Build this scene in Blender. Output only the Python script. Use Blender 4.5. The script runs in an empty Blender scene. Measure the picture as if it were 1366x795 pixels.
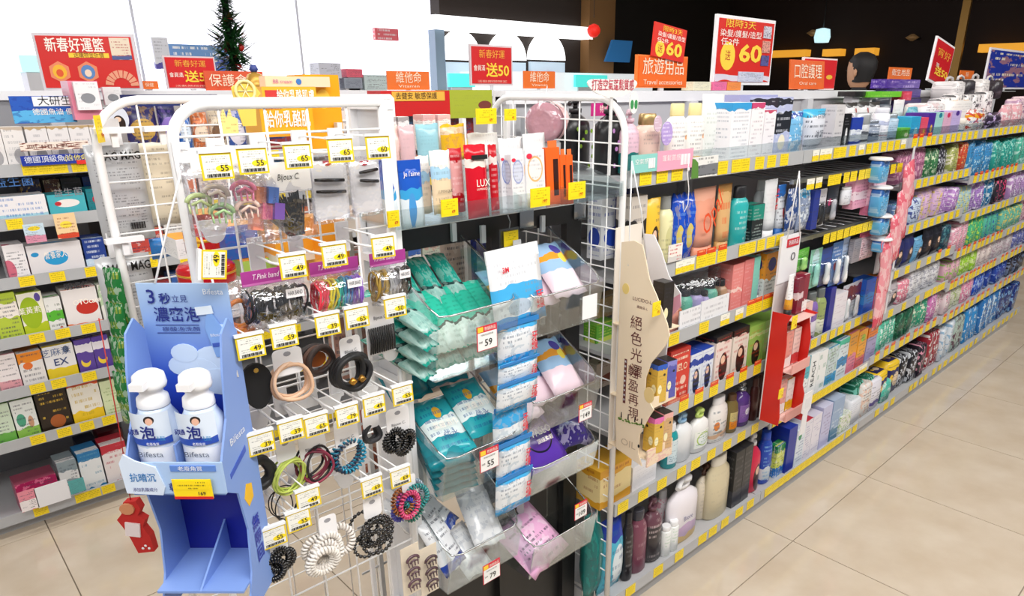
import bpy, math, random
from mathutils import Vector, Matrix
S = bpy.context.scene; COL = S.collection; PI = math.pi
RN = random.Random(7)

# ---------------------------------------------------------------- camera
# principal point / focal length recovered from the three vanishing points
F, CX, CY, H = 930.0, 723.0, 464.0, 1.62
PIT = math.atan(345/930); AZ = math.radians(46.46)
cam = bpy.data.cameras.new('camera'); cam_o = bpy.data.objects.new('camera', cam); COL.objects.link(cam_o)
hv = Vector((math.cos(AZ), math.sin(AZ), 0)); RT = Vector((math.sin(AZ), -math.cos(AZ), 0)); UZ = Vector((0, 0, 1))
FW = hv*math.cos(PIT) - UZ*math.sin(PIT); UP = hv*math.sin(PIT) + UZ*math.cos(PIT)
cam_o.matrix_world = Matrix(((RT.x, UP.x, -FW.x, 0), (RT.y, UP.y, -FW.y, 0), (RT.z, UP.z, -FW.z, H), (0, 0, 0, 1)))
cam.sensor_fit = 'HORIZONTAL'; cam.sensor_width = 36.0; cam.lens = F/1366*36
cam.shift_x = -(CX-683)/1366; cam.shift_y = (CY-397.5)/1366
cam.clip_start = 0.02; cam.clip_end = 100
S.camera = cam_o
S.cycles.transparent_max_bounces = 24
# ---------------------------------------------------------------- world, lights, exposure
W = bpy.data.worlds.new('world'); S.world = W; W.use_nodes = True
W.node_tree.nodes['Background'].inputs[0].default_value = (0.93, 0.96, 1.0, 1)
W.node_tree.nodes['Background'].inputs[1].default_value = 0.3
def area(loc, rot, sx, sy, power, color=(1, .98, .95)):
    l = bpy.data.lights.new('ceiling_and_fill_light', 'AREA'); l.shape = 'RECTANGLE'; l.size = sx; l.size_y = sy
    l.energy = power; l.color = color
    o = bpy.data.objects.new('ceiling_and_fill_light', l); COL.objects.link(o); o.location = loc; o.rotation_euler = rot
area((2.2, -0.7, 3.05), (math.radians(28), 0, 0), 6.5, 0.5, 120)
area((0.3, -0.2, 3.05), (math.radians(22), 0, 0), 2.5, 0.5, 42)
area((1.8, 2.3, 3.05), (0, 0, 0), 6.0, 0.5, 80)
area((6.5, -0.7, 3.05), (math.radians(20), 0, 0), 5.0, 0.5, 60)
area((3.0, 5.2, 3.05), (0, 0, 0), 7.0, 0.6, 90)
area((-2.2, 0.2, 2.7), (math.radians(55), 0, math.radians(-80)), 2.5, 0.8, 45)  # added fill lamp below the ceiling, brightens the cream display's printed wall
S.view_settings.view_transform = 'Standard'; S.view_settings.look = 'None'
S.view_settings.exposure = -0.38; S.view_settings.gamma = 1.0; S.view_settings.use_curve_mapping = False

# ---------------------------------------------------------------- measuring helpers (camera rays -> real points on real planes)
def ray(px, py): return FW + RT*((px-CX)/F) + UP*((CY-py)/F)
CAMP = Vector((0, 0, H))
def P(px, py, ax, c):
    d = ray(px, py); return CAMP + d*((c-CAMP[ax])/d[ax])
def at(px, py, Y): return P(px, py, 1, Y)
def xat(px, Y, Z):
    w = FW*((px-CX)/F) - RT; return -(w[1]*Y + w[2]*(Z-H))/w[0]
def zat(py, x, Y):
    w = FW*((CY-py)/F) - UP; return H - (w[0]*x + w[1]*Y)/w[2]

# ---------------------------------------------------------------- materials
def lin(h):
    h = h.lstrip('#'); v = [int(h[i:i+2], 16)/255 for i in (0, 2, 4)]
    return tuple(((c+.055)/1.055)**2.4 if c > .04045 else c/12.92 for c in v) + (1,)
MC = {}
def M(c, rough=.45, metal=0, emit=0, coat=0, trans=0, noise=0, alpha=1):
    k = (c, rough, metal, emit, coat, trans, noise, alpha)
    if k in MC: return MC[k]
    m = bpy.data.materials.new('mat_' + c.strip('#')); m.use_nodes = True; nt = m.node_tree; b = nt.nodes['Principled BSDF']
    b.inputs['Base Color'].default_value = lin(c); b.inputs['Roughness'].default_value = rough; b.inputs['Metallic'].default_value = metal
    if coat: b.inputs['Coat Weight'].default_value = coat
    if trans: b.inputs['Transmission Weight'].default_value = trans
    if emit: b.inputs['Emission Color'].default_value = lin(c); b.inputs['Emission Strength'].default_value = emit
    if noise:
        n = nt.nodes.new('ShaderNodeTexNoise'); n.inputs['Scale'].default_value = noise
        tc = nt.nodes.new('ShaderNodeTexCoord'); nt.links.new(tc.outputs['Object'], n.inputs['Vector'])
        bp = nt.nodes.new('ShaderNodeBump'); bp.inputs['Strength'].default_value = .5; bp.inputs['Distance'].default_value = .01
        nt.links.new(n.outputs[0], bp.inputs['Height']); nt.links.new(bp.outputs[0], b.inputs['Normal']); bump = bp
    if alpha < 1: # thin clear plastic: see-through with a glossy skin
        gl = nt.nodes.new('ShaderNodeBsdfGlossy'); gl.inputs['Color'].default_value = (.95, .97, 1, 1); gl.inputs['Roughness'].default_value = rough
        out = nt.nodes['Material Output']; tr = nt.nodes.new('ShaderNodeBsdfTransparent'); tr.inputs[0].default_value = lin(c)
        mx = nt.nodes.new('ShaderNodeMixShader'); lw = nt.nodes.new('ShaderNodeLayerWeight'); lw.inputs[0].default_value = .12
        mr = nt.nodes.new('ShaderNodeMapRange'); mr.inputs[3].default_value = alpha; mr.inputs[4].default_value = min(1, alpha+.4)
        nt.links.new(lw.outputs['Fresnel'], mr.inputs[0]); nt.links.new(mr.outputs[0], mx.inputs[0])
        
        if noise: nt.links.new(bump.outputs[0], gl.inputs['Normal'])
        nt.links.new(tr.outputs[0], mx.inputs[1]); nt.links.new(gl.outputs[0], mx.inputs[2]); nt.links.new(mx.outputs[0], out.inputs[0])
    MC[k] = m; return m
def mk_group():
    g = bpy.data.node_groups.new('print', 'ShaderNodeTree'); I = g.interface
    def sock(n, t='NodeSocketFloat', d=0.):
        s = I.new_socket(n, in_out='INPUT', socket_type=t); s.default_value = d
    for n in ('Base', 'Band', 'Band2', 'Circ', 'Circ2', 'Ink'): sock(n, 'NodeSocketColor', (1, 1, 1, 1))
    for n in ('b0', 'b1', 'c0', 'c1', 'cu', 'cv', 'cr', 'ca', 'du', 'dv', 'dr', 'da', 'rows', 'ink', 'seed', 'mott'): sock(n)
    I.new_socket('Color', in_out='OUTPUT', socket_type='NodeSocketColor')
    N = g.nodes; L = g.links; gi = N.new('NodeGroupInput'); go = N.new('NodeGroupOutput')
    def m(op, a, b=None, c=None):
        n = N.new('ShaderNodeMath'); n.operation = op
        for i, x in enumerate((a, b, c)):
            if x is None: continue
            if isinstance(x, (int, float)): n.inputs[i].default_value = x
            else: L.new(x, n.inputs[i])
        return n.outputs[0]
    G = gi.outputs
    uv = N.new('ShaderNodeUVMap'); sp = N.new('ShaderNodeSeparateXYZ'); L.new(uv.outputs[0], sp.inputs[0]); u, v = sp.outputs[0], sp.outputs[1]
    def mix(fac, a, b):
        n = N.new('ShaderNodeMix'); n.data_type = 'RGBA'; L.new(fac, n.inputs[0]); L.new(a, n.inputs[6]); L.new(b, n.inputs[7]); return n.outputs[2]
    def rng(x, a, b): return m('MULTIPLY', m('GREATER_THAN', x, a), m('LESS_THAN', x, b))
    def circ(cu, cv, r, asp):
        du = m('SUBTRACT', u, cu); dv = m('DIVIDE', m('SUBTRACT', v, cv), asp)
        return m('LESS_THAN', m('ADD', m('MULTIPLY', du, du), m('MULTIPLY', dv, dv)), m('MULTIPLY', r, r))
    def noise(x, y, sc, det=1):
        cb = N.new('ShaderNodeCombineXYZ')
        for i, q in enumerate((x, y)):
            if isinstance(q, (int, float)): cb.inputs[i].default_value = q
            else: L.new(q, cb.inputs[i])
        L.new(G['seed'], cb.inputs[2])
        n = N.new('ShaderNodeTexNoise'); n.inputs['Scale'].default_value = sc; n.inputs['Detail'].default_value = det
        L.new(cb.outputs[0], n.inputs['Vector']); return n
    wob = m('MULTIPLY', m('SUBTRACT', noise(u, v, 3).outputs[0], .5), .18)
    vv = m('ADD', v, m('MULTIPLY', wob, m('GREATER_THAN', G['mott'], -.5)))
    c = mix(rng(vv, G['b0'], G['b1']), G['Base'], G['Band'])
    c = mix(rng(vv, G['c0'], G['c1']), c, G['Band2'])
    mt = m('MULTIPLY', m('GREATER_THAN', noise(u, v, 7, 2).outputs[0], .56), m('GREATER_THAN', G['mott'], .01))
    c = mix(m('MULTIPLY', mt, G['mott']), c, G['Circ'])
    c = mix(circ(G['cu'], G['cv'], G['cr'], G['ca']), c, G['Circ'])
    c = mix(circ(G['du'], G['dv'], G['dr'], G['da']), c, G['Circ2'])
    vr = m('MULTIPLY', v, G['rows']); row = m('FLOOR', vr); fr = m('FRACT', vr)
    t1 = m('GREATER_THAN', noise(m('MULTIPLY', u, 20), m('MULTIPLY', row, 3.7), 3, 1).outputs[0], .5)
    t2 = m('GREATER_THAN', noise(m('MULTIPLY', u, .9), m('MULTIPLY', row, 5.3), 1.7, 0).outputs[0], .47)
    txt = m('MULTIPLY', m('MULTIPLY', rng(fr, .25, .7), t1), m('MULTIPLY', t2, m('MULTIPLY', rng(u, .1, .9), rng(v, .06, .94))))
    c = mix(m('MULTIPLY', txt, G['ink']), c, G['Ink'])
    L.new(c, go.inputs[0]); return g
PG = mk_group(); PC = {}
def pk(base, band=None, br=None, band2=None, cr=None, circ=None, cc=None, circ2=None, dc=None, ink='#444455', rows=12, inkf=.75, mott=0, rough=.3, metal=0):
    """printed packaging: base colour, two bands (lo,hi), two discs (u,v,r,aspect), rows of small print"""
    k = (base, band, br, band2, cr, circ, cc, circ2, dc, ink, rows, inkf, mott, rough, metal)
    if k in PC: return PC[k]
    m = bpy.data.materials.new('print_' + base.strip('#')); m.use_nodes = True; nt = m.node_tree; b = nt.nodes['Principled BSDF']
    g = nt.nodes.new('ShaderNodeGroup'); g.node_tree = PG; I = g.inputs
    I['Base'].default_value = lin(base); I['Ink'].default_value = lin(ink)
    I['Band'].default_value = lin(band or base); I['Band2'].default_value = lin(band2 or base)
    I['Circ'].default_value = lin(circ or band or base); I['Circ2'].default_value = lin(circ2 or base)
    br = br or ((.0, .35) if band else (2, 2)); cr = cr or ((.82, 1.2) if band2 else (2, 2))
    I['b0'].default_value, I['b1'].default_value = br; I['c0'].default_value, I['c1'].default_value = cr
    for n, d in (('c', cc), ('d', dc)):
        d = d or (.5, .5, 0, 1)
        for q, x in zip((n+'u', n+'v', n+'r', n+'a'), d): I[q].default_value = x
    I['rows'].default_value = rows; I['ink'].default_value = inkf; I['seed'].default_value = (len(PC) * 3.17) % 50; I['mott'].default_value = mott
    nt.links.new(g.outputs[0], b.inputs['Base Color']); b.inputs['Roughness'].default_value = rough; b.inputs['Metallic'].default_value = metal
    PC[k] = m; return m
def face(base, hair='#2a1a14', skin='#f0c8ac', **k): # a printed portrait: dark hair behind a face
    return pk(base, circ=hair, cc=(.55, .33, .27, 1.1), circ2=skin, dc=(.52, .48, .14, .66), **k)
WHITE = M('#f2f2f4', .35); WIRE = M('#f6f6f6', .3); CLEAR = M('#ffffff', .08, alpha=.06); CLEAR2 = M('#f6fafa', .08, alpha=.12)
CRINK = M('#fdfdff', .1, alpha=.18, noise=60); BLK = M('#1a1a1c', .4); GREY = M('#c8cacc', .5); RAIL = M('#b4b6b9', .3)
STEEL = M('#b8bcc0', .3, .9)

# ---------------------------------------------------------------- mesh builder
class MB:
    def __init__(s): s.v = []; s.f = []; s.m = []; s.sm = []
    def add(s, vs, fs, m=0, smooth=False):
        o = len(s.v); s.v += [tuple(v) for v in vs]
        for f in fs: s.f.append(tuple(i+o for i in f)); s.m.append(m); s.sm.append(smooth)
        return s
    def box(s, x0, x1, y0, y1, z0, z1, m=0, top=None):
        s.add([(x0,y0,z0),(x1,y0,z0),(x1,y1,z0),(x0,y1,z0),(x0,y0,z1),(x1,y0,z1),(x1,y1,z1),(x0,y1,z1)],
              [(0,1,5,4),(1,2,6,5),(2,3,7,6),(3,0,4,7)], m)
        o = len(s.v)-8; s.f += [(o+4,o+5,o+6,o+7),(o+3,o+2,o+1,o)]; s.m += [m if top is None else top]*2; s.sm += [False]*2
        return s
    def lathe(s, prof, seg=20, sx=1, sy=1, cx=0, cy=0, m=0):
        vs = []; fs = []; n = len(prof)
        for r, z in prof:
            for i in range(seg):
                a = 2*PI*i/seg; vs.append((cx+r*sx*math.cos(a), cy+r*sy*math.sin(a), z))
        for j in range(n-1):
            for i in range(seg):
                k = (i+1) % seg; fs.append((j*seg+i, j*seg+k, (j+1)*seg+k, (j+1)*seg+i))
        s.add(vs, fs, m, True); o = len(s.v)-len(vs)
        s.f += [tuple(o+i for i in reversed(range(seg))), tuple(o+(n-1)*seg+i for i in range(seg))]; s.m += [m]*2; s.sm += [False]*2
        return s
    def tube(s, pts, r, seg=6, m=0, closed=False):
        pts = [Vector(p) for p in pts]; n = len(pts); vs = []; fs = []
        nrm = None
        for i, p in enumerate(pts):
            a = pts[i-1] if (i or closed) else p; b = pts[(i+1) % n] if (i < n-1 or closed) else p
            t = (b-a).normalized() if (b-a).length > 1e-9 else UZ
            if nrm is None: nrm = t.orthogonal().normalized()
            nrm = (nrm - t*nrm.dot(t)); nrm = nrm.normalized() if nrm.length > 1e-6 else t.orthogonal().normalized()
            bn = t.cross(nrm)
            rr = r[i] if isinstance(r, (list, tuple)) else r
            for k in range(seg):
                q = 2*PI*k/seg; vs.append(p + nrm*(rr*math.cos(q)) + bn*(rr*math.sin(q)))
        for i in range(n if closed else n-1):
            j = (i+1) % n
            for k in range(seg):
                l = (k+1) % seg; fs.append((i*seg+k, i*seg+l, j*seg+l, j*seg+k))
        s.add(vs, fs, m, True)
        if not closed:
            o = len(s.v)-len(vs); s.f += [tuple(o+k for k in reversed(range(seg))), tuple(o+(n-1)*seg+k for k in range(seg))]; s.m += [m]*2; s.sm += [False]*2
        return s
    def prism(s, out, y0, y1, m=0, side=None, plane='xz', smooth=False):
        n = len(out)
        if plane == 'xz': vs = [(a, y0, b) for a, b in out]+[(a, y1, b) for a, b in out]
        elif plane == 'yz': vs = [(y0, a, b) for a, b in out]+[(y1, a, b) for a, b in out]
        else: vs = [(a, b, y0) for a, b in out]+[(a, b, y1) for a, b in out]
        s.add(vs, [tuple(range(n)), tuple(reversed(range(n, 2*n)))], m)
        o = len(s.v)-2*n
        for i in range(n):
            j = (i+1) % n; s.f.append((o+i, o+n+i, o+n+j, o+j)); s.m.append(m if side is None else side); s.sm.append(smooth)
        return s
    def pillow(s, w, d, h, nx=6, nz=8, seal=.06, z0=0, crink=.0, flat=.0, m=0, taper=1.0, seed=0):
        rr = random.Random(seed); vs = []; fs = []
        for sd in (-1, 1):
            for j in range(nz+1):
                for i in range(nx+1):
                    u = i/nx; v = j/nz
                    a = max(0, 1-abs(2*u-1)**3); vv = (v-seal)/(1-2*seal); b = max(0, 1-abs(2*min(1, max(0, vv))-1)**4)
                    t = d/2*(a**.6)*(b**.7); wv = 1-(1-taper)*(1-v)
                    t += crink*rr.uniform(-1, 1)*(1 if 0 < i < nx and 0 < j < nz else .1)
                    dz = 0 if 0 < j < nz else crink*1.2*rr.uniform(-1, 1)
                    vs.append(((u-.5)*w*wv, sd*max(t, .0008), z0+v*h+dz))
        q = (nx+1)*(nz+1)
        for j in range(nz):
            for i in range(nx):
                a = j*(nx+1)+i; f = (a, a+1, a+nx+2, a+nx+1); fs.append(f); fs.append(tuple(x+q for x in reversed(f)))
        ring = [i for i in range(nx+1)]+[j*(nx+1)+nx for j in range(1, nz+1)]+[nz*(nx+1)+i for i in range(nx-1, -1, -1)]+[j*(nx+1) for j in range(nz-1, 0, -1)]
        for k in range(len(ring)):
            a, b = ring[k], ring[(k+1) % len(ring)]; fs.append((b, a, a+q, b+q))
        return s.add(vs, fs, m, True)
    def mesh(s, name, mats):
        me = bpy.data.meshes.new(name); me.from_pydata(s.v, [], s.f)
        for m in mats: me.materials.append(m)
        me.polygons.foreach_set('material_index', s.m); me.polygons.foreach_set('use_smooth', s.sm)
        xs = [v[0] for v in s.v]; ys = [v[1] for v in s.v]; zs = [v[2] for v in s.v]
        x0, y0, z0 = min(xs), min(ys), min(zs); dx = max(max(xs)-x0, 1e-6); dy = max(max(ys)-y0, 1e-6); dz = max(max(zs)-z0, 1e-6)
        uv = me.uv_layers.new(name='UVMap').data; side = dx < .012 and dy > dx
        for p in me.polygons:
            nx = abs(p.normal.x) > .9 and not p.use_smooth
            for li in p.loop_indices:
                c = me.vertices[me.loops[li].vertex_index].co
                uv[li].uv = (((c.y-y0)/dy if (nx or side) else (c.x-x0)/dx), (c.z-z0)/dz if dz > .004 else (c.y-y0)/dy)
        return me
    def build(s, name, mats, parent=None, loc=(0, 0, 0), rot=(0, 0, 0)):
        if not isinstance(mats, (list, tuple)): mats = [mats]
        return put(name, s.mesh(name, mats), parent, loc, rot)
CH = {}
def put(name, me, parent=None, loc=(0, 0, 0), rot=(0, 0, 0), sc=None):
    o = bpy.data.objects.new(name, me); COL.objects.link(o); o.location = loc; o.rotation_euler = rot
    if sc: o.scale = sc
    if parent: o.parent = parent; CH.setdefault(parent.as_pointer(), []).append(o)
    return o
ALL = []
def thing(o, label, cat, group=None):
    o['label'] = label; o['category'] = cat
    if group: o['group'] = group
    ALL.append(o); return o
def empty(name, loc, rz=0, label=None, cat=None, group=None):
    o = bpy.data.objects.new(name, None); o.empty_display_size = .02; COL.objects.link(o); o.location = loc; o.rotation_euler = (0, 0, rz)
    if label: thing(o, label, cat, group)
    return o
def struct(o): o['kind'] = 'structure'; return o
def copy_tree(o, parent=None):
    c = o.copy(); COL.objects.link(c)
    if parent: c.parent = parent; CH.setdefault(parent.as_pointer(), []).append(c)
    for ch in CH.get(o.as_pointer(), []): copy_tree(ch, c)
    return c
TC = {}
def text(s, size, mat, parent, loc, rot=(0, 0, 0), width=None, name='lettering', align='CENTER', shear=0, vert=False, thick=.0004, bold=0):
    """a real text mesh standing in the XZ plane, facing -Y; size = height in metres"""
    k = (s, align, shear, vert, bold)
    if k not in TC:
        c = bpy.data.curves.new('t', 'FONT'); c.body = '\n'.join(s) if vert else s; c.align_x = align; c.align_y = 'CENTER'
        c.resolution_u = 2; c.shear = shear; c.offset = bold
        if vert: c.space_line = .9
        o = bpy.data.objects.new('t', c); COL.objects.link(o); dg = bpy.context.evaluated_depsgraph_get()
        me = bpy.data.meshes.new_from_object(o.evaluated_get(dg)); bpy.data.objects.remove(o)
        for v in me.vertices: v.co = (v.co.x, 0, v.co.y)
        xs = [v.co.x for v in me.vertices]; TC[k] = (me, max(xs)-min(xs))
    me, w = TC[k]; me = me.copy() if me.materials else me
    me.materials.clear(); me.materials.append(mat)
    sx = size*1.3 if width is None else width/w
    return put(name, me, parent, loc, rot, (sx, 1, size*1.3))
ORD = ['', 'leftmost', 'second from left', 'third from left', 'fourth from left', 'fifth from left', 'sixth from left', 'seventh from left', 'eighth from left', 'ninth from left', 'tenth from left', 'eleventh from left', 'twelfth from left']
NUM = ['', 'one', 'two', 'three', 'four', 'five', 'six', 'seven', 'eight', 'nine', 'ten', 'eleven', 'twelve', 'thirteen', 'fourteen']

# ---------------------------------------------------------------- product kinds: all centred in x, front face at y=0, standing on z=0
def carton(w, d, h, mat, top=None, **k):
    b = MB().box(-w/2, w/2, 0, d, 0, h, 0, 1)
    o = b.build('carton', [mat, top or mat])
    e = min(w, h)*.0+.0006
    MB().box(-w/2+.001, w/2-.001, .001, d*.5, h, h+e).build('lid_flap', top or mat, o)
    return o
def prof(style, h):
    if style == 'pump': return [(.8,0),(1,.03),(1,.55),(.93,.66),(.6,.74),(.32,.78),(.32,.80)]
    if style == 'flip': return [(.85,0),(1,.03),(1,.6),(.9,.75),(.6,.84),(.6,.85)]
    if style == 'slim': return [(.9,0),(1,.02),(1,.68),(.85,.76),(.62,.80),(.62,.81)]
    if style == 'can': return [(.92,0),(1,.02),(1,.80),(.8,.85)]
    if style == 'jar': return [(.9,0),(1,.08),(1,.62),(.96,.66)]
    return [(.9,0),(1,.03),(1,.7),(.5,.82),(.5,.84)]
def bottle(w, d, h, mat, cap=None, style='slim', label=None, tag=None, **k):
    cap = cap or WHITE; p = [(r, z*h) for r, z in prof(style, h)]
    cy = d/2; b = MB().lathe(p, 18, w/2, d/2, 0, cy); o = b.build('bottle', mat); zt = p[-1][1]; c = MB()
    R = w/2*p[-1][0]; Rd = d/2*p[-1][0]
    if style == 'pump':
        c.lathe([(w*.2, zt), (w*.2, zt+h*.06)], 12, 1, min(1, d/w*1.2), 0, cy)
        c.lathe([(w*.07, zt+h*.06), (w*.07, zt+h*.13)], 8, 1, 1, 0, cy)
        c.lathe([(w*.16, zt+h*.125), (w*.17, zt+h*.17), (w*.1, h)], 10, 1, 1, 0, cy)
        c.tube([(0, cy, h*.965), (-w*.3, cy-w*.12, h*.95), (-w*.42, cy-w*.17, h*.92)], w*.06, 6)
        c.build('pump_head', cap, o)
    elif style == 'can':
        c.lathe([(w*.40, zt), (w*.42, zt+.004), (w*.42, h*.97), (w*.38, h)], 16, 1, d/w, 0, cy); c.build('cap', cap, o)
    elif style == 'jar':
        c.lathe([(w*.5, zt), (w*.52, zt+.003), (w*.52, h*.97), (w*.48, h)], 18, 1, d/w, 0, cy); c.build('lid', cap, o)
    else:
        c.lathe([(R*1.02, zt), (R*1.06, zt+.002), (R*1.0, h*.985), (R*.9, h)], 14, 1, Rd/max(R, 1e-6), 0, cy); c.build('cap', cap, o)
    if label:
        z0, z1 = .12*h, p[2][1]*.95; vs = []; n = 10
        for z in (z0, z1):
            for i in range(n+1):
                a = -PI/2 + (i/n-.5)*1.9; vs.append((w/2*1.02*math.cos(a), cy+d/2*1.02*math.sin(a), z))
        MB().add(vs, [(i, i+1, n+2+i, n+1+i) for i in range(n)], 0, True).build('label', label, o)
    return o
def pouch(w, d, h, mat, header=None, hole=False, crink=.0015, taper=1., **k):
    b = MB().pillow(w, d, h, seal=.07, crink=crink, taper=taper, seed=int(w*9999+h*777)); o = b.build('pouch', mat)
    for v in o.data.vertices: v.co.y += d/2
    if header: MB().box(-w/2, w/2, d/2-.002, d/2+.002, h*.9, h*1.08).build('header_card', header, o)
    return o
def pads(w, d, h, mat, **k): # plump wrapped pack, rounded block with folded ends
    vs = []; n = 16; lv = [(0, .80), (.06, .95), (.5, 1.0), (.94, .95), (1, .80)]; fs = []
    for z, s in lv:
        for i in range(n):
            a = 2*PI*i/n+PI/n; ca, sa = math.cos(a), math.sin(a); e = .35
            vs.append((w/2*s*math.copysign(abs(ca)**e, ca), d/2+d/2*s*math.copysign(abs(sa)**e, sa), z*h))
    for j in range(4):
        for i in range(n): fs.append((j*n+i, j*n+(i+1) % n, (j+1)*n+(i+1) % n, (j+1)*n+i))
    fs += [tuple(reversed(range(n))), tuple(range(4*n, 5*n))]
    o = MB().add(vs, fs, 0, True).build('wrapped_pack', mat)
    MB().box(-w*.3, w*.3, d*.12, d*.5, h, h+.002).build('seam_flap', mat, o); return o
def tubep(w, d, h, mat, cap=None, **k): # squeeze tube standing on its cap, crimped top
    vs = []; fs = []; n = 14
    for t in (.14, .3, .5, .7, .9, .97, 1.0):
        q = (t-.14)/.86; sx = .8+.2*q; sy = max(.02, 1-q**1.5)
        for i in range(n): a = 2*PI*i/n; vs.append((w/2*sx*math.cos(a), d/2+d/2*.8*sy*math.sin(a), h*t))
    for j in range(6):
        for i in range(n): fs.append((j*n+i, j*n+(i+1) % n, (j+1)*n+(i+1) % n, (j+1)*n+i))
    fs += [tuple(reversed(range(n))), tuple(range(6*n, 7*n))]
    o = MB().add(vs, fs, 0, True).build('squeeze_tube', mat)
    MB().lathe([(.82, 0), (.85, .01*h), (.8, .14*h)], 14, w/2, d/2*.85, 0, d/2).build('cap', cap or WHITE, o); return o
def card(w, d, h, mat, item=None, **k): # hanging card with a clear blister over the article
    o = MB().box(-w/2, w/2, d-.0015, d, 0, h).build('backing_card', mat)
    bw = w*.34
    MB().pillow(w*.86, d*1.6, h*.62, 4, 6, .02, h*.05).build('blister', CLEAR2, o, (0, d*.95, 0))
    MB().lathe([(bw*.5, 0), (bw*.7, h*.1), (bw*.5, h*.3), (bw*.55, h*.5), (bw*.3, h*.56)], 10, 1, min(1, d/bw/1.6), 0, 0).build('article', item or WHITE, o, (0, d*.5, h*.06))
    return o
KIND = dict(carton=carton, bottle=bottle, pouch=pouch, pads=pads, tube=tubep, card=card)
NAMES = {'carton': 'boxed_product', 'bottle': 'bottle', 'pouch': 'pouch_pack', 'pads': 'wrapped_pack', 'tube': 'squeeze_tube', 'card': 'carded_product'}
CATS = {'carton': 'box', 'bottle': 'bottle', 'pouch': 'pouch', 'pads': 'packet', 'tube': 'tube', 'card': 'card pack'}
RAILZ = {'left far shelving': (.345, .545, .735, .95, 1.155, 1.335), 'nearest right bay': (.437, .68, .917, 1.13, 1.39), 'second right bay': (.412, .67, 1.39)}
def row(where, zs, Y, items, hang=False):
    """items on one shelf, measured in the photograph at mid-height; facings are copied one by one"""
    plan = []
    for it in items:
        pl, pr, pt, kind, desc, kw = it[:6]; n = it[6] if len(it) > 6 else 1; dy = it[7] if len(it) > 7 else 0
        y = Y+dy; kw = dict(kw); pb = kw.pop('pb', None)
        z0 = zs; xg = xat((pl+pr)/2, y, zs+.08)
        for _ in range(3):
            zt = zat(pt, xg, y)
            if pb: z0 = zat(pb, xg, y)
            zm = (zt+z0)/2; xl = xat(pl, y, zm); xr = xat(pr, y, zm); xg = (xl+xr)/2
        w = (xr-xl)/n; h = max(zt-z0, .02)
        if not pb: h = min([h]+[rz_+.005-z0 for rz_ in RAILZ.get(where.split(', ')[-1], ()) if rz_ > z0+.02])
        d = kw.pop('d', None) or min(.12, max(.02, w*.75)); lean = kw.pop('lean', 0)
        plan.append((kind, desc, kw, w*.97, d, h, xl, w, y, z0, n, lean))
    place(where, plan)
def place(where, plan):
    tot = {}; seen = {}
    for p in plan: tot[p[1]] = tot.get(p[1], 0) + p[10]
    for kind, desc, kw, w, d, h, xl, wf, y, z0, n, lean in sorted(plan, key=lambda p: p[6]):
        kw = dict(kw); nm = kw.pop('name', NAMES[kind]); ct = kw.pop('cat', CATS[kind]); T = tot[desc]
        o = KIND[kind](w, d, h, **kw); base = nm
        for i in range(n):
            c = o if i == 0 else copy_tree(o)
            c.name = base; c.location = (xl+wf*(i+.5), y, z0+.0005); c.rotation_euler = (lean, 0, RN.uniform(-.03, .03) if w > .03 else 0)
            if kind == 'pads' and n > 1 and not lean: c.rotation_euler = (RN.uniform(-.06, .03), RN.uniform(-.05, .05), RN.uniform(-.14, .14)); c.scale = (RN.uniform(.9, 1), RN.uniform(.9, 1.05), RN.uniform(.84, 1.03)); c.location.z += .003; c.location.y += RN.uniform(0, .02)
            seen[desc] = seen.get(desc, 0)+1
            lab = f"{desc}, {where}" if T == 1 else (f"{ORD[min(seen[desc], 12)].replace(' from left', '')} {desc}, {where}" if T < 3 else f"{ORD[min(seen[desc], 12)]} {desc}, {where}")
            thing(c, lab, ct, f"{desc}, {where}" if T > 1 else None)
# ================================================================ SETTING
def tile_mat():
    m = bpy.data.materials.new('floor_tile'); m.use_nodes = True; nt = m.node_tree; b = nt.nodes['Principled BSDF']
    tc = nt.nodes.new('ShaderNodeTexCoord'); n = nt.nodes.new('ShaderNodeTexNoise'); n.inputs['Scale'].default_value = 5; n.inputs['Detail'].default_value = 6
    r = nt.nodes.new('ShaderNodeValToRGB'); r.color_ramp.elements[0].color = lin('#cdbca6'); r.color_ramp.elements[1].color = lin('#dccfbd')
    r.color_ramp.elements[0].position = .3; r.color_ramp.elements[1].position = .7
    nt.links.new(tc.outputs['Object'], n.inputs['Vector']); nt.links.new(n.outputs[0], r.inputs[0]); nt.links.new(r.outputs[0], b.inputs['Base Color'])
    b.inputs['Roughness'].default_value = .14; b.inputs['Coat Weight'].default_value = .3; b.inputs['Coat Roughness'].default_value = .08
    return m
fl = struct(MB().box(-4, 14, -4, 12, -.06, -.004).build('floor', M('#8d8072', .7)))
TS = .682; tm = MB().prism([(.002, .002), (TS-.002, .002), (TS-.002, TS-.002), (.002, TS-.002)], -.004, 0, 0, plane='xy').mesh('tile', [tile_mat()])
for i in range(-4, 9):
    for j in range(-5, 5):
        put('tile', tm, fl, (2.24+TS*i, .965+TS*j, 0))
struct(MB().box(-4, 14, -4, 12, 3.2, 3.25).build('ceiling', M('#e8e8e8', .8)))
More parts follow.
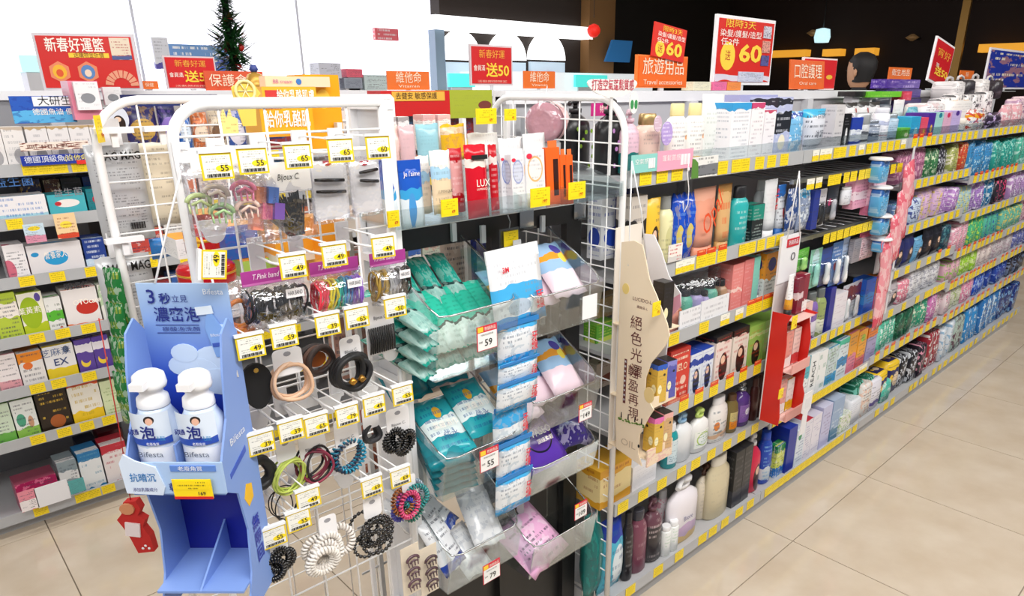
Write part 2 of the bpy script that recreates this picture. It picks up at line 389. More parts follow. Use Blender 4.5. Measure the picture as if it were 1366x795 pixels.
# far walls: a white lit shop wall on the left, a dark lounge on the right
WY = 8.0
wb = struct(MB().box(-4, 8.1, WY, WY+.1, 0, 3.2).build('wall_back', M('#f3f4f8', .6)))
MB().box(-1.0, 5.62, WY-.06, WY, 1.05, 3.0).build('backlit_panel', M('#f6f6ff', .5, emit=2.0), wb)
for x in (.55, 2.2, 3.85): MB().box(x-.012, x+.012, WY-.075, WY-.06, 1.05, 3.0).build('panel_joint', M('#e6e8f0', .5), wb)
struct(MB().box(8.1, 14, WY, WY+.1, 0, 3.2).build('wall_back', M('#1a1512', .8)))
struct(MB().box(12.5, 12.6, -4, WY, 0, 3.2).build('wall_right', M('#241612', .8)))
struct(MB().box(-4.1, -4, -4, WY, 0, 3.2).build('wall_left', M('#e4e4e8', .8)))
col = struct(MB().box(8.12, 8.68, WY-.45, WY, 0, 3.2).build('pillar', M('#8a6238', .6)))
# shopfront with three glowing arches
sf = empty('arched_shopfront', (6.8, WY-.3, 0), 0, 'dark shopfront with three glowing white arches beside brown pillar', 'shopfront')
def fp(px, py): q = at(px, py, WY-.3); return q.x-6.8, q.z
MB().box(-1.2, 1.4, .02, .2, 0, 3.0).build('facade', M('#2c211b', .7), sf)
x0, z1 = fp(572, 36); x1, _ = fp(752, 36)
MB().box(x0, 1.4, -.15, .02, z1-.03, z1+.13).build('light_beam', M('#ffffff', .5, emit=1.6), sf)
MB().box(x0, x0+.14, -.12, .02, 0, z1-.03).build('side_post', M('#8fa4b8', .4), sf)
for a, b, t in ((586, 641, 40), (650, 701, 43), (704, 753, 44)):
    ax, _ = fp(a, 80); bx, _ = fp(b, 80); _, tz = fp((a+b)/2, t); _, bz = fp((a+b)/2, 80)
    n = 18; c = (ax+bx)/2; r = (bx-ax)/2
    out = [(ax, bz), (bx, bz)]+[(c+r*math.cos(PI*i/n), bz+(tz-bz)*math.sin(PI*i/n)) for i in range(1, n)]
    MB().prism(out, -.02, .02).build('arch_light', M('#ffffff', .5, emit=1.8), sf)
    MB().box(ax+.03, bx-.03, -.04, .02, bz-.42, bz-.03).build('display_window', M('#c9dcea', .3, emit=.5), sf)
    q = MB()
    for i in range(5): q.box(ax+.08+i*r*.34, ax+.08+i*r*.34+r*.2, -.12, -.05, bz-.42, bz-.42+RN.uniform(.12, .3))
    q.build('goods', M(RN.choice(['#41556b', '#d8e2ee', '#b06a80']), .4), sf)
def slab(name, px0, px1, py0, py1, Y, mat, label, cat, th=.05, par=None):
    a = at(px0, py1, Y); b = at(px1, py1, Y); t = at((px0+px1)/2, py0, Y)
    o = MB().box(0, b.x-a.x, 0, th, 0, t.z-a.z).build(name, mat, par, (a.x, Y, a.z))
    if label: thing(o, label, cat)
    w_ = b.x-a.x
    if Y > 7.6: MB().box(w_*.4, w_*.6, th, WY-.06-Y, .01, .05).build('bracket', M('#c8c8cc'), o)
    else: MB().box(w_*.1, w_*.9, .01, max(th-.01, .03), -a.z, 0).build('pedestal', M('#dcdce0'), o)
    return o
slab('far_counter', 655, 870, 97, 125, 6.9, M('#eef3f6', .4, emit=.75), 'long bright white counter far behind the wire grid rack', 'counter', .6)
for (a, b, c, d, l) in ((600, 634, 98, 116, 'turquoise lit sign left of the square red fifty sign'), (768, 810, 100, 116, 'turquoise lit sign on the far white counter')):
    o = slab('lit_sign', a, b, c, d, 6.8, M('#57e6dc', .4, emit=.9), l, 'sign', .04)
slab('shop_screen', 229, 310, 60, 108, 7.8, pk('#6f9fd8', '#3a62c8', (0, .6), ink='#ffffff', rows=6, inkf=.9), 'blue lit shop banner far behind the tinsel garland', 'banner')
slab('notice_board', 209, 230, 50, 92, 7.7, pk('#e9ebf2', '#5a50b0', (0, .18), rows=10, inkf=.4), 'white notice panel with a violet foot on the bright wall', 'notice')
slab('wall_sign', 501, 532, 38, 53, 7.85, pk('#f07078', ink='#ffffff', rows=3, inkf=1), 'small pink red wall sign with white lettering on bright wall', 'sign')
slab('back_counter', 30, 80, 74, 96, 7.4, M('#c5f2f4', .4, emit=.6), 'pale turquoise display far behind at the left edge', 'display', .3)
for a, b, c, d, col_, l in ((427, 456, 84, 104, '#d4d6e2', 'pale grey carton behind the yellow boxes'), (463, 484, 92, 103, '#e8687c', 'small pink red card behind the slotted rack'), (487, 520, 100, 120, '#cfe0e0', 'pale glass cabinet behind the orange vitamin sign'), (460, 484, 104, 118, '#9aa2b0', 'grey packet leaning behind the slotted rack')):
    slab('far_display', a, b, c, d, 5.2, pk(col_, mott=.3), l, 'display', .15)
# dark lounge side: lamps, strips, blue screen
q = at(808, 82, 7.4); r_ = at(840, 82, 7.4); t_ = at(818, 53, 7.4); t2 = at(844, 53, 7.4)
o = MB().prism([(0, 0), (r_.x-q.x, 0), (t2.x-q.x, t_.z-q.z), (t_.x-q.x, t_.z-q.z)], 0, .04).build('blue_screen', M('#2d6aa0', .4, emit=.4), None, (q.x, 7.4, q.z))
thing(o, 'slanted blue screen glowing in the dark right of the pillar', 'screen')
o = MB().lathe([(.01, -.08), (.05, -.065), (.08, -.025), (.085, .015), (.06, .06), (.015, .08)], 16).build('red_lantern', M('#e8281c', .5, emit=.7), None, at(792, 41, 6.6)); thing(o, 'round red lantern by the brown pillar', 'lantern')
MB().tube([(0, 0, .15), (0, 0, 1.1)], .004).build('cord', BLK, o)
for i, (a, b, c) in enumerate(((1022, 1074, 72), (1097, 1121, 70), (1140, 1166, 69), (1305, 1366, 64), (920, 950, 79))):
    q = P(a, c, 0, 12.3); r_ = P(b, c, 0, 12.3)
    o = MB().box(0, .2, min(q.y, r_.y), max(q.y, r_.y), q.z-.06, q.z+.05).build('light_strip', M('#d8962e', .5, emit=1.3), None, (12.3, 0, 0))
    thing(o, ['warm amber light strip right of the tall sixty poster', 'short amber light strip left of the dark haired head', 'amber light strip above the dark haired head', 'amber light strip at the far right edge', 'faint amber strip behind the travel sign'][i], 'light')
q = P(1097, 48, 0, 12.1); o = MB().lathe([(.11, -.1), (.13, -.02), (.11, .1), (.03, .12)], 12).build('ceiling_lamp', M('#bfe4ea', .4, emit=1.5), None, q); thing(o, 'small pale blue lamp glowing in the dark lounge', 'lamp')
MB().tube([(0, 0, .12), (0, 0, 3.15-q.z)], .01).build('cord', BLK, o)
q = P(1280, 60, 0, 11.5); o = MB().box(-.03, .03, -.05, .05, 0, 3.2).build('brass_post', M('#a07a3c', .35, .6), None, (11.5, q.y, 0)); thing(o, 'thin brass upright in the dark lounge', 'post')
for px, py, l in ((1084, 44, 'tiny warm spot light left of the pale blue lamp'), (1217, 50, 'dim round brass wall light above purple boxes')):
    q = P(px, py, 0, 12.2); o = MB().lathe([(.02, -.05), (.1, 0), (.02, .05)], 12).build('wall_light', M('#8a6a44', .4, .5, emit=.25), None, q); thing(o, l, 'light')
    MB().box(0, .3, -.02, .02, -.02, .02).build('bracket', BLK, o)

# ================================================================ GONDOLAS
TAGM = pk('#f8da20', ink='#5a4a10', rows=5, inkf=.55, rough=.4); TAGW = pk('#f4f2e4', '#f8da20', (.0, .5), ink='#555544', rows=5, inkf=.5, rough=.4)
TAG = MB().box(-.024, .024, -.0012, 0, 0, .036).mesh('price_tag', [TAGM]); TAGB = MB().box(-.024, .024, -.0012, 0, 0, .036).mesh('price_tag', [TAGW])
TOPM = MB().box(-.022, .022, -.0012, 0, .036, .052).mesh('price_topper', [pk('#e2481c', ink='#ffe9a0', rows=2, inkf=.8)])
def gondola(label, x0, x1, yf, dep, shelves, back='#b2b2b6', top=1.6, first=False):
    g = empty('gondola_shelving', ((x0+x1)/2, yf+dep/2, 0), 0, label, 'shelving'); cx = (x0+x1)/2; cyy = yf+dep/2; w = x1-x0
    X = lambda x: x-cx; Yq = lambda y: y-cyy
    MB().box(X(x0), X(x1), Yq(yf+dep-.03), Yq(yf+dep), 0, top).build('back_panel', M(back, .5), g)
    MB().box(X(x0), X(x1), Yq(yf+dep-.045), Yq(yf+dep+.012), top-.02, top+.015).build('top_rail', M('#e6e7ea', .4), g)
    for x in (x0+.012, x1-.012): MB().box(X(x)-.012, X(x)+.012, Yq(yf+dep-.06), Yq(yf+dep-.03), 0, top-.02).build('upright', M('#cfd0d4', .4), g)
    MB().box(X(x0), X(x1), Yq(yf+.05), Yq(yf+dep-.03), 0, min(s[0] for s in shelves)).build('base_plinth', M('#b9babd', .6), g)
    for s in shelves:
        z, tags = s[0], s[1]; opt = s[2] if len(s) > 2 else ''
        if 'hook' in opt:
            sh = MB().box(X(x0), X(x1), Yq(yf+.02), Yq(yf+.035), z+.02, z+.035).build('hook_bar', STEEL, g)
            for i in range(12):
                xx = x0+.05+(x1-x0-.1)*i/11
                MB().tube([(X(xx), Yq(yf+.02), z+.02), (X(xx), Yq(yf+dep-.04), z+.03)], .0025, 5).build('hook', STEEL, sh)
            my = .012
        else:
            dd = .0 if 'wide' not in opt else 0
            sh = MB().box(X(x0)+.002, X(x1)-.002, Yq(yf+.004+dd), Yq(yf+dep-.03), z+.008, z+.02).build('shelf', M('#b9babd', .4), g)
            MB().box(X(x0)+.002, X(x1)-.002, Yq(yf-.002), Yq(yf+.004), z, z+.042).build('price_rail', RAIL, sh)
            if 'acryl' in opt: MB().box(X(x0)+.004, X(x1)-.004, Yq(yf+.006), Yq(yf+.008), z+.02, z+.075).build('clear_fence', CLEAR2, sh)
            my = 0
        for t in tags:
            if not x0+.026 < (t[0] if isinstance(t, tuple) else t) < x1-.026: continue
            if isinstance(t, tuple): tx, kind = t
            else: tx, kind = t, ''
            put('price_tag', TAGB if 'w' in kind else TAG, sh, (X(tx), Yq(yf-.0025-my), z+.003), (0, 0, RN.uniform(-.04, .04)))
            if 'r' in kind: put('price_topper', TOPM, sh, (X(tx), Yq(yf-.0025-my), z+.003))
    return g
def spread(a, b, n, kind='', jit=.01): return [((a+(b-a)*(i+.5)/n)+RN.uniform(-jit, jit), kind) for i in range(n)]
GY = 1.124
def pxs(pl, z, kind=''): return [(xat(p, GY, z+.02), kind) for p in pl]
B0, B1, B2, B3, B4, B5 = 1.36, 2.25, 3.14, 4.05, 4.95, 5.85
gondola('nearest bay of the right shelving run, shampoo and deodorant shelves', B0, B1, GY, .5, [
    (.10, pxs([800, 840, 877, 905, 936, 950, 966, 985, 1000, 1015, 1026], .10)),
    (.437, pxs([812, 830, 857, 882, 908, 927, 948, 969, 988, 1006], .437)),
    (.68, pxs([911, 931], .68, 'r')+pxs([951, 972, 990, 1009, 1026], .68, 'r')),
    (.917, pxs([898, 938, ], .917)+pxs([966, 985], .917, 'w')+pxs([1000, 1010, 1021, 1030, 1039], .917, 'r')),
    (1.13, pxs([907, 918], 1.13, 'w')+pxs([934, 947, 962], 1.13, 'r')+pxs([990, 1001, 1014, 1027, 1039], 1.13)),
    (1.39, pxs([860, 882, 902], 1.39)+pxs([963, 981, 993], 1.39)+pxs([1012, 1028, 1045], 1.39), 'acryl')])
gondola('second bay of the right shelving run, oral care shelves and hooks', B1, B2, GY, .5, [
    (.10, spread(2.28, 2.98, 15, '', 0)+spread(3.0, 3.12, 2)), (.412, spread(2.27, 3.0, 15, '', 0)+spread(2.33, 2.5, 3, 'r', 0)+spread(3.02, 3.12, 2, 'w')), (.67, spread(2.42, 3.1, 9, '')),
    (1.09, spread(2.45, 3.06, 11, '', 0), 'hook'), (1.30, spread(2.2, 2.4, 3, 'w')+spread(2.42, 3.08, 11, ''), 'hook'),
    (1.39, pxs([1073, ], 1.39)+pxs([1087, 1097, 1104], 1.39, 'w')+pxs([1115, 1123, 1136, 1158, 1167, 1178, 1187, 1196], 1.39)+pxs([1148, 1204], 1.39, 'w'), 'acryl')])
gondola('third bay of the right shelving run, sanitary pad shelves', B2, B3, GY, .5, [
    (.10, spread(3.3, 3.6, 3)+spread(3.75, 4.03, 4)), (.425, spread(3.18, 4.0, 9, 'r')), (.628, spread(3.2, 3.7, 3)+spread(3.7, 4.0, 5)), (.815, spread(3.2, 4.0, 6)+spread(3.75, 4.0, 2, 'r')),
    (1.01, spread(3.3, 4.02, 8)), (1.21, spread(3.3, 4.02, 9)), (1.39, spread(3.17, 3.4, 3, 'r')+spread(3.4, 4.03, 8), 'acryl')])
gondola('fourth bay of the right shelving run, pad shelves with red tags', B3, B4, GY, .5, [
    (.10, spread(4.08, 4.92, 9)), (.41, spread(4.08, 4.92, 9, 'r')), (.60, spread(4.08, 4.92, 11, 'r')), (.775, spread(4.08, 4.92, 10, 'r')),
    (.97, spread(4.1, 4.9, 9)), (1.165, spread(4.1, 4.9, 9, 'r')), (1.39, spread(4.1, 4.9, 9), 'acryl')])
gondola('farthest bay of the right shelving run at the right edge', B4, B5, GY, .5, [
    (.10, spread(4.98, 5.8, 8)), (.41, spread(4.98, 5.8, 8, 'r')), (.60, spread(4.98, 5.8, 8, 'r')), (.775, spread(4.98, 5.8, 8)),
    (.97, spread(4.98, 5.8, 8)), (1.165, spread(4.98, 5.8, 8)), (1.39, spread(4.98, 5.8, 8), 'acryl')])
BY = 3.05
def pxb(pl, py): return [(at(p, py, BY).x, '') for p in pl]
for i, (a, b) in enumerate(((-.32, .62), (.62, 1.56), (1.56, 2.5), (2.5, 3.44))):
    rails = (.05, .345, .545, .735, .95, 1.155, 1.335)
    tg = [pxb([50, 110, 127, 148], 665), pxb([49, 87, 119, 150], 580), pxb([48, 78, 121], 510), pxb([47, 83, 119], 442), pxb([36, 78, 126], 375), pxb([20], 300), pxb([40, 60, 80, 106], 225)] if i == 0 else [spread(a+.05, b-.05, 6) for _ in rails]
    gondola(['left', 'second', 'third', 'last'][i]+' bay of the health food shelving across the far aisle', a, b, BY, .5, list(zip(rails, tg)), '#8e8f94' if i < 1 else '#a9a4a2')
# ================================================================ SHELF STOCK, right run
FR = 1.145
BK = M('#222226', .35); GOLD = M('#c9a34a', .35, .5)
w1 = 'top shelf, nearest right bay'
row(w1, 1.412, FR+.03, [
 (838, 859, 146, 'bottle', 'pink pump bottle with teal base', dict(mat=pk('#e9c3d2', '#1d7a78', (0, .42), inkf=.3), style='pump', cap=M('#e9c3d2', .3))),
 (861, 889, 152, 'bottle', 'pearl peach bottle with gold cap', dict(mat=pk('#ecd0c0', '#b8946c', (0, .16), inkf=.25, rough=.2), style='slim', cap=M('#b39a68', .3, .6))),
 (898, 945, 138, 'bottle', 'white deodorant bottle with pale yellow cap', dict(mat=pk('#fbf6f2', '#f6c660', (0, .2), circ='#f3a860', cc=(.8, .6, .12, .4), inkf=.5), style='slim', d=.045, cap=M('#f1e2a4', .4)), 2),
 (944, 972, 126, 'pouch', 'crinkled clear bag with white refill', dict(mat=pk('#eef1ee', ink='#8a9a8a', rows=16, inkf=.3, mott=.15), d=.05), 1, .05),
 (974, 1000, 137, 'carton', 'tall white lotion box with blue corner', dict(mat=pk('#f7f5f8', band2='#3aa0dc', cr=(.9, 1.2), ink='#6a7a90', rows=15, inkf=.5), top=WHITE, d=.10)),
 (1000, 1018, 137, 'carton', 'tall white lotion box with crimson corner', dict(mat=pk('#f8f4f6', band2='#d04a78', cr=(.92, 1.2), ink='#8a6a80', rows=14, inkf=.5), top=WHITE, d=.10)),
 (1018, 1033, 147, 'carton', 'shorter white lotion box with red corner', dict(mat=pk('#f6f2f6', band2='#c84a6a', cr=(.94, 1.2), ink='#7a6a80', rows=14, inkf=.5), top=WHITE, d=.10)),
 (1034, 1054, 130, 'carton', 'lavender blue lotion box with black label', dict(mat=pk('#b9c0e2', '#20242e', (.42, .75), '#2a2c36', (.86, .97), ink='#e8ecf8', rows=10, inkf=.5, circ='#f2ead0', cc=(.5, .25, .22, .6)), top=M('#9fa6d4'), d=.10)),
 (1052, 1075, 149, 'pouch', 'sky blue blossom print sachet', dict(mat=pk('#74b8e4', '#1c48a8', (.86, .96), circ='#e8f4fc', mott=.9, ink='#2a3a70', inkf=.4), d=.035)),
 (1076, 1108, 146, 'pouch', 'silver and aqua body wipe packet', dict(mat=pk('#dfe2ec', '#38b4e0', (.82, 1.2), '#38b4e0', (0, .08), ink='#3a4454', rows=9, inkf=.8), d=.05, taper=.55)),
 (1094, 1112, 152, 'bottle', 'dark charcoal bottle behind the packet', dict(mat=pk('#3a404a', inkf=.5, ink='#9aa4b0'), cap=BK, d=.05), 1, .07),
])
for (a, b, t, l) in ((984, 1010, 127, 'pale lavender carton behind the white lotion boxes'), (1010, 1034, 127, 'lavender carton just left of the black label box')):
    row(w1, 1.412, 1.33, [(a, b, t, 'carton', l.replace(' carton', ' carton', 1), dict(mat=pk('#aeb0dc', inkf=.2), d=.1))])
w2 = 'top shelf, second right bay'
row(w2, 1.412, FR+.03, [
 (1113, 1124, 140, 'carton', 'slim silver grey box', dict(mat=pk('#d3d0d2', ink='#5a5a66', rows=12, inkf=.7), d=.06)),
 (1124, 1134, 152, 'carton', 'black box with white bottle print', dict(mat=pk('#16161a', circ='#eeeeee', cc=(.5, .35, .16, 1.6), ink='#888890', inkf=.4), d=.06)),
 (1135, 1149, 157, 'carton', 'royal blue box with white label', dict(mat=pk('#2440a8', '#e4eaf2', (.22, .6), ink='#2a4a9a', rows=10), d=.06)),
 (1150, 1165, 151, 'bottle', 'white and grey hair wax jar stack', dict(mat=pk('#d8dade', '#55585e', (.2, .3), '#50545c', (.55, .68), ink='#555a66'), style='jar', cap=M('#c0c4c8', .3, .5))),
 (1165, 1178, 160, 'bottle', 'steel blue ribbed bottle', dict(mat=pk('#8c98ac', '#3e4a60', (.4, .55), '#3e4a60', (.8, .9), ink='#eef2f8', rows=8), style='can', cap=M('#a8b0bc', .2, .7))),
 (1179, 1190, 144, 'bottle', 'tall white spray bottle with red rings', dict(mat=pk('#eceef6', '#d86a78', (.28, .3), '#b8c0dc', (.6, .75), ink='#8890aa'), style='can', cap=M('#e4e6f0', .3))),
 (1190, 1202, 152, 'bottle', 'silver blue hairspray can', dict(mat=pk('#a4bed2', '#6a7480', (0, .2), ink='#566a80'), style='can', cap=M('#b8c4cc', .2, .6))),
])
row(w2, 1.412, 1.36, [
 (1104, 1113, 142, 'carton', 'grey carton in the back row', dict(mat=pk('#b8b4b8', '#a03840', (.6, .8)), d=.06)),
 (1113, 1176, 137, 'pouch', 'white hanging bag with dark top', dict(mat=pk('#e9e7e7', band2='#2a2828', cr=(.88, 1.2), circ='#b84038', cc=(.75, .75, .1, 1), inkf=.4), d=.04), 4),
 (1178, 1192, 131, 'bottle', 'tall dark grey can in the back row', dict(mat=pk('#5a626c', ink='#aab4c0'), style='can', cap=M('#3a3e46', .3))),
 (1192, 1206, 133, 'pouch', 'white and red star card', dict(mat=pk('#f0ecec', '#c0283c', (0, .45), inkf=.2), d=.02)),
])
w3 = 'top shelf, third right bay'
row(w3, 1.412, FR+.02, [
 (1200, 1214, 171, 'carton', 'small lime green box', dict(mat=pk('#5cae2c', circ='#e8f0c8', cc=(.6, .5, .16, 1), inkf=.2), top=M('#6abc34'), d=.07)),
 (1214, 1227, 156, 'carton', 'cyan blue box', dict(mat=pk('#2ea4d4', circ='#a8e4f0', cc=(.6, .35, .2, 1), inkf=.2), top=M('#38b0dc'), d=.10)),
 (1227, 1237, 157, 'carton', 'coral red box', dict(mat=pk('#e4506c', circ='#f4c040', cc=(.6, .35, .15, 1), inkf=.2), d=.10)),
 (1237, 1246, 151, 'carton', 'deep violet box', dict(mat=pk('#4a2a98', circ='#e8c038', cc=(.6, .4, .15, 1), inkf=.2), top=M('#5030a8'), d=.10)),
 (1246, 1257, 150, 'carton', 'mint box with teal heart', dict(mat=pk('#a4d8d4', circ='#1c8098', cc=(.6, .88, .2, .5), inkf=.2), d=.08)),
 (1257, 1268, 150, 'carton', 'pink box with red heart', dict(mat=pk('#e2b2cc', circ='#d02c60', cc=(.6, .88, .2, .5), inkf=.2), d=.08)),
 (1268, 1280, 148, 'carton', 'lilac box with purple heart', dict(mat=pk('#c4b2e2', circ='#50308c', cc=(.6, .9, .2, .5), inkf=.2), d=.08)),
 (1281, 1292, 158, 'bottle', 'white tub with cream lid', dict(mat=pk('#eae6e2', '#6aa0c8', (.3, .45)), style='jar', cap=M('#e8e0d4'))),
 (1293, 1319, 146, 'pouch', 'red blue and white patterned bag', dict(mat=pk('#ece8e4', '#e4a01c', (.65, .8), circ='#c8321c', mott=.95, ink='#2a5a98', rows=5, inkf=.9), d=.05)),
])
row(w3, 1.412, 1.30, [
 (1201, 1216, 158, 'carton', 'teal green box behind the lime box', dict(mat=pk('#1d9078', inkf=.2), top=M('#28a088'), d=.1)),
 (1216, 1228, 143, 'pouch', 'teal bag behind the cyan box', dict(mat=pk('#6cb8c8', mott=.6, circ='#2a7a90'), d=.05)),
 (1233, 1262, 138, 'pads', 'white wrapped roll pack with red end', dict(mat=pk('#e8e8ea', mott=.3, circ='#c02a2a'), d=.12)),
 (1264, 1300, 134, 'pads', 'flat white wrapped pack', dict(mat=pk('#f2efec', '#e8a030', (0, .15), inkf=.3), d=.12)),
])
w4 = 'top shelf, fourth right bay'
row(w4, 1.412, FR+.03, [
 (1321, 1340, 150, 'pouch', 'black and purple printed bag', dict(mat=pk('#2a1c34', circ='#c8b0e0', mott=.9, inkf=.2), d=.05)),
 (1340, 1366, 140, 'pouch', 'pink and white printed bag', dict(mat=pk('#e4a8b0', circ='#f4f0f0', mott=.9, inkf=.2), d=.05), 2),
])
# -- nearest bay, second shelf
row('second shelf, nearest right bay', 1.15, FR+.01, [
 (840, 862, 262, 'carton', 'beige brush print carton', dict(mat=pk('#cfc6bc', '#2c2826', (.2, .28), band2='#2c2826', cr=(.5, .7), inkf=.6), d=.05)),
 (861, 885, 266, 'pouch', 'yellow pack with long haired model', dict(mat=face('#f0c23c', band='#f4ede4', br=(.16, .34)), d=.03), 1, -.005),
 (885, 903, 262, 'bottle', 'pale yellow lotion bottle with clear cap', dict(mat=pk('#f0ebb8', circ='#d8d49a', cc=(.5, .45, .25, 1), ink='#6a6a50', inkf=.4), cap=M('#9a9c98', .2), style='slim'), 1, .01),
 (904, 931, 259, 'pouch', 'conical blue bag with gold swirl', dict(mat=pk('#1f4fc4', circ='#d8c468', cc=(.35, .38, .18, 1), mott=.3, ink='#8ac0f0', inkf=.3, rough=.15), d=.05, crink=.004, taper=1.3), 2, .0),
 (931, 963, 251, 'tube', 'coral pink orange lettered hair tube', dict(mat=pk('#eda88c', '#f0b49a', (.8, 1.2), inkf=.0, rough=.25), cap=M('#e89878'), d=.05)),
 (963, 982, 246, 'tube', 'golden beige orange lettered hair tube', dict(mat=pk('#dcb078', band2='#b8884a', cr=(.85, 1.2), ink='#e05820', rows=4, inkf=.9), cap=M('#c89858'), d=.045)),
 (983, 1003, 249, 'bottle', 'turquoise bottle with black cap', dict(mat=pk('#2fb0b0', ink='#e8f8f4', rows=9, inkf=.5), cap=BK, d=.05)),
 (1003, 1018, 273, 'carton', 'small black box with teal top', dict(mat=pk('#20282a', band2='#1c8a78', cr=(.6, 1.2), ink='#b0c0b8'), d=.05)),
 (1014, 1025, 241, 'bottle', 'grey cone topped bottle', dict(mat=pk('#c8ccd0', inkf=.2), cap=M('#d8dadc'), d=.04), 1, .05),
 (1025, 1042, 240, 'tube', 'white tube with red vertical lettering', dict(mat=pk('#e6e8ea', inkf=.1), cap=WHITE, d=.045)),
 (1042, 1053, 247, 'tube', 'white tube with blue cap', dict(mat=pk('#dfe3e8', '#2a6ab8', (.75, 1.2), circ='#c03838', cc=(.6, .35, .12, 1)), cap=M('#2a6ab8'), d=.04)),
])
# -- nearest bay, third shelf
row('third shelf, nearest right bay', .937, FR+.01, [
 (862, 890, 405, 'pads', 'grey and navy wrapped pack', dict(mat=pk('#7a8090', mott=.6, circ='#2a2c58'), d=.08)),
 (890, 904, 417, 'carton', 'small salmon pink box', dict(mat=pk('#e4a090', inkf=.4), d=.05)),
 (904, 913, 404, 'bottle', 'brown orange bottle', dict(mat=pk('#b06a48'), cap=BK, d=.04)),
 (914, 928, 387, 'bottle', 'mint green bottle with black cap', dict(mat=pk('#74ccb0', inkf=.0), cap=BK, style='slim', d=.05)),
 (929, 942, 386, 'bottle', 'lilac bottle with black cap', dict(mat=pk('#bcaee0', inkf=.0), cap=BK, style='slim', d=.05)),
 (942, 949, 389, 'bottle', 'pale lilac bottle behind the card', dict(mat=pk('#c8bce8', inkf=.0), cap=BK, style='slim', d=.04)),
 (949, 961, 377, 'bottle', 'mint bottle near the coral boxes', dict(mat=pk('#70c8ac', inkf=.0), cap=BK, style='slim', d=.05)),
 (962, 974, 374, 'bottle', 'tan brown bottle with black cap', dict(mat=pk('#a88468', inkf=.0), cap=BK, style='slim', d=.05)),
 (975, 991, 352, 'carton', 'tall coral hair treatment box', dict(mat=pk('#e88884', '#f4d0c8', (.4, .46), ink='#fae0d8', rows=14, inkf=.3), top=M('#c8605c'), d=.09)),
 (991, 1004, 346, 'carton', 'slim tall coral hair treatment box', dict(mat=pk('#e27e7c', ink='#fae0d8', rows=14, inkf=.3), top=M('#c05a58'), d=.09)),
 (1004, 1012, 343, 'carton', 'mint green slim box', dict(mat=pk('#8cd8c8', inkf=.1), d=.08)),
 (1012, 1020, 341, 'tube', 'white and sky blue tube with red dot', dict(mat=pk('#cfdce8', circ='#e03c48', cc=(.4, .87, .35, .3), ink='#4a88c0'), d=.05)),
 (1020, 1037, 337, 'carton', 'orange box with navy badge', dict(mat=pk('#e89a2c', '#e6ece8', (0, .42), circ='#2a2c78', cc=(.5, .75, .3, .5), ink='#3a5a48'), d=.07)),
 (1037, 1048, 333, 'carton', 'white box with blue splash', dict(mat=pk('#e8eef4', circ='#2a8ad0', cc=(.5, .5, .3, .5)), d=.07)),
])
# clear sleeve around the small bottles and its white front card
o = MB().box(-.075, .075, 0, .004, 0, .062).build('shelf_card', pk('#ececf0', ink='#7a7a88', rows=4, inkf=.5), None, (xat(925, 1.13, .96), 1.128, .95), (0, 0, 0))
thing(o, 'white information card before the mint and lilac bottles', 'card')
o = MB().box(-.075, .075, 0, .004, 0, .062).build('shelf_card', pk('#e9eaee', ink='#7a7a88', rows=4, inkf=.4), None, (xat(952, 1.13, .97), 1.126, .958), (0, 0, 0))
thing(o, 'white information card just left of the coral boxes', 'card')
x = xat(935, 1.16, 1.0); o = MB().pillow(.26, .09, .15, 8, 6, .05, 0, .004).build('plastic_sleeve', CRINK, None, (x+.01, 1.19, .94)); thing(o, 'crinkled clear bag over the mint and lilac bottles', 'bag')
# -- nearest bay, fourth shelf: hair dye cartons
row('fourth shelf, nearest right bay', .70, FR, [
 (893, 919, 466, 'carton', 'red hair dye box with white lettering', dict(mat=pk('#d63a2c', '#e88a70', (0, .12), '#b82a24', (.9, 1.2), circ='#f0c0b0', cc=(.7, .42, .14, .6), ink='#f8e8d0', rows=9, inkf=.8), top=M('#c83428'), d=.08)),
 (920, 951, 468, 'carton', 'white and blue mens dye box', dict(mat=face('#dfe6f0', hair='#20202c', band='#1c3fa0', br=(.72, .86), ink='#2a4ab8', rows=9, inkf=.6), top=M('#2a4ab0'), d=.08), 2),
 (953, 975, 447, 'carton', 'red and cream dye box with brunette', dict(mat=face('#ecdcd4', hair='#3a1c18', band='#2a2420', br=(.88, 1.2), ink='#c02a2a', rows=9, inkf=.7), top=BK, d=.08)),
 (976, 998, 438, 'carton', 'black topped red dye box with model', dict(mat=face('#e8e0d4', hair='#2c1814', band='#2a2420', br=(.88, 1.2), ink='#c8302c', rows=10, inkf=.7), top=BK, d=.08)),
 (998, 1036, 429, 'carton', 'green plant dye box with dark haired women', dict(mat=face('#9cc25c', hair='#2a1c14', band='#c8dc94', br=(.72, .8), ink='#e85a2c', rows=10, inkf=.4), top=M('#88b048'), d=.08), 2),
 (1038, 1062, 420, 'carton', 'green carton behind the red hanging tray', dict(mat=pk('#8cb450', ink='#40601c'), d=.08), 2),
])
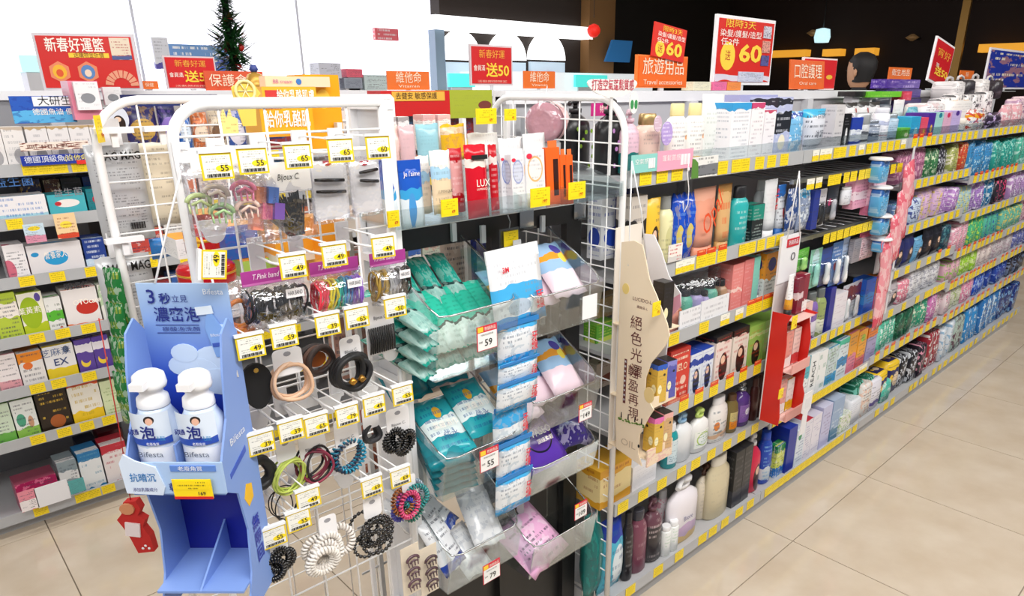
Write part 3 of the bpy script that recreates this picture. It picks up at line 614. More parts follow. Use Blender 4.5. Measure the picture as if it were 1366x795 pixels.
# red spine panels on two dye boxes are part of the print; next shelf: pump bottles
row('fifth shelf, nearest right bay', .457, FR+.01, [
 (800, 842, 620, 'carton', 'golden yellow soap box', dict(mat=pk('#e0a42c', '#f2dca0', (.2, .8), ink='#a04018', rows=6, inkf=.7), top=M('#e8b43c'), d=.10)),
 (843, 876, 616, 'carton', 'plain white soap box', dict(mat=pk('#f2f0f2', inkf=.15), top=WHITE, d=.10)),
 (893, 909, 566, 'bottle', 'teal mouthwash bottle with white label', dict(mat=M('#1f9aa0', .15), cap=WHITE, style='slim', label=pk('#dcecf0', ink='#2a6a88'))),
 (905, 928, 553, 'bottle', 'white pump bottle with clear blue pump', dict(mat=M('#eef0f2', .25), cap=M('#9cc4e4', .2), style='pump', d=.05)),
 (928, 951, 547, 'bottle', 'white pump bottle with green round label', dict(mat=M('#f2f2f0', .25), cap=M('#c4dc74', .3), style='pump', label=pk('#f4f6ee', circ='#b8d070', cc=(.5, .5, .4, 1), circ2='#eef4f0', dc=(.5, .5, .34, 1), ink='#3a8a4a', rows=7), d=.05)),
 (952, 976, 531, 'bottle', 'flat white bottle with orange square', dict(mat=pk('#f2eeea', '#f2c8a0', (.12, .25), circ='#ee8a30', cc=(.25, .45, .12, 1), ink='#5a6a7a', rows=9), style='flip', d=.045)),
 (976, 989, 528, 'bottle', 'olive brown bottle with orange label', dict(mat=M('#7a6a3c', .2), cap=M('#5a4028'), style='flip', label=pk('#c8b878', '#e88c20', (.0, .45)))),
 (990, 1006, 512, 'bottle', 'purple liquid soap bottle with silver pump', dict(mat=M('#5c3c88', .15), cap=M('#c4c8cc', .2, .7), style='pump', label=pk('#8a60b0', circ='#e8e0f0', cc=(.5, .6, .2, 1)))),
 (1007, 1023, 503, 'bottle', 'dark brown slim bottle', dict(mat=pk('#4a2420', inkf=.2), cap=M('#5a3830'), style='slim'), 2),
])
row('bottom shelf, nearest right bay', .12, FR+.01, [
 (790, 810, 690, 'pouch', 'deep teal refill pouch', dict(mat=pk('#12706e', circ='#1c9a90', mott=.5, inkf=.3), d=.07)),
 (808, 838, 697, 'pouch', 'blue and turquoise refill pouch', dict(mat=pk('#4ab4d0', band2='#1c38a0', cr=(.75, 1.2), circ='#dfeaf0', cc=(.6, .4, .28, 1), ink='#2a5a90', rows=9), d=.07), 1, -.01),
 (836, 848, 686, 'bottle', 'black shampoo bottle with steel lid', dict(mat=pk('#262226', ink='#aaaaaa', inkf=.4), cap=BK, style='flip')),
 (848, 868, 683, 'bottle', 'plum flat bottle with curved lid', dict(mat=pk('#7c4458', inkf=.3, ink='#e8c8d0', rows=8), cap=M('#3a3a44', .2), style='flip', d=.05)),
 (868, 889, 668, 'bottle', 'black pump bottle with plum shoulder', dict(mat=pk('#3a3438', '#6a4450', (.75, 1.2), ink='#c8b8b8', rows=10), cap=M('#6a4450', .3), style='pump')),
 (888, 908, 700, 'bottle', 'small white screw cap bottle', dict(mat=pk('#eef0ee', ink='#5aa868', rows=8, inkf=.4), cap=WHITE, style='can', d=.035), 2, -.01),
 (882, 895, 656, 'bottle', 'white bottle with pink blossoms', dict(mat=pk('#efe6ea', circ='#e06a90', mott=.6, inkf=.2), style='flip', d=.04), 1, .06),
 (898, 938, 636, 'bottle', 'large white lilac and yellow pump bottle', dict(mat=pk('#f3eef4', '#f6d48c', (-.2, .16), '#dcc0e4', (.16, .34), inkf=.0), cap=WHITE, style='pump', d=.06)),
 (936, 957, 621, 'bottle', 'beige bottle with brown pump', dict(mat=pk('#eadfca', inkf=.2, circ='#2a4a9a', cc=(.5, .45, .08, .6)), cap=M('#4a2c20', .3), style='pump', d=.05), 1, .03),
 (950, 980, 609, 'bottle', 'large cream square shouldered bottle', dict(mat=pk('#ddd0ae', inkf=.08), cap=M('#efe8d8'), style='flip', d=.06)),
 (979, 1002, 598, 'carton', 'tall black shampoo box', dict(mat=pk('#232428', '#3a3c44', (.0, .3), inkf=.3, ink='#888888'), top=M('#3a3a3e'), d=.08), 2),
 (1003, 1020, 581, 'bottle', 'red pink shampoo bottle with model', dict(mat=face('#dc2c50', hair='#3a1418', inkf=.0), cap=WHITE, style='pump')),
 (1021, 1034, 578, 'bottle', 'royal blue shampoo bottle', dict(mat=pk('#1d4cc0', '#e0ecf4', (.1, .4), ink='#8ac0e8'), cap=M('#1d4cc0', .3), style='flip')),
 (1035, 1056, 590, 'carton', 'leaning yellow and green toothpaste box', dict(mat=pk('#d8e060', '#2a78c8', (.0, .3), '#28904a', (.8, 1.2), mott=.5, circ='#f0f4f0'), d=.035), 2),
])
# -- second bay
row('bottom shelf, second right bay', .12, FR, [
 (1050, 1061, 570, 'carton', 'navy blue toothpaste box', dict(mat=pk('#1a2f9c', inkf=.2), top=M('#223aa8'), d=.12)),
 (1061, 1072, 572, 'carton', 'white box with green emblem', dict(mat=pk('#dfe8f0', circ='#3a9a60', cc=(.4, .8, .2, .5), ink='#4a60a8'), d=.12)),
 (1072, 1082, 560, 'carton', 'white box with red flap', dict(mat=pk('#e8e4ee', ink='#8a90b8', rows=16), top=M('#c03040'), d=.12)),
 (1082, 1094, 553, 'carton', 'white box with pale lilac print', dict(mat=pk('#ece8f2', ink='#a8a0c8', rows=16), top=M('#ded8ea'), d=.12)),
 (1095, 1108, 541, 'carton', 'pale lavender box', dict(mat=pk('#c8c8e8', ink='#8a70a8', rows=12), top=M('#d8d8f0'), d=.12)),
 (1109, 1124, 531, 'carton', 'blue grey box', dict(mat=pk('#9cb4d4', '#5a88a8', (.0, .3), ink='#e8f0f8'), top=M('#b4c4dc'), d=.12)),
 (1120, 1134, 553, 'carton', 'white and lime box', dict(mat=pk('#e4e8e0', circ='#9cc050', mott=.7), d=.06), 1, -.01),
 (1134, 1150, 533, 'pads', 'white wrapped pad pack', dict(mat=pk('#e2e4ea', ink='#a8b0c0'), d=.1)),
 (1150, 1164, 512, 'pads', 'white and orange wrapped pack', dict(mat=pk('#e8e4e0', circ='#e89040', mott=.4), d=.1)),
 (1162, 1177, 506, 'pads', 'white and purple wrapped pad pack', dict(mat=pk('#e6e4ee', '#6a58a8', (.2, .32)), d=.12)),
 (1177, 1190, 509, 'pads', 'teal and white wrapped pack', dict(mat=pk('#4cc0ac', circ='#e8f4f0', mott=.6), d=.12)),
])
row('fifth shelf, second right bay', .434, FR, [
 (1056, 1068, 500, 'carton', 'pink red toothbrush card box', dict(mat=pk('#f0b8b0', '#c83030', (.2, .5)), d=.05)),
 (1068, 1079, 477, 'carton', 'turquoise toothbrush box', dict(mat=pk('#4cb8c8', '#f0f4f4', (0, .5)), d=.06)),
 (1079, 1090, 472, 'carton', 'white toothbrush box with dark upright lettering', dict(mat=pk('#f2f4f4', inkf=.0), d=.06), 1),
 (1090, 1102, 468, 'carton', 'white toothbrush box with teal lettering', dict(mat=pk('#f0f2f2', ink='#20886c', rows=4, inkf=.6), d=.06)),
 (1102, 1117, 463, 'carton', 'clear and blue floss pack', dict(mat=pk('#c8d8dc', '#2a98d0', (.05, .3), circ='#78a868', mott=.5), d=.05)),
 (1117, 1131, 452, 'carton', 'white and blue toothbrush twin pack', dict(mat=pk('#dce8ee', '#2a88c0', (.3, .55), '#3ac0a0', (.85, 1.2)), d=.05)),
 (1131, 1143, 443, 'carton', 'orange and pink childrens toothpaste box', dict(mat=pk('#f0a428', '#e08098', (0, .45)), d=.06)),
 (1143, 1155, 440, 'carton', 'orange box with lime oval', dict(mat=pk('#f2a82c', circ='#a8c83c', cc=(.55, .78, .25, .4), band='#d86a70', br=(0, .3)), d=.06)),
 (1156, 1169, 435, 'carton', 'orange and lavender box', dict(mat=pk('#a8a0c8', band2='#e87c1c', cr=(.7, 1.2)), d=.06)),
 (1170, 1190, 425, 'pads', 'mint green wrapped packet', dict(mat=pk('#7cd4c0', mott=.3, circ='#2a7a60'), d=.08), 2),
])
row('fourth shelf, second right bay', .69, FR, [
 (1063, 1081, 405, 'carton', 'pink and white cream box', dict(mat=pk('#e8c4bc', '#f4f0f0', (.3, .7)), d=.06)),
 (1082, 1094, 391, 'bottle', 'purple mouthwash bottle with ribbed cap', dict(mat=pk('#8468b0', '#e8e4f0', (.1, .5)), cap=M('#7a8080', .25, .4), style='slim')),
 (1094, 1105, 385, 'bottle', 'olive mouthwash bottle with ribbed cap', dict(mat=pk('#98a868', '#e8ecd8', (.1, .45)), cap=M('#7a8080', .25, .4), style='slim')),
 (1105, 1112, 384, 'carton', 'navy blue slim box', dict(mat=pk('#242c90', inkf=.3), d=.06)),
 (1112, 1128, 391, 'carton', 'white box with faint pink text', dict(mat=pk('#e8e4ea', ink='#b090a8', rows=14, inkf=.4), d=.05)),
 (1128, 1153, 378, 'card', 'blister card with white toothbrush heads', dict(mat=pk('#c8ccd8', '#7a2430', (.5, .9)), d=.02), 2),
 (1153, 1166, 372, 'carton', 'blue striped box', dict(mat=pk('#2a60c8', '#3a8ad8', (.3, .6)), d=.06)),
 (1166, 1176, 370, 'carton', 'magenta and orange striped box', dict(mat=pk('#c83a78', '#e8902c', (.5, 1.2)), d=.06)),
])
row('second hook row, second right bay', .9, FR-.01, [
 (1068, 1085, 333, 'card', 'lime green floss card', dict(mat=pk('#5cb838', inkf=.4, ink='#e8f8d8'), item=M('#a8e080'), pb=362, d=.02)),
 (1085, 1101, 333, 'card', 'aqua card with round floss boxes', dict(mat=pk('#8cd0b8', circ='#c8ecf0', cc=(.5, .7, .3, 1)), item=M('#a4e0d4'), pb=385, d=.02)),
 (1101, 1116, 332, 'card', 'navy card with white toothbrush', dict(mat=pk('#234a9a', '#182c70', (0, .3)), pb=382, d=.025)),
 (1116, 1129, 324, 'card', 'blue and red toothbrush card', dict(mat=pk('#4a78b8', circ='#c84848', cc=(.5, .45, .2, .5), ink='#f0f4f8'), pb=382, d=.025)),
 (1129, 1138, 318, 'card', 'pale blue slim toothbrush card', dict(mat=pk('#a8bcdc', '#3a58b0', (.0, .4)), pb=380, d=.025)),
 (1138, 1148, 319, 'carton', 'grey hanging box', dict(mat=pk('#98949a'), pb=350, d=.02)),
 (1147, 1168, 309, 'pouch', 'pink printed card leaning forward', dict(mat=pk('#f0d4dc', '#e07088', (.8, 1.2), circ='#a83858', mott=.4), pb=346, d=.015)),
 (1170, 1183, 330, 'pouch', 'white curved packet on black card', dict(mat=pk('#dcdce0', inkf=.2), pb=364, d=.015)),
])
row('first hook row, second right bay', 1.12, FR-.01, [
 (1054, 1068, 252, 'pouch', 'navy and white sachet behind the string', dict(mat=pk('#2a4a88', mott=.7, circ='#e0e4ec'), pb=310, d=.03)),
 (1068, 1084, 252, 'pouch', 'silver blue crinkled sachet', dict(mat=pk('#8a98b4', mott=.8, circ='#e8f0f4', band2='#3aa0d8', cr=(.8, 1.2)), pb=308, d=.03)),
 (1084, 1092, 254, 'carton', 'navy slim box on hook', dict(mat=pk('#2c3c90'), pb=306, d=.02)),
 (1092, 1107, 253, 'card', 'white and black razor card', dict(mat=pk('#d8d6dc', '#1c1c20', (.1, .5), circ='#e8a060', cc=(.5, .35, .15, 1)), item=BK, pb=303, d=.02)),
 (1108, 1124, 248, 'card', 'black card with magenta mark', dict(mat=pk('#1c1c22', circ='#e83c80', cc=(.3, .55, .15, .7)), item=M('#b8b8c0'), pb=296, d=.02)),
 (1127, 1139, 250, 'bottle', 'white tube hanging on hook', dict(mat=pk('#e0e2ea'), style='can', pb=273, d=.03)),
 (1139, 1162, 238, 'carton', 'pink hanging carton', dict(mat=pk('#e8a4bc', '#f4dce4', (.3, .6), ink='#b05078', rows=9), top=M('#e8b4c8'), pb=277, d=.04)),
 (1163, 1180, 236, 'carton', 'tall pink and white hanging carton', dict(mat=pk('#f0c4d4', '#d87898', (0, .25), ink='#a06088', rows=9), top=M('#f4d4e0'), pb=286, d=.04), 1, -.02),
])
# -- far bays: measured in metres along the shelf
def far(where, x0, x1, z, seq, depth=.0):
    tot = sum(s[3]*s[4] for s in seq); k = (x1-x0)/tot; x = x0; plan = []
    for kind, desc, kw, w, n, h in seq:
        kw = dict(kw); d = kw.pop('d', .09)
        plan.append((kind, desc, kw, w*k*.96, d, h, x, w*k, FR+depth, z+.022, n, 0)); x += w*k*n
    place(where, plan)
def mm(b, c, **k): return dict(mat=pk(b, circ=c, mott=.9, rough=.25, **k))
T3 = 'third right bay'; T4 = 'fourth right bay'; T5 = 'farthest right bay'
far('second shelf, '+T3, 3.17, 4.03, 1.21, [('pads', 'mauve striped pad pack', mm('#b06a90', '#e8b8c8', ink='#3a1c30', rows=5), .06, 5, .145), ('pads', 'green and white pad pack', mm('#3a7a4c', '#dcecc8'), .065, 2, .14), ('pads', 'black dotted pad pack', mm('#2a2a34', '#e0e0ea'), .06, 2, .14), ('pads', 'olive leaf print pad pack', mm('#a8b060', '#f0ead0'), .07, 2, .14), ('pads', 'orange red pad pack', mm('#c84a30', '#e8b070'), .07, 1, .14)])
far('third shelf, '+T3, 3.17, 4.03, 1.01, [('pads', 'blue and white night pad pack', mm('#6a90c8', '#e8f0f8', band='#3ab0b8', br=(0, .3)), .11, 2, .12), ('pads', 'navy lettered pad pack', mm('#cddcf0', '#2a3c90'), .11, 1, .12), ('pads', 'lilac and gold pad pack', mm('#dcb8dc', '#e8d070'), .10, 3, .135), ('pads', 'violet film pad pack', mm('#b888cc', '#f0e4f4'), .10, 2, .14)])
far('fourth shelf, '+T3, 3.17, 4.03, .815, [('pouch', 'pink packet with portrait', dict(mat=face('#e8b8b0'), d=.04), .11, 1, .12), ('pouch', 'navy packet with portrait', dict(mat=face('#2a3068'), d=.04), .12, 2, .15), ('pouch', 'sky blue packet with model', dict(mat=face('#6aa8d0'), d=.04), .11, 1, .12), ('pouch', 'black packet with pale model', dict(mat=face('#1c1c26'), d=.04), .12, 2, .155), ('pads', 'dark teal packet', mm('#24485a', '#4a8088'), .12, 1, .13)])
far('fifth shelf, '+T3, 3.17, 4.03, .628, [('pouch', 'black and white photo print packet', dict(mat=face('#b8b0b4', hair='#141418'), d=.05), .11, 2, .13), ('pads', 'pink and white overnight pack', mm('#e88ca0', '#f4e8ea'), .11, 1, .11), ('pads', 'white pad pack with grey print', mm('#e4e4e8', '#a8a8b4'), .10, 4, .14)])
far('sixth shelf, '+T3, 3.17, 4.03, .425, [('pads', 'mint green pad pack', mm('#5cc4a4', '#e0f4ec'), .10, 3, .145), ('pads', 'dark green pad pack', mm('#1c5a40', '#4a9070'), .09, 2, .15), ('pads', 'emerald and white pad pack', mm('#3aa884', '#e8f0d8'), .10, 2, .155), ('pads', 'magenta and white pad pack', mm('#d078b8', '#f0dcec'), .10, 1, .15)])
far('bottom shelf, '+T3, 3.17, 4.03, .10, [('pads', 'dark green diaper pack', mm('#1c6a50', '#7ccab8'), .11, 2, .19), ('pads', 'navy and yellow overnight diaper pack', dict(mat=pk('#24245c', band2='#f0c828', cr=(.78, 1.2), circ='#f0d8b8', cc=(.65, .45, .22, 1), circ2='#f4c830', dc=(.3, .5, .13, 1)), d=.2), .16, 2, .19), ('pads', 'black and white diaper pack', mm('#1c1c24', '#d8dce4'), .12, 2, .19), ('pads', 'black and pink lettered pack', mm('#26202c', '#e8a0b8'), .10, 1, .19)])
for (w, zz, hs, s) in (
 ('second shelf, '+T4, 1.165, .18, [('#3a88c0', '#b8e0f0', 'aqua wave print pack'), ('#2a9c90', '#a0e0d0', 'teal pack')]),
 ('third shelf, '+T4, .97, .15, [('#a8c8d0', '#e8e070', 'pale teal and yellow pack'), ('#a880c8', '#f0e8f4', 'lavender pack'), ('#2a78a8', '#e0eef4', 'blue wrapped pack'), ('#282430', '#e84878', 'black and pink pack')]),
 ('fourth shelf, '+T4, .775, .15, [('#e8a8bc', '#f8ecf0', 'pink flower print pack'), ('#4ab880', '#c8f060', 'lime and green pack'), ('#58b8a0', '#2848b0', 'teal blue pack')]),
 ('fifth shelf, '+T4, .60, .13, [('#e0b0c0', '#90c850', 'rose and green pack'), ('#a8dc3c', '#e8f8b0', 'lime green pack'), ('#e8dcd8', '#c8b0b0', 'cream wrapped pack')]),
 ('sixth shelf, '+T4, .41, .15, [('#e8d8dc', '#d890a8', 'blush pink pack'), ('#e0e4d0', '#a8c070', 'cream and leaf green pack'), ('#e898b8', '#f4f0f4', 'rose pink pack'), ('#2858c8', '#a0c0f0', 'bright blue pack')]),
 ('bottom shelf, '+T4, .10, .22, [('#a02838', '#f0ecec', 'crimson and white diaper pack'), ('#dce4ec', '#88b0d0', 'white and pale blue diaper pack'), ('#a8bcb4', '#5a3048', 'grey green diaper pack'), ('#2a8cd0', '#e0f0f8', 'sky blue diaper pack')]),
 ('second shelf, '+T5, 1.165, .18, [('#48b098', '#c0e8e0', 'sea green pack'), ('#e0a0b8', '#f8f0f0', 'soft pink pack')]),
 ('third shelf, '+T5, .97, .15, [('#b890c8', '#f4ecf8', 'lilac pack'), ('#e8e8ec', '#90a0b0', 'grey white pack')]),
 ('fourth shelf, '+T5, .775, .15, [('#70c0a8', '#f0e070', 'green and yellow pack'), ('#e8c0c8', '#a06080', 'dusty pink pack')]),
 ('fifth shelf, '+T5, .60, .14, [('#d8d0d4', '#b898a8', 'beige pink pack'), ('#6870b8', '#d8dcf4', 'indigo pack')]),
 ('sixth shelf, '+T5, .41, .16, [('#2848a8', '#88a8e0', 'cobalt blue pack'), ('#282838', '#7888a8', 'midnight blue pack')]),
 ('bottom shelf, '+T5, .10, .24, [('#2878c0', '#d0e8f8', 'ocean blue diaper pack'), ('#203478', '#88b8e8', 'navy diaper pack')])):
    x0, x1 = (4.07, 4.93) if T4 in w else (4.97, 5.83); n = 8 if T4 in w else 6; n = max(1, round(n/len(s)))
    far(w, x0, x1, zz, [('pads', d, mm(a, b), .1, n, hs) for a, b, d in s])
far('top shelf back row, '+T4, 4.1, 4.9, 1.39, [('pads', 'white and black tissue bundle', mm('#ece8e8', '#2a2a30'), .14, 5, .19)], .16)
far('top shelf, '+T5, 4.97, 5.8, 1.39, [('pads', 'pale pink tissue bundle', mm('#ecd0d4', '#b088a8'), .16, 5, .18)], .05)
# ================================================================ SHELF STOCK, far aisle (left)
FB = BY+.02; LB = 'left far shelving'
GB = dict(ink='#8a8a90', rows=7, inkf=.5)
row('top shelf, '+LB, 1.356, FB+.02, [
 (-24, 36, 170, 'carton', 'white box with gold corner and grey flower', dict(mat=pk('#e6e2e0', band2='#c0b0a0', cr=(.92, 1.2), circ='#a8a6a8', cc=(.6, .3, .26, .7), **GB), d=.08), 2),
 (38, 150, 168, 'carton', 'white grey patterned box with gold corner', dict(mat=pk('#e4e0e0', band2='#b89c70', cr=(.93, 1.2), circ='#9a989c', cc=(.55, .3, .26, .7), **GB), d=.08), 4)])
row('second shelf, '+LB,  1.175, FB, [
 (-10, 64, 262, 'carton', 'white probiotic box with blue print', dict(mat=pk('#ece8ea', '#a8d0dc', (0, .3), ink='#3a78c0', rows=5, inkf=.6), d=.1), 1),
 (65, 116, 259, 'carton', 'turquoise box with white cloud badge', dict(mat=pk('#4ab0bc', circ='#f0e8e4', cc=(.5, .62, .33, .5), circ2='#c03038', dc=(.25, .62, .09, 1), inkf=.0), top=M('#2a8a94'), d=.1), 1),
 (117, 142, 252, 'carton', 'deep teal box behind wire rack', dict(mat=pk('#1c7a84', circ='#c83040', cc=(.4, .6, .12, 1)), d=.1), 1)])
row('second shelf back row, '+LB, 1.175, FB+.13, [
 (30, 58, 240, 'carton', 'dark navy and gold tin box', dict(mat=pk('#1c2450', circ='#c8a040', mott=.7), d=.1)),
 (62, 84, 240, 'carton', 'brown and gold box', dict(mat=pk('#5a3020', circ='#d8c8a0', mott=.8), d=.1)),
 (85, 112, 238, 'carton', 'black box with teal foot', dict(mat=pk('#20242c', '#1c8a88', (0, .4)), d=.1)),
 (114, 130, 236, 'carton', 'cobalt blue box', dict(mat=pk('#1c4a9c'), d=.1))])
row('third shelf, '+LB, .971, FB, [
 (8, 37, 327, 'carton', 'white box with black and rose curve', dict(mat=pk('#ece8ea', circ='#d06a80', cc=(.1, .3, .3, 1)), d=.1)),
 (38, 112, 325, 'carton', 'white box with large blue oval', dict(mat=pk('#e4e0e2', circ='#2a9cd4', cc=(.5, .55, .22, 1.0), circ2='#2a90c8', dc=(.13, .72, .07, 1), inkf=.0), d=.1)),
 (113, 142, 318, 'carton', 'navy and white box', dict(mat=pk('#24408c', '#c8dcec', (.0, .35), ink='#e0e8f4', rows=6), d=.1))])
row('fourth shelf, '+LB, .756, FB, [
 (-6, 27, 392, 'carton', 'yellow green box at left edge', dict(mat=pk('#b4c840', '#f0e8e0', (.5, .8)), d=.1)),
 (28, 62, 391, 'carton', 'lime box with large green oval', dict(mat=pk('#ece8d8', '#b8c824', (0, .3), circ='#9cb820', cc=(.42, .55, .42, .85), circ2='#5a4898', dc=(.8, .88, .12, .8), inkf=.0), d=.1)),
 (63, 85, 397, 'carton', 'small white and green box', dict(mat=pk('#e8e8e4', '#58b434', (.35, .6), circ='#c06050', cc=(.7, .12, .1, .5), ink='#3a4a3a', rows=7), d=.1)),
 (86, 133, 385, 'carton', 'white box with red blob emblem', dict(mat=pk('#ece6e4', '#e07038', (0, .14), circ='#c4342a', cc=(.65, .5, .32, .55), inkf=.0), d=.1)),
 (134, 168, 378, 'carton', 'pale box behind green sachets', dict(mat=pk('#e4e4dc', circ='#6ab04a', mott=.5), d=.1))])
row('fifth shelf, '+LB, .566, FB, [
 (-4, 26, 474, 'carton', 'white and pink box at left edge', dict(mat=pk('#ece4e4', '#e0a0a8', (0, .3)), d=.1)),
 (27, 60, 470, 'carton', 'white box with orange top', dict(mat=pk('#e4e0de', band2='#e88a24', cr=(.72, 1.2), circ='#e07030', cc=(.35, .62, .2, .5), ink='#4a4a58', rows=7), d=.1)),
 (61, 102, 461, 'carton', 'white and yellow box lettered EX', dict(mat=pk('#e8e6e6', '#e4c828', (0, .38), circ='#202024', cc=(.75, .85, .1, 1), inkf=.0), d=.1)),
 (103, 148, 451, 'carton', 'purple box with yellow crescent', dict(mat=pk('#5c4498', band2='#e8e4ec', cr=(.62, .88), circ='#f0d040', cc=(.45, .36, .28, .5), circ2='#5c4498', dc=(.5, .46, .26, .5), inkf=.0), d=.1), 2)])
row('sixth shelf, '+LB, .366, FB, [
 (-8, 18, 540, 'carton', 'pale green box at left edge', dict(mat=pk('#cfe0c8', '#6ab04a', (0, .3)), d=.1)),
 (19, 50, 533, 'carton', 'white and leaf green box', dict(mat=pk('#e4e8e4', '#8cc050', (0, .3), circ='#4aa080', cc=(.3, .5, .2, .8), circ2='#c89878', dc=(.7, .42, .12, 1.2)), d=.1)),
 (51, 93, 520, 'carton', 'black box with gold lettering', dict(mat=pk('#2a2018', circ='#a85a28', cc=(.55, .25, .25, .6), ink='#e0b840', rows=9, inkf=.7), d=.1)),
 (94, 136, 511, 'carton', 'white and golden yellow box with red stripe', dict(mat=pk('#ece8dc', '#f0c824', (0, .32), band2='#e8643c', cr=(.93, 1.2), ink='#c8a818', rows=6), d=.1)),
 (137, 168, 507, 'carton', 'pale green tea box', dict(mat=pk('#d8e4b8', ink='#88a858'), d=.1))])
row('bottom shelf, '+LB, .071, FB, [
 (24, 80, 640, 'carton', 'low magenta box with foil lid', dict(mat=pk('#a82058', circ='#e87ca0', mott=.7), top=M('#c0607a', .3, .5), d=.1)),
 (81, 107, 616, 'carton', 'grey box with four window panels', dict(mat=pk('#8c9aa0', '#e4e4e4', (.1, .4), band2='#e4e4e4', cr=(.5, .72)), d=.1)),
 (108, 138, 603, 'carton', 'white box with steel blue top', dict(mat=pk('#e8ecee', band2='#2a78b0', cr=(.8, 1.2), band='#3a88b8', br=(0, .1), ink='#5a9ab8', rows=8), d=.1)),
 (139, 172, 592, 'carton', 'white box with red top', dict(mat=pk('#ece4e4', band2='#c03040', cr=(.82, 1.2), ink='#c86070', rows=8), d=.1))])
row('bottom shelf back row, '+LB, .071, FB+.14, [
 (108, 134, 590, 'carton', 'dark navy box', dict(mat=pk('#1c2448'), d=.1)), (136, 168, 575, 'carton', 'maroon box', dict(mat=pk('#6a1a28'), d=.1))])
# the blurred stock seen between the racks
pal = ['#c04840', '#e8dcd4', '#3a60a8', '#d8a850', '#7a4a3c', '#e4e0dc', '#2a2c60', '#b0b8a8', '#e07848', '#8a3030', '#c8c0b8', '#40688c']
nmz = ['rust red', 'ivory white', 'mid blue', 'ochre yellow', 'cocoa brown', 'chalk white', 'ink blue', 'sage grey', 'orange', 'dark red', 'stone grey', 'slate blue']
for k, (zz, nm_) in enumerate(((.95, 'third shelf'), (1.155, 'second shelf'), (1.335, 'top shelf'), (.735, 'fourth shelf'))):
    for bi, (a, b) in enumerate(((.66, 1.53), (1.6, 2.46))):
        plan = []; x = 1.3 if zz > 1.3 and bi == 0 else a; i = 0
        while x < b-.05:
            w_ = min([.16, .13, .19, .15][(i+k) % 4], b-x); j = (i*5+k*3+bi*7) % 12
            plan.append(('carton', nmz[j]+' supplement box', dict(mat=pk(pal[j], pal[(j+3) % 12], (0, .3), circ=pal[(j+5) % 12], mott=.4)), w_*.94, .1, (.17 if zz > 1.3 else .13)+.015*((i+k) % 3), x, w_, FB, zz+.022, 1, 0)); x += w_; i += 1
        place(f"{nm_}, {['second', 'third'][bi]} far-aisle bay", plan)
# header boards and show cards on the far top shelf
def board(name, px0, px1, py0, py1, Y, mat, label, cat, th=.006, rz=0, stand=0):
    a = at(px0, py1, Y); b = at(px1, py1, Y); t = at((px0+px1)/2, py0, Y); w = b.x-a.x; h = t.z-a.z
    o = MB().box(-w/2, w/2, 0, th, 0, h).build(name, mat, None, ((a.x+b.x)/2, Y, a.z), (0, 0, rz)); thing(o, label, cat)
    return o, w, h
RED = pk('#d4221e', '#b81a18', (-.2, .04), mott=0, inkf=0); INKW = M('#fff6ea', .5); YEL = M('#f8d23c', .5); DBL = M('#28348c', .5)
o, w, h = board('header_board', 20, 104, 128, 165, 3.2, pk('#2458b8', '#58b0e4', (0, .45), circ='#1c3c9c', mott=.5, inkf=0), 'blue printed header board behind the left far white boxes', 'board')
MB().box(-w*.15, w*.5, -.003, 0, h*.62, h*.98).build('name_plate', M('#f0f2f6'), o); text('大研生', h*.3, M('#26282e'), o, (w*.2, -.004, h*.8)); text('德國魚油 優惠', h*.2, INKW, o, (w*.2, -.001, h*.4))
o, w, h = board('rail_header', 30, 121, 206, 222, 3.035, pk('#20389c', inkf=0), 'navy printed strip above the far top shelf price tags', 'sign', .002)
text('德國頂級魚油', h*.55, M('#e8ecf8'), o, (-w*.1, -.001, h*.55)); text('(維他命)', h*.5, M('#f0e060'), o, (w*.32, -.001, h*.55)); MB().box(w*.3, w*.5, -.001, 0, -.004, h*.3).build('red_corner', M('#e02c24'), o)
o, w, h = board('pattern_strip', 28, 120, 189, 202, 3.03, pk('#f0e0d4', circ='#7a3a2c', mott=.95, inkf=.8, ink='#5a2a20', rows=1), 'brown patterned strip in front of the white grey boxes', 'sign', .002)
o, w, h = board('pink_stand_box', 101, 140, 108, 160, 3.16, pk('#e88ca4', inkf=.2), 'pink display box holding a white packet beside red poster', 'display', .12)
o2, w, h = board('white_packet', 105, 137, 109, 147, 3.13, pk('#eceaec', circ='#8a8c92', cc=(.5, .42, .3, .6), ink='#88888c', rows=8, inkf=.4), 'white packet with grey cauliflower print on pink display box', 'packet', .02)
o, w, h = board('white_packet', 141, 165, 116, 140, 3.2, pk('#e4e4e4', circ='#888c90', cc=(.5, .4, .3, .7), inkf=.3), 'white grey print packet right of the pink display box', 'packet', .02)
a = at(160, 176, 3.1); t = at(160, 141, 3.1); hh = t.z-a.z; n = 20
o = MB().prism([(hh*.42*math.cos(2*PI*i/n), hh*.5+hh*.52*math.sin(2*PI*i/n)) for i in range(n)], 0, .004).build('oval_portrait_card', face('#d8dce8', band='#eceef2', br=(-.2, .2), inkf=0), None, a)
thing(o, 'oval show card with smiling dark haired model behind wire grid', 'card')
o, w, h = board('header_board', 163, 292, 126, 142, 3.1, pk('#1c2458', '#20306c', (0, .5), inkf=0), 'long dark navy header board above the gold bowl packet', 'board'); text('日本KING魚油', h*.6, M('#d8e0f4'), o, (0, -.001, h*.5))
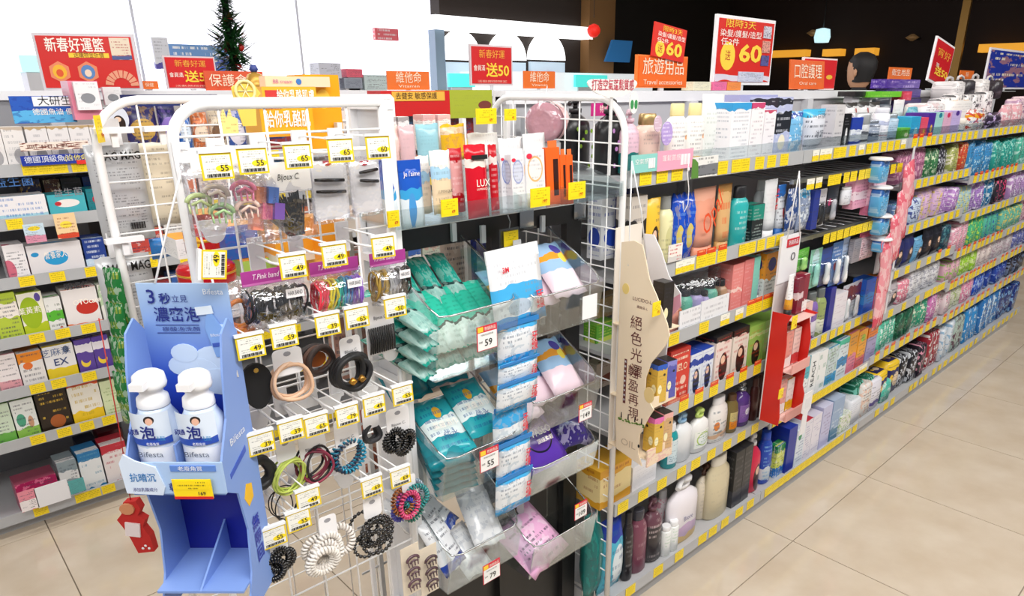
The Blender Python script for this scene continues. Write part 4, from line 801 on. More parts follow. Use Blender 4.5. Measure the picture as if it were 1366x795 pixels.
for a_, b_, t_, bt, c1, c2, l in ((176, 218, 140, 200, '#3a3470', '#c8a050', 'indigo packet with gold bowl print'), (219, 243, 140, 192, '#28286c', '#8a70c0', 'dark violet packet'), (244, 262, 150, 200, '#2a6ac0', '#d8e4f0', 'bright blue sachet'), (263, 285, 150, 200, '#e07a40', '#f0d8c0', 'orange printed packet'), (286, 308, 148, 200, '#d8c8b0', '#7a5a40', 'beige printed packet'), (309, 335, 148, 205, '#3a58a0', '#e8e0e8', 'blue and white packet')):
    a = at(a_, bt, 3.12); b = at(b_, bt, 3.12); tt = at((a_+b_)/2, t_, 3.12)
    o = pouch(b.x-a.x, .05, tt.z-a.z, pk(c1, circ=c2, cc=(.5, .45, .4, .6), mott=.5)); o.name = 'pouch_pack'; o.location = ((a.x+b.x)/2, 3.12, a.z); thing(o, l+' seen through the rear wire grid', 'packet')
o = MB().lathe([(.02, 0), (.045, .02), (.05, .05), (.03, .09), (.01, .1)], 16).build('round_ornament', M('#c89a40', .3, .4), None, at(343, 128, 3.3)); thing(o, 'round gold ornament before the orange red sign', 'ornament')
MB().lathe([(.012, .1), (.02, .11), (.012, .13)], 10).build('finial', M('#3a4a90'), o)
for a_, b_, t_, bt, c1, c2, txt, l in ((510, 601, 121, 156, '#cc1c1c', '#e8b440', '去健安 敏感保護', 'long red carton with gold strip on far top shelf'), (601, 657, 120, 158, '#a8b434', '#7a3a30', '', 'olive green carton right of the red carton')):
    a = at(a_, bt, 3.0); b = at(b_, bt, 3.0); tt = at((a_+b_)/2, t_, 3.0); w = b.x-a.x; h = tt.z-a.z
    o = MB().box(-w/2, w/2, 0, .12, 0, h).build('boxed_product', pk(c1, circ=c2, cc=(.82, .45, .16 if not txt else 0, 1), inkf=.1), None, ((a.x+b.x)/2, 3.0, a.z)); thing(o, l, 'box')
    if txt: MB().box(-w*.35, w*.42, -.002, 0, h*.6, h*.97).build('gold_strip', M(c2), o); text(txt, h*.22, M('#4a2a10'), o, (0, -.003, h*.78))
o, w, h = board('tag_card', 78, 107, 284, 319, 3.0, pk('#f0d0a0', '#d84a30', (0, .2), circ='#f8e04c', cc=(.5, .55, .28, .5), ink='#a05030', rows=8), 'orange hanging show card with yellow tag below second far shelf', 'card', .003)
o, w, h = board('tag_card', 36, 64, 298, 325, 3.0, pk('#c8dce8', '#d890a8', (0, .4), circ='#f8dc28', cc=(.5, .75, .3, .4)), 'pale blue hanging card with yellow tag at left', 'card', .003)
o, w, h = board('blank_card', 52, 99, 643, 678, 3.0, M('#eeeef2', .4), 'blank white card leaning on the bottom far shelf rail', 'card', .003)
o, w, h = board('tag_card', 30, 55, 652, 684, 3.0, pk('#e890a0', '#f4ecec', (0, .5)), 'pink and white card at left end of bottom far shelf', 'card', .003)
o, w, h = board('tag_card', 95, 117, 638, 660, 3.0, pk('#58a8a8', inkf=.4), 'small teal card right of the blank white card', 'card', .003)

# ================================================================ SIGNS ABOVE THE SHELVES
def sign(px0, px1, py0, py1, Y, mat, label, frame=None, rz=0, lean=0, tilt=0, foot=1.6, texts=(), pole=True):
    a = at(px0, py1, Y); b = at(px1, py1, Y); t = at((px0+px1)/2, py0, Y); w = (b.x-a.x); h = t.z-a.z
    if rz: w /= math.cos(rz)
    o = empty('shelf_sign', ((a.x+b.x)/2, Y, a.z), 0, label, 'sign'); o.rotation_euler = (lean, tilt, rz)
    f = h*.05 if frame else 0
    if frame: MB().box(-w/2, w/2, 0, .012, 0, h).build('frame', M(frame, .35), o)
    pn = MB().box(-w/2+f, w/2-f, -.003, 0 if frame else .003, f, h-f).build('panel', mat, o)
    if pole:
        q = MB().box(-.012, .012, .002, .01, foot-a.z, .0) if foot < a.z else MB().box(-.02, .02, .004, .01, -.02, 0)
        q.box(-w*.25, w*.25, -.01, .03, min(foot-a.z, -.012)-.004, min(foot-a.z, -.012)); q.build('stand', M('#d0d4d8', .3), o)
    for (s, sz, m_, cx_, cz_, *r) in texts:
        kw = r[0] if r else {}
        tw = kw.pop('tw', None); text(s, sz*h, m_, pn, (cx_*w, -.0045, cz_*h), width=tw*w if tw else None, **kw)
    return o, w, h, pn
o, w, h, pn = sign(65, 183, 45, 121, 3.50, pk('#d2241f', inkf=0), 'large tilted red framed poster above the left far shelving', '#d8d4da', rz=-.5, texts=(
    ('新春好運籃', .2, INKW, -.1, .78, dict(tw=.58, bold=.01)), ('送購物金折價', .08, M('#7a3010'), .02, .62, dict(tw=.3))), foot=1.55)
MB().box(-w*.18, w*.22, -.004, -.003, h*.58, h*.66).build('gold_bar', YEL, pn); MB().box(w*.25, w*.45, -.005, -.003, h*.55, h*.93).build('calendar_print', pk('#e8d8c0', '#4a5a90', (0, .2), ink='#b03030', rows=8), pn)
for cx_, c1, c2 in ((-.3, '#f0b830', '#e05828'), (-.02, '#5a88c0', '#f0d8c0')):
    MB().prism([(cx_*w+w*.11*math.cos(PI/3*i+PI/6), h*.33+w*.11*math.sin(PI/3*i+PI/6)) for i in range(6)], -.005, -.003).build('hexagon_print', M('#e88a60'), pn)
    MB().prism([(cx_*w+w*.07*math.cos(PI/6*i), h*.33+w*.075*math.sin(PI/6*i)) for i in range(12)], -.006, -.005).build('round_print', M(c1), pn)
    MB().prism([(cx_*w+w*.035*math.cos(PI/6*i), h*.31+w*.04*math.sin(PI/6*i)) for i in range(12)], -.007, -.006).build('round_print', M(c2), pn)
fan = MB()
for i in range(9):
    a = PI*(i+.1)/9.2; b = PI*(i+.9)/9.2; c = (w*.3, h*.08); r0, r1 = w*.09, w*.17
    fan.prism([(c[0]+r*math.cos(q), c[1]+r*math.sin(q)) for r, q in ((r0, a), (r1, a), (r1, b), (r0, b))], -.005, -.003)
fan.build('fan_print', M('#e8a080'), pn)
def fifty(px0, px1, py0, py1, Y, label, fr='#d8c8cc'):
    return sign(px0, px1, py0, py1, Y, pk('#cf1f22', inkf=0), label, fr, texts=(('新春好運', .17, M('#f0a838'), 0, .76, dict(tw=.6)), ('會員滿', .12, INKW, -.3, .42, dict(tw=.26)), ('送50', .28, YEL, .13, .36, dict(tw=.55, bold=.02)), ('活動期間限定', .05, M('#f0b0a0'), 0, .1, dict(tw=.7))))
fifty(224, 292, 75, 119, 3.54, 'red framed fifty sign left of the tinsel garland')
fifty(628, 684, 60, 114, 3.54, 'square red framed fifty sign before the white arches')
OR = pk('#e8722c', inkf=0); CRM = M('#fbe3c8', .5)
sign(275, 353, 95, 122, 3.52, pk('#dc5a38', circ='#c84a30', mott=.4, inkf=0), 'orange red category sign below the tinsel garland', texts=(('保護食品', .5, CRM, 0, .5, dict(tw=.85)),))
sign(517, 573, 95, 120, 3.53, OR, 'orange vitamin sign above the long red carton', texts=(('維他命', .5, CRM, 0, .62, dict(tw=.6)), ('Vitamin', .16, CRM, 0, .2, dict(tw=.5))))
sign(698, 740, 95, 118, 3.54, OR, 'orange vitamin sign right of the square fifty sign', texts=(('維他命', .5, CRM, 0, .62, dict(tw=.6)), ('Vitamin', .16, CRM, 0, .2, dict(tw=.5))))
sign(188, 212, 108, 119, 3.54, OR, 'small plain orange sign right of the tilted poster', texts=(('保健', .4, CRM, 0, .5),))
sign(849, 915, 74, 117, 1.60, pk('#ec6a22', inkf=0), 'orange travel accessories sign standing on the right shelving', '#f08038', texts=(('旅遊用品', .42, CRM, 0, .62, dict(tw=.82)), ('Travel accessories', .16, CRM, 0, .17, dict(tw=.78))), foot=1.61)
def sixty(*a, **k): return None
o, w, h, pn = sign(868, 911, 34, 78, 1.592, pk('#dd3326', inkf=0), 'tilted red sixty card above the orange travel sign', tilt=math.radians(6), pole=False, texts=(
    ('限時3天', .14, YEL, .05, .86, dict(tw=.6)), ('染髮/護髮/造型', .12, INKW, .04, .68, dict(tw=.85)), ('任2件', .12, INKW, -.22, .5, dict(tw=.35)), ('60', .42, YEL, .15, .3, dict(tw=.5, bold=.03)), ('送', .2, M('#c02018'), -.28, .24)))
MB().prism([(-.28*w+.14*w*math.cos(PI/8*i), .25*h+.14*w*math.sin(PI/8*i)) for i in range(16)], -.004, -.003).build('yellow_disc', YEL, pn)
MB().box(-.004, .004, .004, .008, -.015, .0).build('stem', M('#d8d8d8'), o)
o, w, h, pn = sign(950, 1026, 22, 113, 1.60, pk('#d8281e', '#dcd8e4', (0, .1), inkf=0), 'tall white framed red poster with large yellow sixty', '#f2f2f4', texts=(
    ('限時3天', .1, YEL, -.12, .88, dict(tw=.5)), ('染髮/護髮/造型', .085, INKW, -.1, .74, dict(tw=.7)), ('任2件', .085, INKW, -.28, .62, dict(tw=.3)), ('60', .27, YEL, .08, .46, dict(tw=.4, bold=.03)), ('送', .12, M('#c02018'), -.3, .42)), foot=1.61)
MB().prism([(-.3*w+.12*w*math.cos(PI/8*i), .42*h+.12*w*math.sin(PI/8*i)) for i in range(16)], -.004, -.003).build('yellow_disc', YEL, pn)
for i, (a_, b_, c1) in enumerate(((.72, .9, '#d8d4e0'), (.5, .68, '#e8a090'), (.3, .46, '#5a5a98'))): MB().box(w*.28, w*.42, -.006, -.003, h*a_, h*b_).build('product_print', pk(c1, circ='#3a2a30', mott=.7), pn)
MB().box(-w*.1, w*.35, -.006, -.003, h*.05, h*.2).build('product_print', pk('#c8cce0', mott=.4, circ='#e8e8f0'), pn)
sign(1053, 1098, 80, 119, 1.60, pk('#e8682c', inkf=0), 'orange oral care sign with white lettering', lean=math.radians(-6), texts=(('口腔護理', .42, CRM, 0, .58, dict(tw=.8)), ('Oral care', .12, CRM, 0, .2, dict(tw=.5))), foot=1.61)
sign(1068, 1112, 77, 120, 1.62, pk('#d8242c', circ='#f0c040', cc=(.8, .4, .1, .8), inkf=0), 'red framed sign behind the orange oral care sign', '#f0e4e4', texts=(('好運', .3, INKW, -.2, .6),), foot=1.6)
sign(1184, 1214, 90, 106, 1.62, OR, 'small orange sign above the stacked purple boxes', texts=(('衛生用品', .45, CRM, 0, .55, dict(tw=.8)),), foot=1.62)
sign(1236, 1262, 53, 113, 1.60, pk('#cc2028', inkf=0), 'narrow tilted red sign in white frame above third bay', '#eceaec', tilt=math.radians(9), texts=(('宵好', .16, M('#f0a838'), 0, .68, dict(tw=.7)), ('滿額', .08, INKW, -.22, .4), ('送50', .17, YEL, .05, .28, dict(tw=.7, bold=.02))), foot=1.61)
sign(1311, 1366, 65, 119, 1.60, pk('#2438a0', circ='#e8a050', mott=.4, ink='#f0e8d0', rows=7, inkf=.9), 'blue promotional sign in white frame at right edge', '#eceaf0', foot=1.61)
sign(1279, 1297, 94, 105, 1.62, OR, 'tiny orange sign left of the blue framed sign', texts=(('用品', .45, CRM, 0, .5),), foot=1.62)
# stock standing on top of the right shelving
for (a_, b_, t_, bt, Y, c1, c2, l) in ((1182, 1226, 106, 118, 1.52, '#4a2898', '#c8b0e8', 'purple carton with row of pale dots, topmost'), (1188, 1227, 119, 131, 1.50, '#38207c', '#a888d8', 'purple carton under the dotted one'), (1193, 1226, 132, 150, 1.48, '#2a1c60', '#7858b0', 'dark purple carton lowest of the stack'), (1157, 1204, 122, 130, 1.45, '#6cc82c', '#a8e060', 'long bright green flat carton'), (1140, 1156, 122, 129, 1.46, '#1c1c1e', '#484848', 'small black flat carton left of the green one'), (1204, 1215, 122, 134, 1.44, '#d03450', '#f08898', 'small crimson carton right of the green one')):
    a = at(a_, bt, Y); b = at(b_, bt, Y); tt = at((a_+b_)/2, t_, Y); w = b.x-a.x
    o = carton(w, .08, tt.z-a.z, pk(c1, circ=c2, mott=.15, ink=c2, rows=2, inkf=.7), M(c1)); o.name = 'boxed_product'; o.location = ((a.x+b.x)/2, Y, a.z); thing(o, l+' on right top shelf', 'box')
    if bt < 131 and a.z > 1.45: MB().box(-w*.3, w*.3, .02, .06, 1.416-a.z, -.001).build('riser', M('#c8c8cc'), o)
for i, (px, t_, c1, l) in enumerate(((1270, 108, '#e8e4e4', 'white bag with dark seam, left of the black one'), (1284, 106, '#2a262a', 'black handbag shaped pack between white bags'), (1303, 104, '#ece8e6', 'tall white drawstring pack'), (1322, 106, '#2c242c', 'black and violet tote pack by the blue sign'))):
    a = at(px, 132, 1.4); tt = at(px, t_, 1.4); h = tt.z-a.z+.02
    o = pads(.16, .14, h*.8, pk(c1, circ='#4a444c', mott=.3)); o.name = 'bag_pack'; o.location = (a.x, 1.36, 1.43 if a.z < 1.43 else a.z); thing(o, l+' on top of right shelving', 'bag')
    MB().tube([(-.05, .07, h*.8), (-.04, .07, h*.95), (0, .07, h), (.04, .07, h*.95), (.05, .07, h*.8)], .007).build('handle', M('#cfcaca' if i % 2 else '#b8b4b4'), o)
# small leaflets on top of the back panel right of the travel sign
for i, (a_, b_, c1, l) in enumerate(((948, 966, '#e870a0', 'pink'), (967, 985, '#f09048', 'orange'), (921, 945, '#e8e4c8', 'cream'))):
    a = at(a_, 119, 1.6); b = at(b_, 119, 1.6)
    o = MB().box(0, b.x-a.x, 0, .05, 0, .03).build('small_carton', pk(c1, inkf=.5), None, (a.x, 1.59, 1.616)); thing(o, l+' flat carton lying on the top rail by tall poster', 'box')
# tinsel garland: a hanging rope of cut foil leaves
g = empty('tinsel_garland', at(313, 95, 4.2), 0, 'dark green tinsel garland with red ornaments hanging over far aisle', 'garland')
h = at(313, 20, 4.2).z - g.location.z + .5; mbs = [MB(), MB(), MB()]
for i in range(2200):
    z = RN.uniform(0, h); r = .085*(1+.35*math.sin(z*14))*(1.3-.5*z/h)*RN.uniform(.4, 1.35); a = RN.uniform(0, 2*PI); d = Vector((math.cos(a), math.sin(a), RN.uniform(-.6, .6))); p = Vector((0, 0, z)); s = RN.uniform(.008, .014)
    q = p+d*r; tn = d.cross(UZ).normalized()*s; mbs[0 if i % 7 else (1 if i % 2 else 2)].add([p+d*r*.4-tn, p+d*r*.4+tn, q], [(0, 1, 2)])
for m_, c1 in zip(mbs, ('#1c4a22', '#b02018', '#2c8a3a')):
    o = m_.build('foil_leaf', M(c1, .35), g); o['kind'] = 'stuff'
MB().tube([(0, 0, 0), (0, 0, h)], .018).build('rope', M('#182a18', .7), g)
for z in (.12, .42, .66): MB().lathe([(.004, -.02), (.017, -.007), (.017, .008), (.004, .02)], 10).build('red_ornament', M('#c8241c', .25), g, (.03, -.06, z))
# ================================================================ END-CAP FIXTURE (wire racks, black frame, clear trays)
def wire_rack(label, ax, c, lo, hi, z0, z1, nv, zs, rad=.09, r=.0085, square=False):
    """rounded tube frame with welded wire mesh; ax='y' -> plane Y=c spanning x, ax='x' -> plane X=c spanning y"""
    o = empty('wire_grid_rack', ((lo+hi)/2, c, 0) if ax == 'y' else (c, (lo+hi)/2, 0), 0, label, 'rack'); hw = (hi-lo)/2
    V = (lambda s, z: (s, 0, z)) if ax == 'y' else (lambda s, z: (0, s, z))
    pts = [V(-hw, z0), V(-hw, z1-rad)]+[V(-hw+rad-rad*math.cos(q), z1-rad+rad*math.sin(q)) for q in [PI/2*i/6 for i in range(1, 7)]]
    pts += ([V(hw-.002, z1), V(hw, z1-.002)] if square else [V(hw-rad+rad*math.sin(q), z1-rad+rad*math.cos(q)) for q in [PI/2*i/6 for i in range(0, 7)]])+[V(hw, z0)]
    MB().tube(pts, r, 8).build('frame', WIRE, o)
    for i in range(1, nv+1):
        s = -hw+2*hw*i/(nv+1); dz = 0
        if abs(s) > hw-rad and not (square and s > 0): u = (abs(s)-hw+rad)/rad; dz = rad*(1-math.sqrt(max(0, 1-u*u)))
        MB().tube([V(s, z0), V(s, z1-dz)], .0021, 5).build('upright_wire', WIRE, o)
    for z in zs: MB().tube([V(-hw, z), V(hw, z)], .0021, 5).build('cross_wire', WIRE, o)
    return o
zg = [1.60-.052*i for i in range(1, 28)]
wire_rack('tall white wire grid at the end of the right shelving', 'x', 1.345, 1.126, 1.632, .02, 1.60, 9, zg[:26])
HX0, HX1, HY = .335, .685, 1.126
hr = wire_rack('white wire rack holding hair bands, in front', 'y', HY, HX0, HX1, .02, 1.60, 4, [1.555, 1.525, 1.385, 1.285, 1.13, .985, .87, .7, .5, .3], rad=.055, square=True)
wire_rack('white wire grid rack holding silver face mask pouches, behind', 'y', 1.632, .345, 1.02, .02, 1.60, 7, zg[:24], square=True)
# slotted white panel at the right side of the hair rack
o = empty('slotted_panel', (.70, 1.2, 0), 0, 'white slotted steel side panel right of the hair band rack', 'panel')
for a_, b_ in ((1.135, 1.15), (1.245, 1.26)): MB().box(-.012, .012, a_-1.2, b_-1.2, .02, 1.60).build('upright', WHITE, o)
MB().box(-.013, .013, -.0665, .0615, 1.586, 1.602).build('top_cap', WHITE, o); MB().box(.002, .006, -.05, .045, .02, 1.585).build('web', M('#dfe0e3'), o)
for i in range(11): MB().box(-.0128, -.0118, -.061, -.056, .3+.1*i, .345+.1*i).build('slot', M('#8a8b8f'), o)
for z in (.45, .75, 1.05, 1.3): MB().box(-.016, .0, -.05, .045, z, z+.014).build('cross_brace', WHITE, o)
# black frame with clear top shelf
FY = 1.245; bf = empty('black_display_frame', (1.03, FY, 0), 0, 'black steel frame carrying clear trays between the wire racks', 'frame')
def bb(x0, x1, y0, y1, z0, z1, n='bar', m=BLK): return MB().box(x0-1.03, x1-1.03, y0-FY, y1-FY, z0, z1).build(n, m, bf)
bb(.715, 1.325, FY, FY+.02, 1.30, 1.345, 'top_bar'); bb(1.02, 1.095, FY, FY+.02, .02, 1.30, 'centre_post'); bb(1.27, 1.325, FY, FY+.02, .02, 1.30, 'right_post'); bb(.715, .735, FY, FY+.02, .02, 1.30, 'left_post')
bb(.735, 1.02, FY+.02, FY+.03, .02, .5, 'lower_panel'); bb(1.095, 1.27, FY+.02, FY+.03, .02, .62, 'lower_panel')
bb(1.265, 1.275, FY+.02, FY+.16, .3, 1.10, 'side_plate'); bb(.70, 1.335, FY+.0, 1.45, 1.345, 1.374, 'shelf_plate', M('#d8dcd8', .3))
for x in (.80, .95, 1.15, 1.30):
    bb(x-.006, x+.006, 1.50, 1.515, .02, 1.55, 'rear_rail', M('#e4e4e4'))
for i in range(7): bb(.74, 1.32, 1.505, 1.508, .35+.15*i, .356+.15*i, 'rear_wire', M('#d8d8da'))
for z in (1.06, .98, .9, .82): MB().lathe([(.004, 0), (.004, .004)], 8).build('bolt', STEEL, bf, (.215, -.004, z), (PI/2, 0, 0))
# clear acrylic shelf on top
ac = empty('acrylic_shelf', (1.02, 1.2, 1.376), 0, 'clear acrylic shelf with front lip holding sachets above trays', 'shelf')
MB().box(-.33, .31, -.085, .20, 0, .004).build('base_plate', CLEAR2, ac); MB().box(-.33, .31, -.088, -.085, 0, .036).build('front_lip', CLEAR2, ac)
for x in (-.33, -.20, -.02, .12, .307): MB().prism([(-.085, .004), (.2, .004), (.2, .1), (-.02, .05), (-.085, .03)], x, x+.003, plane='yz').build('divider', CLEAR2, ac)
TGY = M('#fadc1e', .4)
def ticket(px, py, Y, w, h, label, price=None, style='y', rz=0, lean=0, extra=None):
    """style y: solid yellow; w: white card with yellow border and oval; r: white card with red header"""
    q = at(px, py, Y); z = q.z-h/2; base = {'y': TGY, 'w': M('#e8cc20', .4), 'r': M('#d4243c', .4), 'b': M('#f2f2f4', .4)}[style]
    o = MB().box(-w/2, w/2, 0, .0015, 0, h).build('price_ticket', base, None, (q.x, Y, z), (lean, 0, rz)); thing(o, label, 'price tag')
    ink = M('#2a2a2a')
    if style == 'y':
        MB().box(-w*.44, w*.44, -.0006, 0, h*.12, h*.92).build('print', pk('#fadc1e', ink='#5a4a18', rows=6, inkf=.6), o)
        if price: text(price, h*.2, M('#c83018'), o, (w*.2, -.0012, h*.25), bold=.01)
    if style == 'w':
        MB().box(-w*.44, w*.44, -.0006, 0, h*.08, h*.92).build('print', pk('#ecebe2', ink='#333333', rows=9, inkf=.6), o)
        e = [(w*.2+w*.26*math.cos(PI/8*i), h*.42+h*.13*math.sin(PI/8*i)) for i in range(16)]; MB().prism(e, -.001, -.0006).build('price_oval', M('#f8dc20'), o)
        text(price, h*.25, ink, o, (w*.22, -.0014, h*.42), bold=.01)
        c = MB()
        for i in range(16): c.box(-w*.36+i*w*.046, -w*.36+i*w*.046+w*.024*(1+(i*7 % 3)*.35), -.001, -.0006, h*.1, h*.22)
        c.build('barcode', ink, o)
        MB().box(-w*.52, w*.52, -.002, .006, h*1.0, h*1.12).build('clear_clip', M('#eef0f2', .2), o)
    if style == 'r':
        MB().box(-w*.47, w*.47, -.0006, 0, h*.03, h*.74).build('print', M('#f4f4f2'), o); MB().box(-w*.47, -w*.2, -.001, 0, h*.78, h*.97).build('yellow_corner', YEL, o)
        text('熱銷商品', h*.13, INKW, o, (w*.14, -.0012, h*.87), width=w*.56)
        if price: text(price, h*.3, ink, o, (w*.04, -.0014, h*.3), bold=.01)
        text('特價商品資訊欄', h*.06, M('#555'+'555'), o, (-w*.02, -.0014, h*.64), width=w*.6); text('特價', h*.07, ink, o, (-w*.34, -.0014, h*.36))
    return o
for px, py, w, h, l in ((600, 277, .040, .033, 'left yellow ticket on acrylic shelf lip, under beige sachets'), (721, 263, .058, .040, 'middle large yellow ticket on the acrylic shelf lip'), (770, 254, .055, .038, 'right large yellow ticket on the acrylic shelf lip'), (525, 292, .025, .030, 'narrow yellow ticket at left end of the acrylic lip')):
    ticket(px, py, 1.108, w, h, l, '69' if w < .05 else '197', rz=0)
ticket(649, 155, 1.30, .06, .034, 'large yellow ticket standing above the white sachets', '69'); ticket(681, 153, 1.29, .036, .026, 'small yellow ticket beside the large standing one', '45')
ticket(682, 318, 1.20, .043, .034, 'yellow ticket hanging from black bar at centre post', '33')
o = MB().box(-.03, .03, 0, .001, 0, .045).build('clear_ticket_holder', CLEAR2, None, at(680, 330, 1.205)); thing(o, 'clear holder behind the yellow ticket on the centre post', 'holder')
MB().tube([(0, 0, .045), (0, -.003, .06), (-.004, 0, .075)], .0012, 5).build('wire_hook', STEEL, o)
for px, py, l in ((703, 295, 'clear plastic hook plate left of the right post'), (754+20, 283, 'clear plastic hook plate at right end of black bar')):
    o = MB().box(-.022, .022, 0, .002, 0, .05).build('hook_plate', M('#c8ccce', .1, alpha=.5), None, at(px, py+8, FY-.006)); thing(o, l, 'hook'); MB().box(-.02, .02, -.012, 0, -.002, .002).build('hook_tip', CLEAR2, o)
# sachets and boxes on the acrylic shelf (z 1.357)
def stand(px0, px1, py0, py1, Y, kind, label, cat, d=.012, name=None, parts=None, lean=.06, **kw):
    a = at(px0, (py0+py1)/2, Y); b = at(px1, (py0+py1)/2, Y); t = at((px0+px1)/2, py0, Y); u = at((px0+px1)/2, py1, Y); w = b.x-a.x; h = t.z-u.z
    o = KIND[kind](w*.96, d, h, **kw); o.name = name or NAMES[kind]; o.location = ((a.x+b.x)/2, Y, u.z); o.rotation_euler = (-lean, 0, 0); thing(o, label, cat); return o, w, h
blu = pk('#dfe8ee', band2='#1a58c0', cr=(.62, 1.2), band='#3aa0d8', br=(.45, .7), circ='#4a98d8', cc=(.45, .28, .17, 1.6), inkf=0)
for a_, b_, l in ((512, 534, 'blue hair mask sachet half hidden by the slotted panel'), (537, 568, 'blue and white hair mask sachet with pump bottle print')):
    o, w, h = stand(a_, b_, 220, 303, 1.13, 'pouch', l, 'sachet', mat=blu, name='sachet', header=pk('#1a50b8', inkf=0)); 
    if a_ > 520: text("Je l'aime", h*.09, INKW, o, (0, -.002, h*.86), width=w*.7)
for a_, b_, t_, Y, c1, l in ((560, 578, 208, 1.16, '#e8d8c4', 'beige serum sachet, leftmost of the beige sachets'), (579, 606, 201, 1.125, '#ead2b0', 'beige serum sachet with pale blue label, front')):
    o, w, h = stand(a_, b_, t_, 285, Y, 'pouch', l, 'sachet', mat=pk(c1, '#f0ece6', (.72, 1.2), '#a8d0e8', (.55, .72), inkf=.3, ink='#4a4440', rows=10), name='sachet')
    if a_ > 570: text('LUMINIQUE', h*.05, M('#3a342e'), o, (0, -.005, h*.36), width=w*.7); text('balance', h*.08, M('#8a7a68'), o, (0, -.006, h*.22), width=w*.7)
o, w, h = stand(604, 622, 198, 283, 1.15, 'pouch', 'dark red sachet behind the front red one', 'sachet', mat=pk('#b81424', '#e8a8a8', (.3, .8), inkf=.5, ink='#fff0f0'), name='sachet')
o, w, h = stand(627, 656, 193, 290, 1.118, 'pouch', 'bright red shampoo sachet with white lettering, front', 'sachet', mat=pk('#cc1428', band2='#e8dcd4', cr=(.70, .82), inkf=0, rough=.15), name='sachet', d=.02)
text('LUX', h*.11, INKW, o, (0, -.0112, h*.48), width=w*.6); text('LUMINIQUE', h*.03, INKW, o, (0, -.0112, h*.4), width=w*.6); MB().box(-w*.3, w*.4, -.002, 0, h*.8, h*.86).build('black_strip', BLK, o)
stand(657, 668, 193, 280, 1.15, 'pouch', 'slim red sachet right of the lettered red one', 'sachet', mat=pk('#c01022', '#e0d0cc', (.7, .8), inkf=.3, ink='#ffffff'), name='sachet')
for a_, b_, t_, Y, c1, c2, l in ((670, 684, 205, 1.16, '#b8c0d8', '#8090c8', 'grey blue nose strip box, leftmost'), (684, 702, 206, 1.14, '#d0d4e4', '#a0a8d0', 'pale lavender nose strip box, middle'), (703, 729, 200, 1.135, '#ece8e6', '#f0b878', 'white nose strip box with orange ring, rightmost')):
    o, w, h = stand(a_, b_, t_, 278, Y, 'carton', l, 'box', d=.03, mat=pk('#e4e4e8', circ=c2, cc=(.5, .68, .4, .55), circ2=c1, dc=(.5, .68, .34, .55), ink='#777788', rows=14, inkf=.4), name='boxed_product')
    MB().box(-w*.4, w*.4, .0, .001, h, h*1.1).build('hang_tab', M('#f0f0f2', .3), o); MB().prism([(-w*.28+w*.14*math.cos(PI/5*i), h*.9+w*.1*math.sin(PI/5*i)) for i in range(10)], -.001, 0).build('red_dot', M('#e02848'), o)
for a_, b_, t_, l in ((730, 749, 197, 'orange mascara box, widest and leftmost'), (749, 757, 207, 'slim orange mascara box, middle'), (757, 766, 207, 'slim orange mascara box, rightmost')):
    o, w, h = stand(a_, b_, t_, 272, 1.14, 'carton', l, 'box', d=.03, mat=pk('#ee6420', inkf=0), name='boxed_product')
    MB().box(w*.02, w*.35, -.001, 0, h*.15, h*.8).build('window', M('#3a1c18', .2), o); MB().box(-w*.3, w*.3, 0, .001, h, h*1.12).build('hang_tab', M('#f07030'), o)
# back row on the acrylic shelf
for a_, b_, t_, bt, Y, c1, kw_, l, nm_ in (
    (508, 523, 170, 232, 1.33, '#e6bcb8', {}, 'pale pink foil sachet, leftmost of the pink row', 'sachet'), (523, 538, 168, 232, 1.32, '#e8c4bc', {}, 'pale pink foil sachet, middle of the pink row', 'sachet'), (538, 559, 167, 230, 1.31, '#d8b4b8', {}, 'dusty pink foil sachet beside the blue one', 'sachet'),
    (560, 591, 166, 222, 1.31, '#96c8d4', {}, 'pale blue foil sachet in the back row', 'sachet'), (592, 625, 166, 212, 1.33, '#e8b420', dict(band2='#e0c8a8', cr=(.7, .9), circ='#c08858', mott=.4), 'yellow foil sachet in the back row', 'sachet')):
    o, w, h = stand(a_, b_, t_, bt, Y, 'pouch', l, 'sachet', mat=pk(c1, inkf=.1, rough=.2, **kw_), name=nm_, d=.02, crink=.003)
for a_, b_, t_, l, c1 in ((513, 530, 156, 'small grey carton above pink sachets, left', '#aca4a4'), (532, 547, 156, 'small grey carton above pink sachets, right', '#a49c9c'), (565, 582, 153, 'small pink and grey carton behind the blue sachet', '#d8a8a8'), (585, 602, 153, 'small rose carton behind the yellow sachet', '#e0b4b4')):
    stand(a_, b_, t_, 200, 1.38, 'carton', l, 'box', d=.04, mat=pk(c1, '#e8e0e0', (0, .85), ink='#333333', rows=16, inkf=.4), top=M('#e8dcd8'), name='boxed_product', lean=0)
for a_, b_, t_, bt, Y, c1, l in ((627, 668, 177, 225, 1.34, '#ecebe8', 'white sachet row behind the red sachets'), (668, 700, 184, 230, 1.30, '#f0eff0', 'white header card behind nose strip boxes, left'), (700, 730, 178, 215, 1.29, '#f2f1f2', 'white header card behind nose strip boxes, right')):
    stand(a_, b_, t_, bt, Y, 'pouch', l, 'sachet', mat=pk(c1, ink='#b8b4c0', rows=6, inkf=.3), name='sachet')
q = at(730, 163, 1.40)
o = empty('clear_pouch_tin', q, math.radians(-20), 'round pink cosmetic tin in crinkled clear wrap', 'tin')
MB().lathe([(.05, -.035), (.052, -.03), (.052, .0), (.05, .002)], 24).build('pink_tin', pk('#ecc0c0', '#f4dcd8', (0, .5)), o, (0, 0, 0), (PI/2, 0, math.radians(-50)))
MB().lathe([(.05, 0), (.052, .002), (.050, .03), (.03, .036)], 24).build('mauve_lid', M('#b88894', .15, coat=.8, noise=40), o, (.0, 0, 0), (PI/2, 0, math.radians(-50)))
